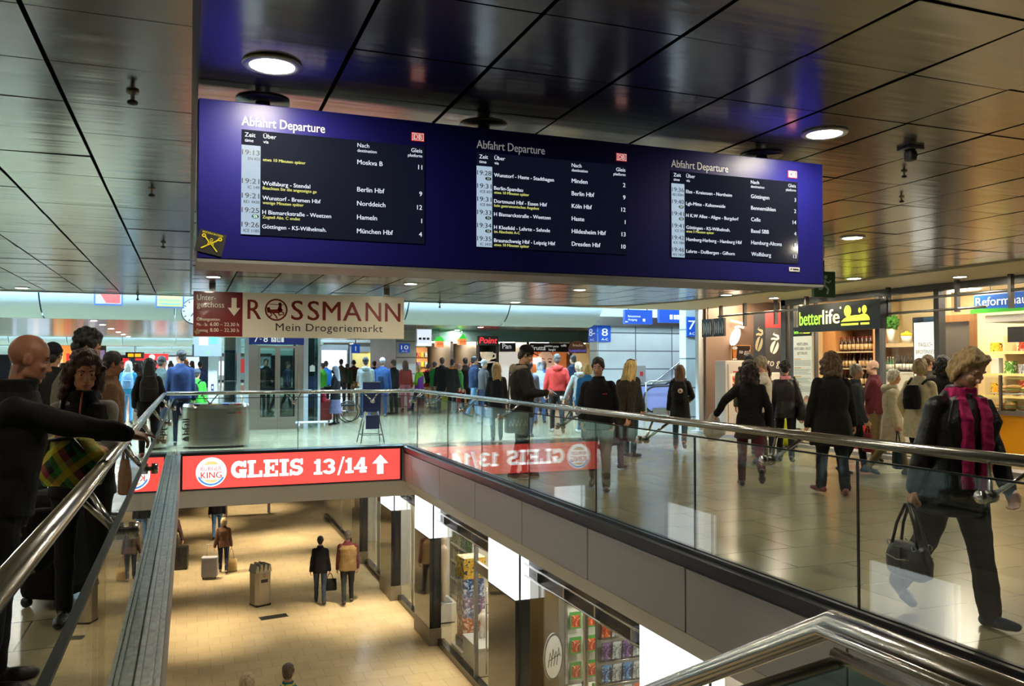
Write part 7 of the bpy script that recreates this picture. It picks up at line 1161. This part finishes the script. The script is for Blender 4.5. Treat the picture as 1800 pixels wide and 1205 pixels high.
# in front of the right hand shops
r1 = who('woman with dark auburn hair in black jacket hurrying with stretched arm', 1318, 10.9, 4, h=1.66, female=True, hairst='curly', haircol=(48,28,24), hlen=.42, topc=(22,20,22), hem=.80, legc=(84,32,38), skirtc=(60,52,44), skhem=.68, shoec=(26,24,24), boot=.75, lean=12, legs=((20,8,-6,0),(-26,34,40,0)), arms=((.44,.06,1.02,(.2,-1,.3)),(.25,.08,.88)))
t = at_person(r1, 'plastic_bag', 'pale plastic bag hanging from the stretched arm', 'bag', (-.50,.12,.62)); q = MB(); q.loft([((0,0,.0),.05,.03,None),((.02,0,.10),.15,.07,None),((.0,0,.25),.10,.05,None),((.03,0,.38),.02,.015,None)], 14); q.grow('body', mat('plastic_pale', srgb(190,188,176), .3), t, .012, 1, .006, 40); q = MB(); q.tube([(.03,0,.37),(.05,0,.44)], .008, 6); q.build('handle', mat('plastic_pale', (1,1,1)), t)
who('grey curly haired man in pale jacket eating beside the coffee pillar', 1340, 13.6, 98, h=1.68, hairst='curly', haircol=(150,136,110), hlen=.08, topc=(206,196,178), legc=(60,56,52), arms=((.10,.18,1.46,(.9,.2,-1)),(.22,.16,.95)), head=(0,10)); who('dark haired person in olive jacket behind the eating man', 1316, 15.0, -14, h=1.76, haircol=(40,28,24), topc=(92,86,60), legc=(44,42,40)); who('person in patterned top before the coffee counter', 1347, 14.6, 150, h=1.58, female=True, hairst='bob', haircol=(60,40,30), topc=(140,110,80))
r4 = who('short haired woman in black leather jacket with pink scarf', 1380, 13.8, -2, h=1.63, female=True, hairst='curly', haircol=(26,20,20), hlen=.05, topc=(30,26,26), topm=leather((30,26,26)), hem=.76, legc=(22,22,24), shoec=(34,32,34), boot=.2, legs=((6,3,0,6),(-14,10,14,0)), arms=((.27,.03,.82),(.26,.05,.84))); scarf(r4, (222,140,150), (0,0))
t = at_person(r4, 'shoulder_bag', 'black shoulder bag of the woman with the pink scarf', 'bag', (.30,-.03,.74)); q = MB(); q.loft([((0,0,0),.10,.15,None),((0,0,.03),.11,.18,None),((0,0,.26),.08,.15,None),((0,0,.30),.04,.12,None)], 16); q.build('body', leather((24,22,22)), t); q = MB(); q.tube([(0,-.12,.28),(-.06,-.10,.5),(-.14,.0,.70),(-.06,.10,.5),(0,.12,.28)], .012, 8); q.build('strap', leather((70,66,64)), t)
who('large woman with curly brown hair in long black coat and red brown shoes', 1461, 10.35, 14, h=1.71, female=True, hairst='curly', haircol=(92,70,46), hlen=.24, topc=(20,18,18), hem=.60, topname='coat', flare=1.15, legc=(30,34,44), wide=1.25, shoec=(120,50,40), bulk=1.2, legs=((12,4,-4,20),(-10,8,10,4)), arms=((.30,.06,.80),(.30,.10,.84)))
a = who('short grey haired woman in slate jacket with dark red bag', 1503, 12.3, -84, h=1.58, female=True, hairst='short', haircol=(140,136,122), topc=(52,58,62), hem=.78, legc=(30,30,32), arms=((.25,.06,.84),(.24,.12,.86)), legs=STROLL); shopper(a, 1, 'dark red bag of the woman in slate jacket', (110,22,34), .34, .26, .14, .10, 'handbag')
who('bald man in maroon pullover with folded arms at the health food shop', 1536, 13.6, 84, h=1.64, hairst='fringe', haircol=(170,160,150), topc=(92,34,42), topname='pullover', legc=(112,96,62), arms=FOLD, skin=SKP)
r8 = who('white haired woman in cream duffle coat carrying a dark green bag', 1567, 12.2, -86, h=1.53, female=True, hairst='bob', haircol=(212,206,190), hlen=.2, topc=(196,186,156), hem=.46, topname='duffle_coat', flare=1.12, hood=(190,180,150), legc=(120,104,72), shoec=(36,32,30), legs=((18,6,-6,0),(-18,16,20,0)), arms=((.25,.08,.84),(.25,.05,.80)), head=(0,8), bulk=1.08)
for k in range(3): p = r8.Tw @ Vector((.02,.0,1.25-.20*k)); q = MB(); yy = .150 + .012*k; q.tube([r8.Tw @ Vector((-.06,yy,1.25-.2*k)), r8.Tw @ Vector((.07,yy,1.25-.2*k))], .011, 8); q.build('toggle', mat('toggle_brown', srgb(50,36,28), .5), r8.root)
shopper(r8, 1, 'dark green shopping bag of the woman in cream coat', (24,44,48), .40, .36, .14, .16, 'shopping_bag')
r9 = who('fair haired woman in beige jacket with a thin black backpack strap', 1616, 11.3, -24, h=1.65, female=True, hairst='bob', haircol=(176,152,108), hlen=.2, topc=(206,194,158), hem=.64, flare=1.1, legc=(26,26,28), wide=1.1, shoec=(28,26,26), arms=((.25,.12,.92),(.25,.06,.84)), bulk=1.1, legs=STROLL); backpack(r9, 'small black backpack on the woman in beige jacket', (22,22,22), .75)
who('person with big black curly hair in dark coat right of the beige jacket', 1657, 12.2, 0, h=1.68, female=True, hairst='curly', haircol=(20,17,16), hlen=.22, topc=(22,20,20), hem=.7, topname='coat', legc=(24,24,26), bulk=1.05); who('brown haired person behind the woman in beige jacket', 1630, 13.2, -60, h=1.72, hairst='short', haircol=(88,66,40), topc=(60,54,46))
r11 = who('blond woman in black leather jacket and magenta scarf walking nearest the viewer', 1672, 5.3, -138, h=1.71, female=True, vox=.006, hairst='bob', haircol=(160,134,90), hlen=.24, topm=leather((22,22,24)), hem=.70, flare=1.12, legc=(20,20,23), wide=1.35, shoec=(36,46,66), legs=((15,4,-8,0),(-18,18,22,0)), arms=((.24,.20,.86),(.30,-.02,.80)), lean=7, head=(6,34), skin=(208,160,134), down=True, hands=((45,False),(78,False)), bulk=1.12)
sc = MB(); T = r11.Tw; sc.loft([(T @ Vector((0,.0,1.42)),.105,.10,None),(T @ Vector((0,.01,1.50)),.088,.09,None)], 18)
for sd, h in ((-1,.62),(1,.56)): sc.loft([(T @ Vector((sd*.075,.10,1.45)),.04,.02,None),(T @ Vector((sd*.075,.16,1.33)),.045,.018,None),(T @ Vector((sd*.07,.185,1.15)),.048,.018,None),(T @ Vector((sd*.06,.20,1.45-h)),.050,.016,None)], 12)
sc.grow('scarf', cloth((170,34,98)), r11.root, .008, 2, .004, 60, label='magenta scarf')
for sd in (-1,1): q = MB(); q.loft([(T @ Vector((sd*.10,.105,1.44)),.05,.014,None),(T @ Vector((sd*.155,.15,1.30)),.055,.012,None),(T @ Vector((sd*.10,.172,1.12)),.03,.010,None)], 10); q.grow('lapel', leather((24,24,26)), r11.root, .008, 1)
q = MB(); q.tube([T @ Vector(v) for v in ((-.17,.14,1.30),(-.10,.178,1.12),(-.03,.186,.95))], .004, 6); q.tube([T @ Vector(v) for v in ((-.175,.05,.95),(-.165,.10,1.03))], .005, 6); q.build('zip', STEEL, r11.root); q = MB(); q.ell(T @ Vector((-.185,.125,1.31)), .013,.008,.013); q.build('stud', STEEL, r11.root)
wr = r11.arms[1][2]; d = (wr - r11.arms[1][1]).normalized(); hp = wr + d*.10; base = (hp.x + .01, hp.y, hp.z - .47); t = at_person(r11, 'handbag', 'black leather handbag with silver fittings held by the blond woman', 'handbag', base); t.scale = (1.12,1.12,1.0); HB = leather((18,18,20)); q = MB()
MZ = None; q.loft([((0,0,.0),.05,.11,MZ),((0,0,.03),.072,.155,MZ),((0,0,.12),.07,.165,MZ),((0,0,.19),.052,.14,MZ),((0,0,.22),.03,.115,MZ)], 20); q.grow('body', HB, t, .008, 2, .002, 40)
for sx in (-1,1): q = MB(); q.tube([(sx*.03,-.10,.20),(sx*.022,-.07,.33),(sx*.012,-.012,.455),(sx*.012,.012,.455),(sx*.022,.07,.33),(sx*.03,.10,.20)], .0085, 8); q.build('handle', HB, t)
for sx in (-1,1):
    for sy in (-1,1): q = MB(); q.tube([(0, .016*math.cos(u), .016*math.sin(u)) for u in [2*PI*i/14 for i in range(15)]], .0035, 6); o = q.build('ring', STEEL, t); o.location = (sx*.052, sy*.098, .205)
q = MB(); q.tube([(.078,-.09,.135),(.080,.0,.12),(.078,.09,.135)], .004, 6); q.tube([(-.078,-.09,.135),(-.080,.0,.12),(-.078,.09,.135)], .004, 6); q.build('zip', STEEL, t); q = MB(); q.rbox(.066,.08,-.025,.025,.02,.2,.004); q.rbox(-.08,-.066,-.025,.025,.02,.2,.004); q.build('buckle_strap', HB, t)

# people on the lower floor
a = who('woman in black jacket walking left of the man in the brown vest', 565, 20.86, -2, h=1.63, female=True, vox=.011, z=LOW, hairst='short', haircol=(24,20,20), topc=(22,21,24), hem=.80, legc=(52,62,80), shoec=(24,24,26), legs=STROLL, faceon=False); shopper(a, 1, 'black shoulder bag of the woman on the lower floor', (20,20,22), .32, .28, .12, .14, 'shoulder_bag')
a = who('man in olive brown vest with maroon sleeves on the lower floor', 613, 20.86, 4, h=1.76, vox=.011, z=LOW, hairst='short', haircol=(96,90,80), topc=(84,34,40), topname='pullover', hem=.86, legc=(40,42,44), shoec=(60,46,36), legs=STROLR, faceon=False, bulk=1.1); v = MB(); v.loft(tor(a, [(.80,.20,.16,0),(1.05,.195,.155,0),(1.2,.205,.16,0),(1.34,.21,.158,0),(1.42,.15,.115,0)]), 20); v.grow('vest', cloth((116,94,58)), a.root, .011, 2, .004, 26)
a = who('blond woman in brown jacket pulling a silver suitcase', 396, 23.9, -4, h=1.53, female=True, vox=.012, z=LOW, hairst='wavy', haircol=(176,150,110), hlen=.3, topc=(88,60,42), hem=.84, legc=(36,42,60), shoec=(110,76,52), boot=.5, legs=STROLL, faceon=False, arms=((.28,-.08,.78),(.24,.05,.8))); shopper(a, 1, 'tan shoulder bag of the woman in brown jacket', (196,166,116), .30, .34, .12, .3, 'shoulder_bag')
def trolley(label, px, D, rgb, h=.52, w_=.36, m=None):
    x, y = spot(px, D); t = thing('suitcase', label, 'suitcase', (x, y, LOW), rad(-10)); q = MB(); q.rbox(-w_/2,w_/2,-.12,.12,.05,h+.05,.035); q.build('body', m or mat('case_%d' % rgb[0], srgb(*rgb), .35), t); q = MB(); q.tube([(-.09,.1,h),(-.09,.1,h+.36),(.09,.1,h+.36),(.09,.1,h)], .011, 8); q.build('handle', mat('handle_white', srgb(210,208,204), .4), t); q = MB()
    for k in range(3): q.box(-w_/2+.06+.09*k,-w_/2+.075+.09*k,-.126,-.118,.1,h)
    q.build('rib', m or mat('case_%d' % rgb[0], srgb(*rgb), .35), t)
    for sx in (-1,1): q = MB(); q.cyl((sx*w_*.38-.015,-.06,.03), .03, .03, 12, 'x'); q.build('wheel', BLACK, t)
trolley('silver trolley suitcase behind the blond woman on the lower floor', 372, 23.3, (176,174,180), .55, .42); trolley('black trolley suitcase at the left edge of the lower floor', 320, 24.3, (24,24,27), .62, .44)
who('person in jeans cut off by the pale soffit on the lower floor', 384, 28.5, 0, h=1.74, z=LOW, vox=.014, topc=(24,24,28), legc=(80,116,160), shoec=(50,50,54), faceon=False, legs=STROLR); who('person pulling the black suitcase hidden behind the floor edge', 303, 24.2, 10, h=1.74, z=LOW, vox=.014, topc=(60,40,38), legc=(34,34,40), faceon=False, arms=((.24,.05,.8),(.32,-.1,.82)))
a = who('person in teal jacket and yellow scarf at the bottom edge of the lower floor', 510, 11.75, -10, h=1.72, z=LOW, vox=.012, hairst='short', haircol=(90,74,54), topc=(44,110,124), legc=(40,44,52), faceon=False); scarf(a, (206,196,90), (0,0)); who('blond person at the bottom edge of the lower floor', 438, 11.5, -10, h=1.68, z=LOW, vox=.012, hairst='bob', haircol=(190,170,130), topc=(150,140,130), legc=(40,44,52), faceon=False, female=True)
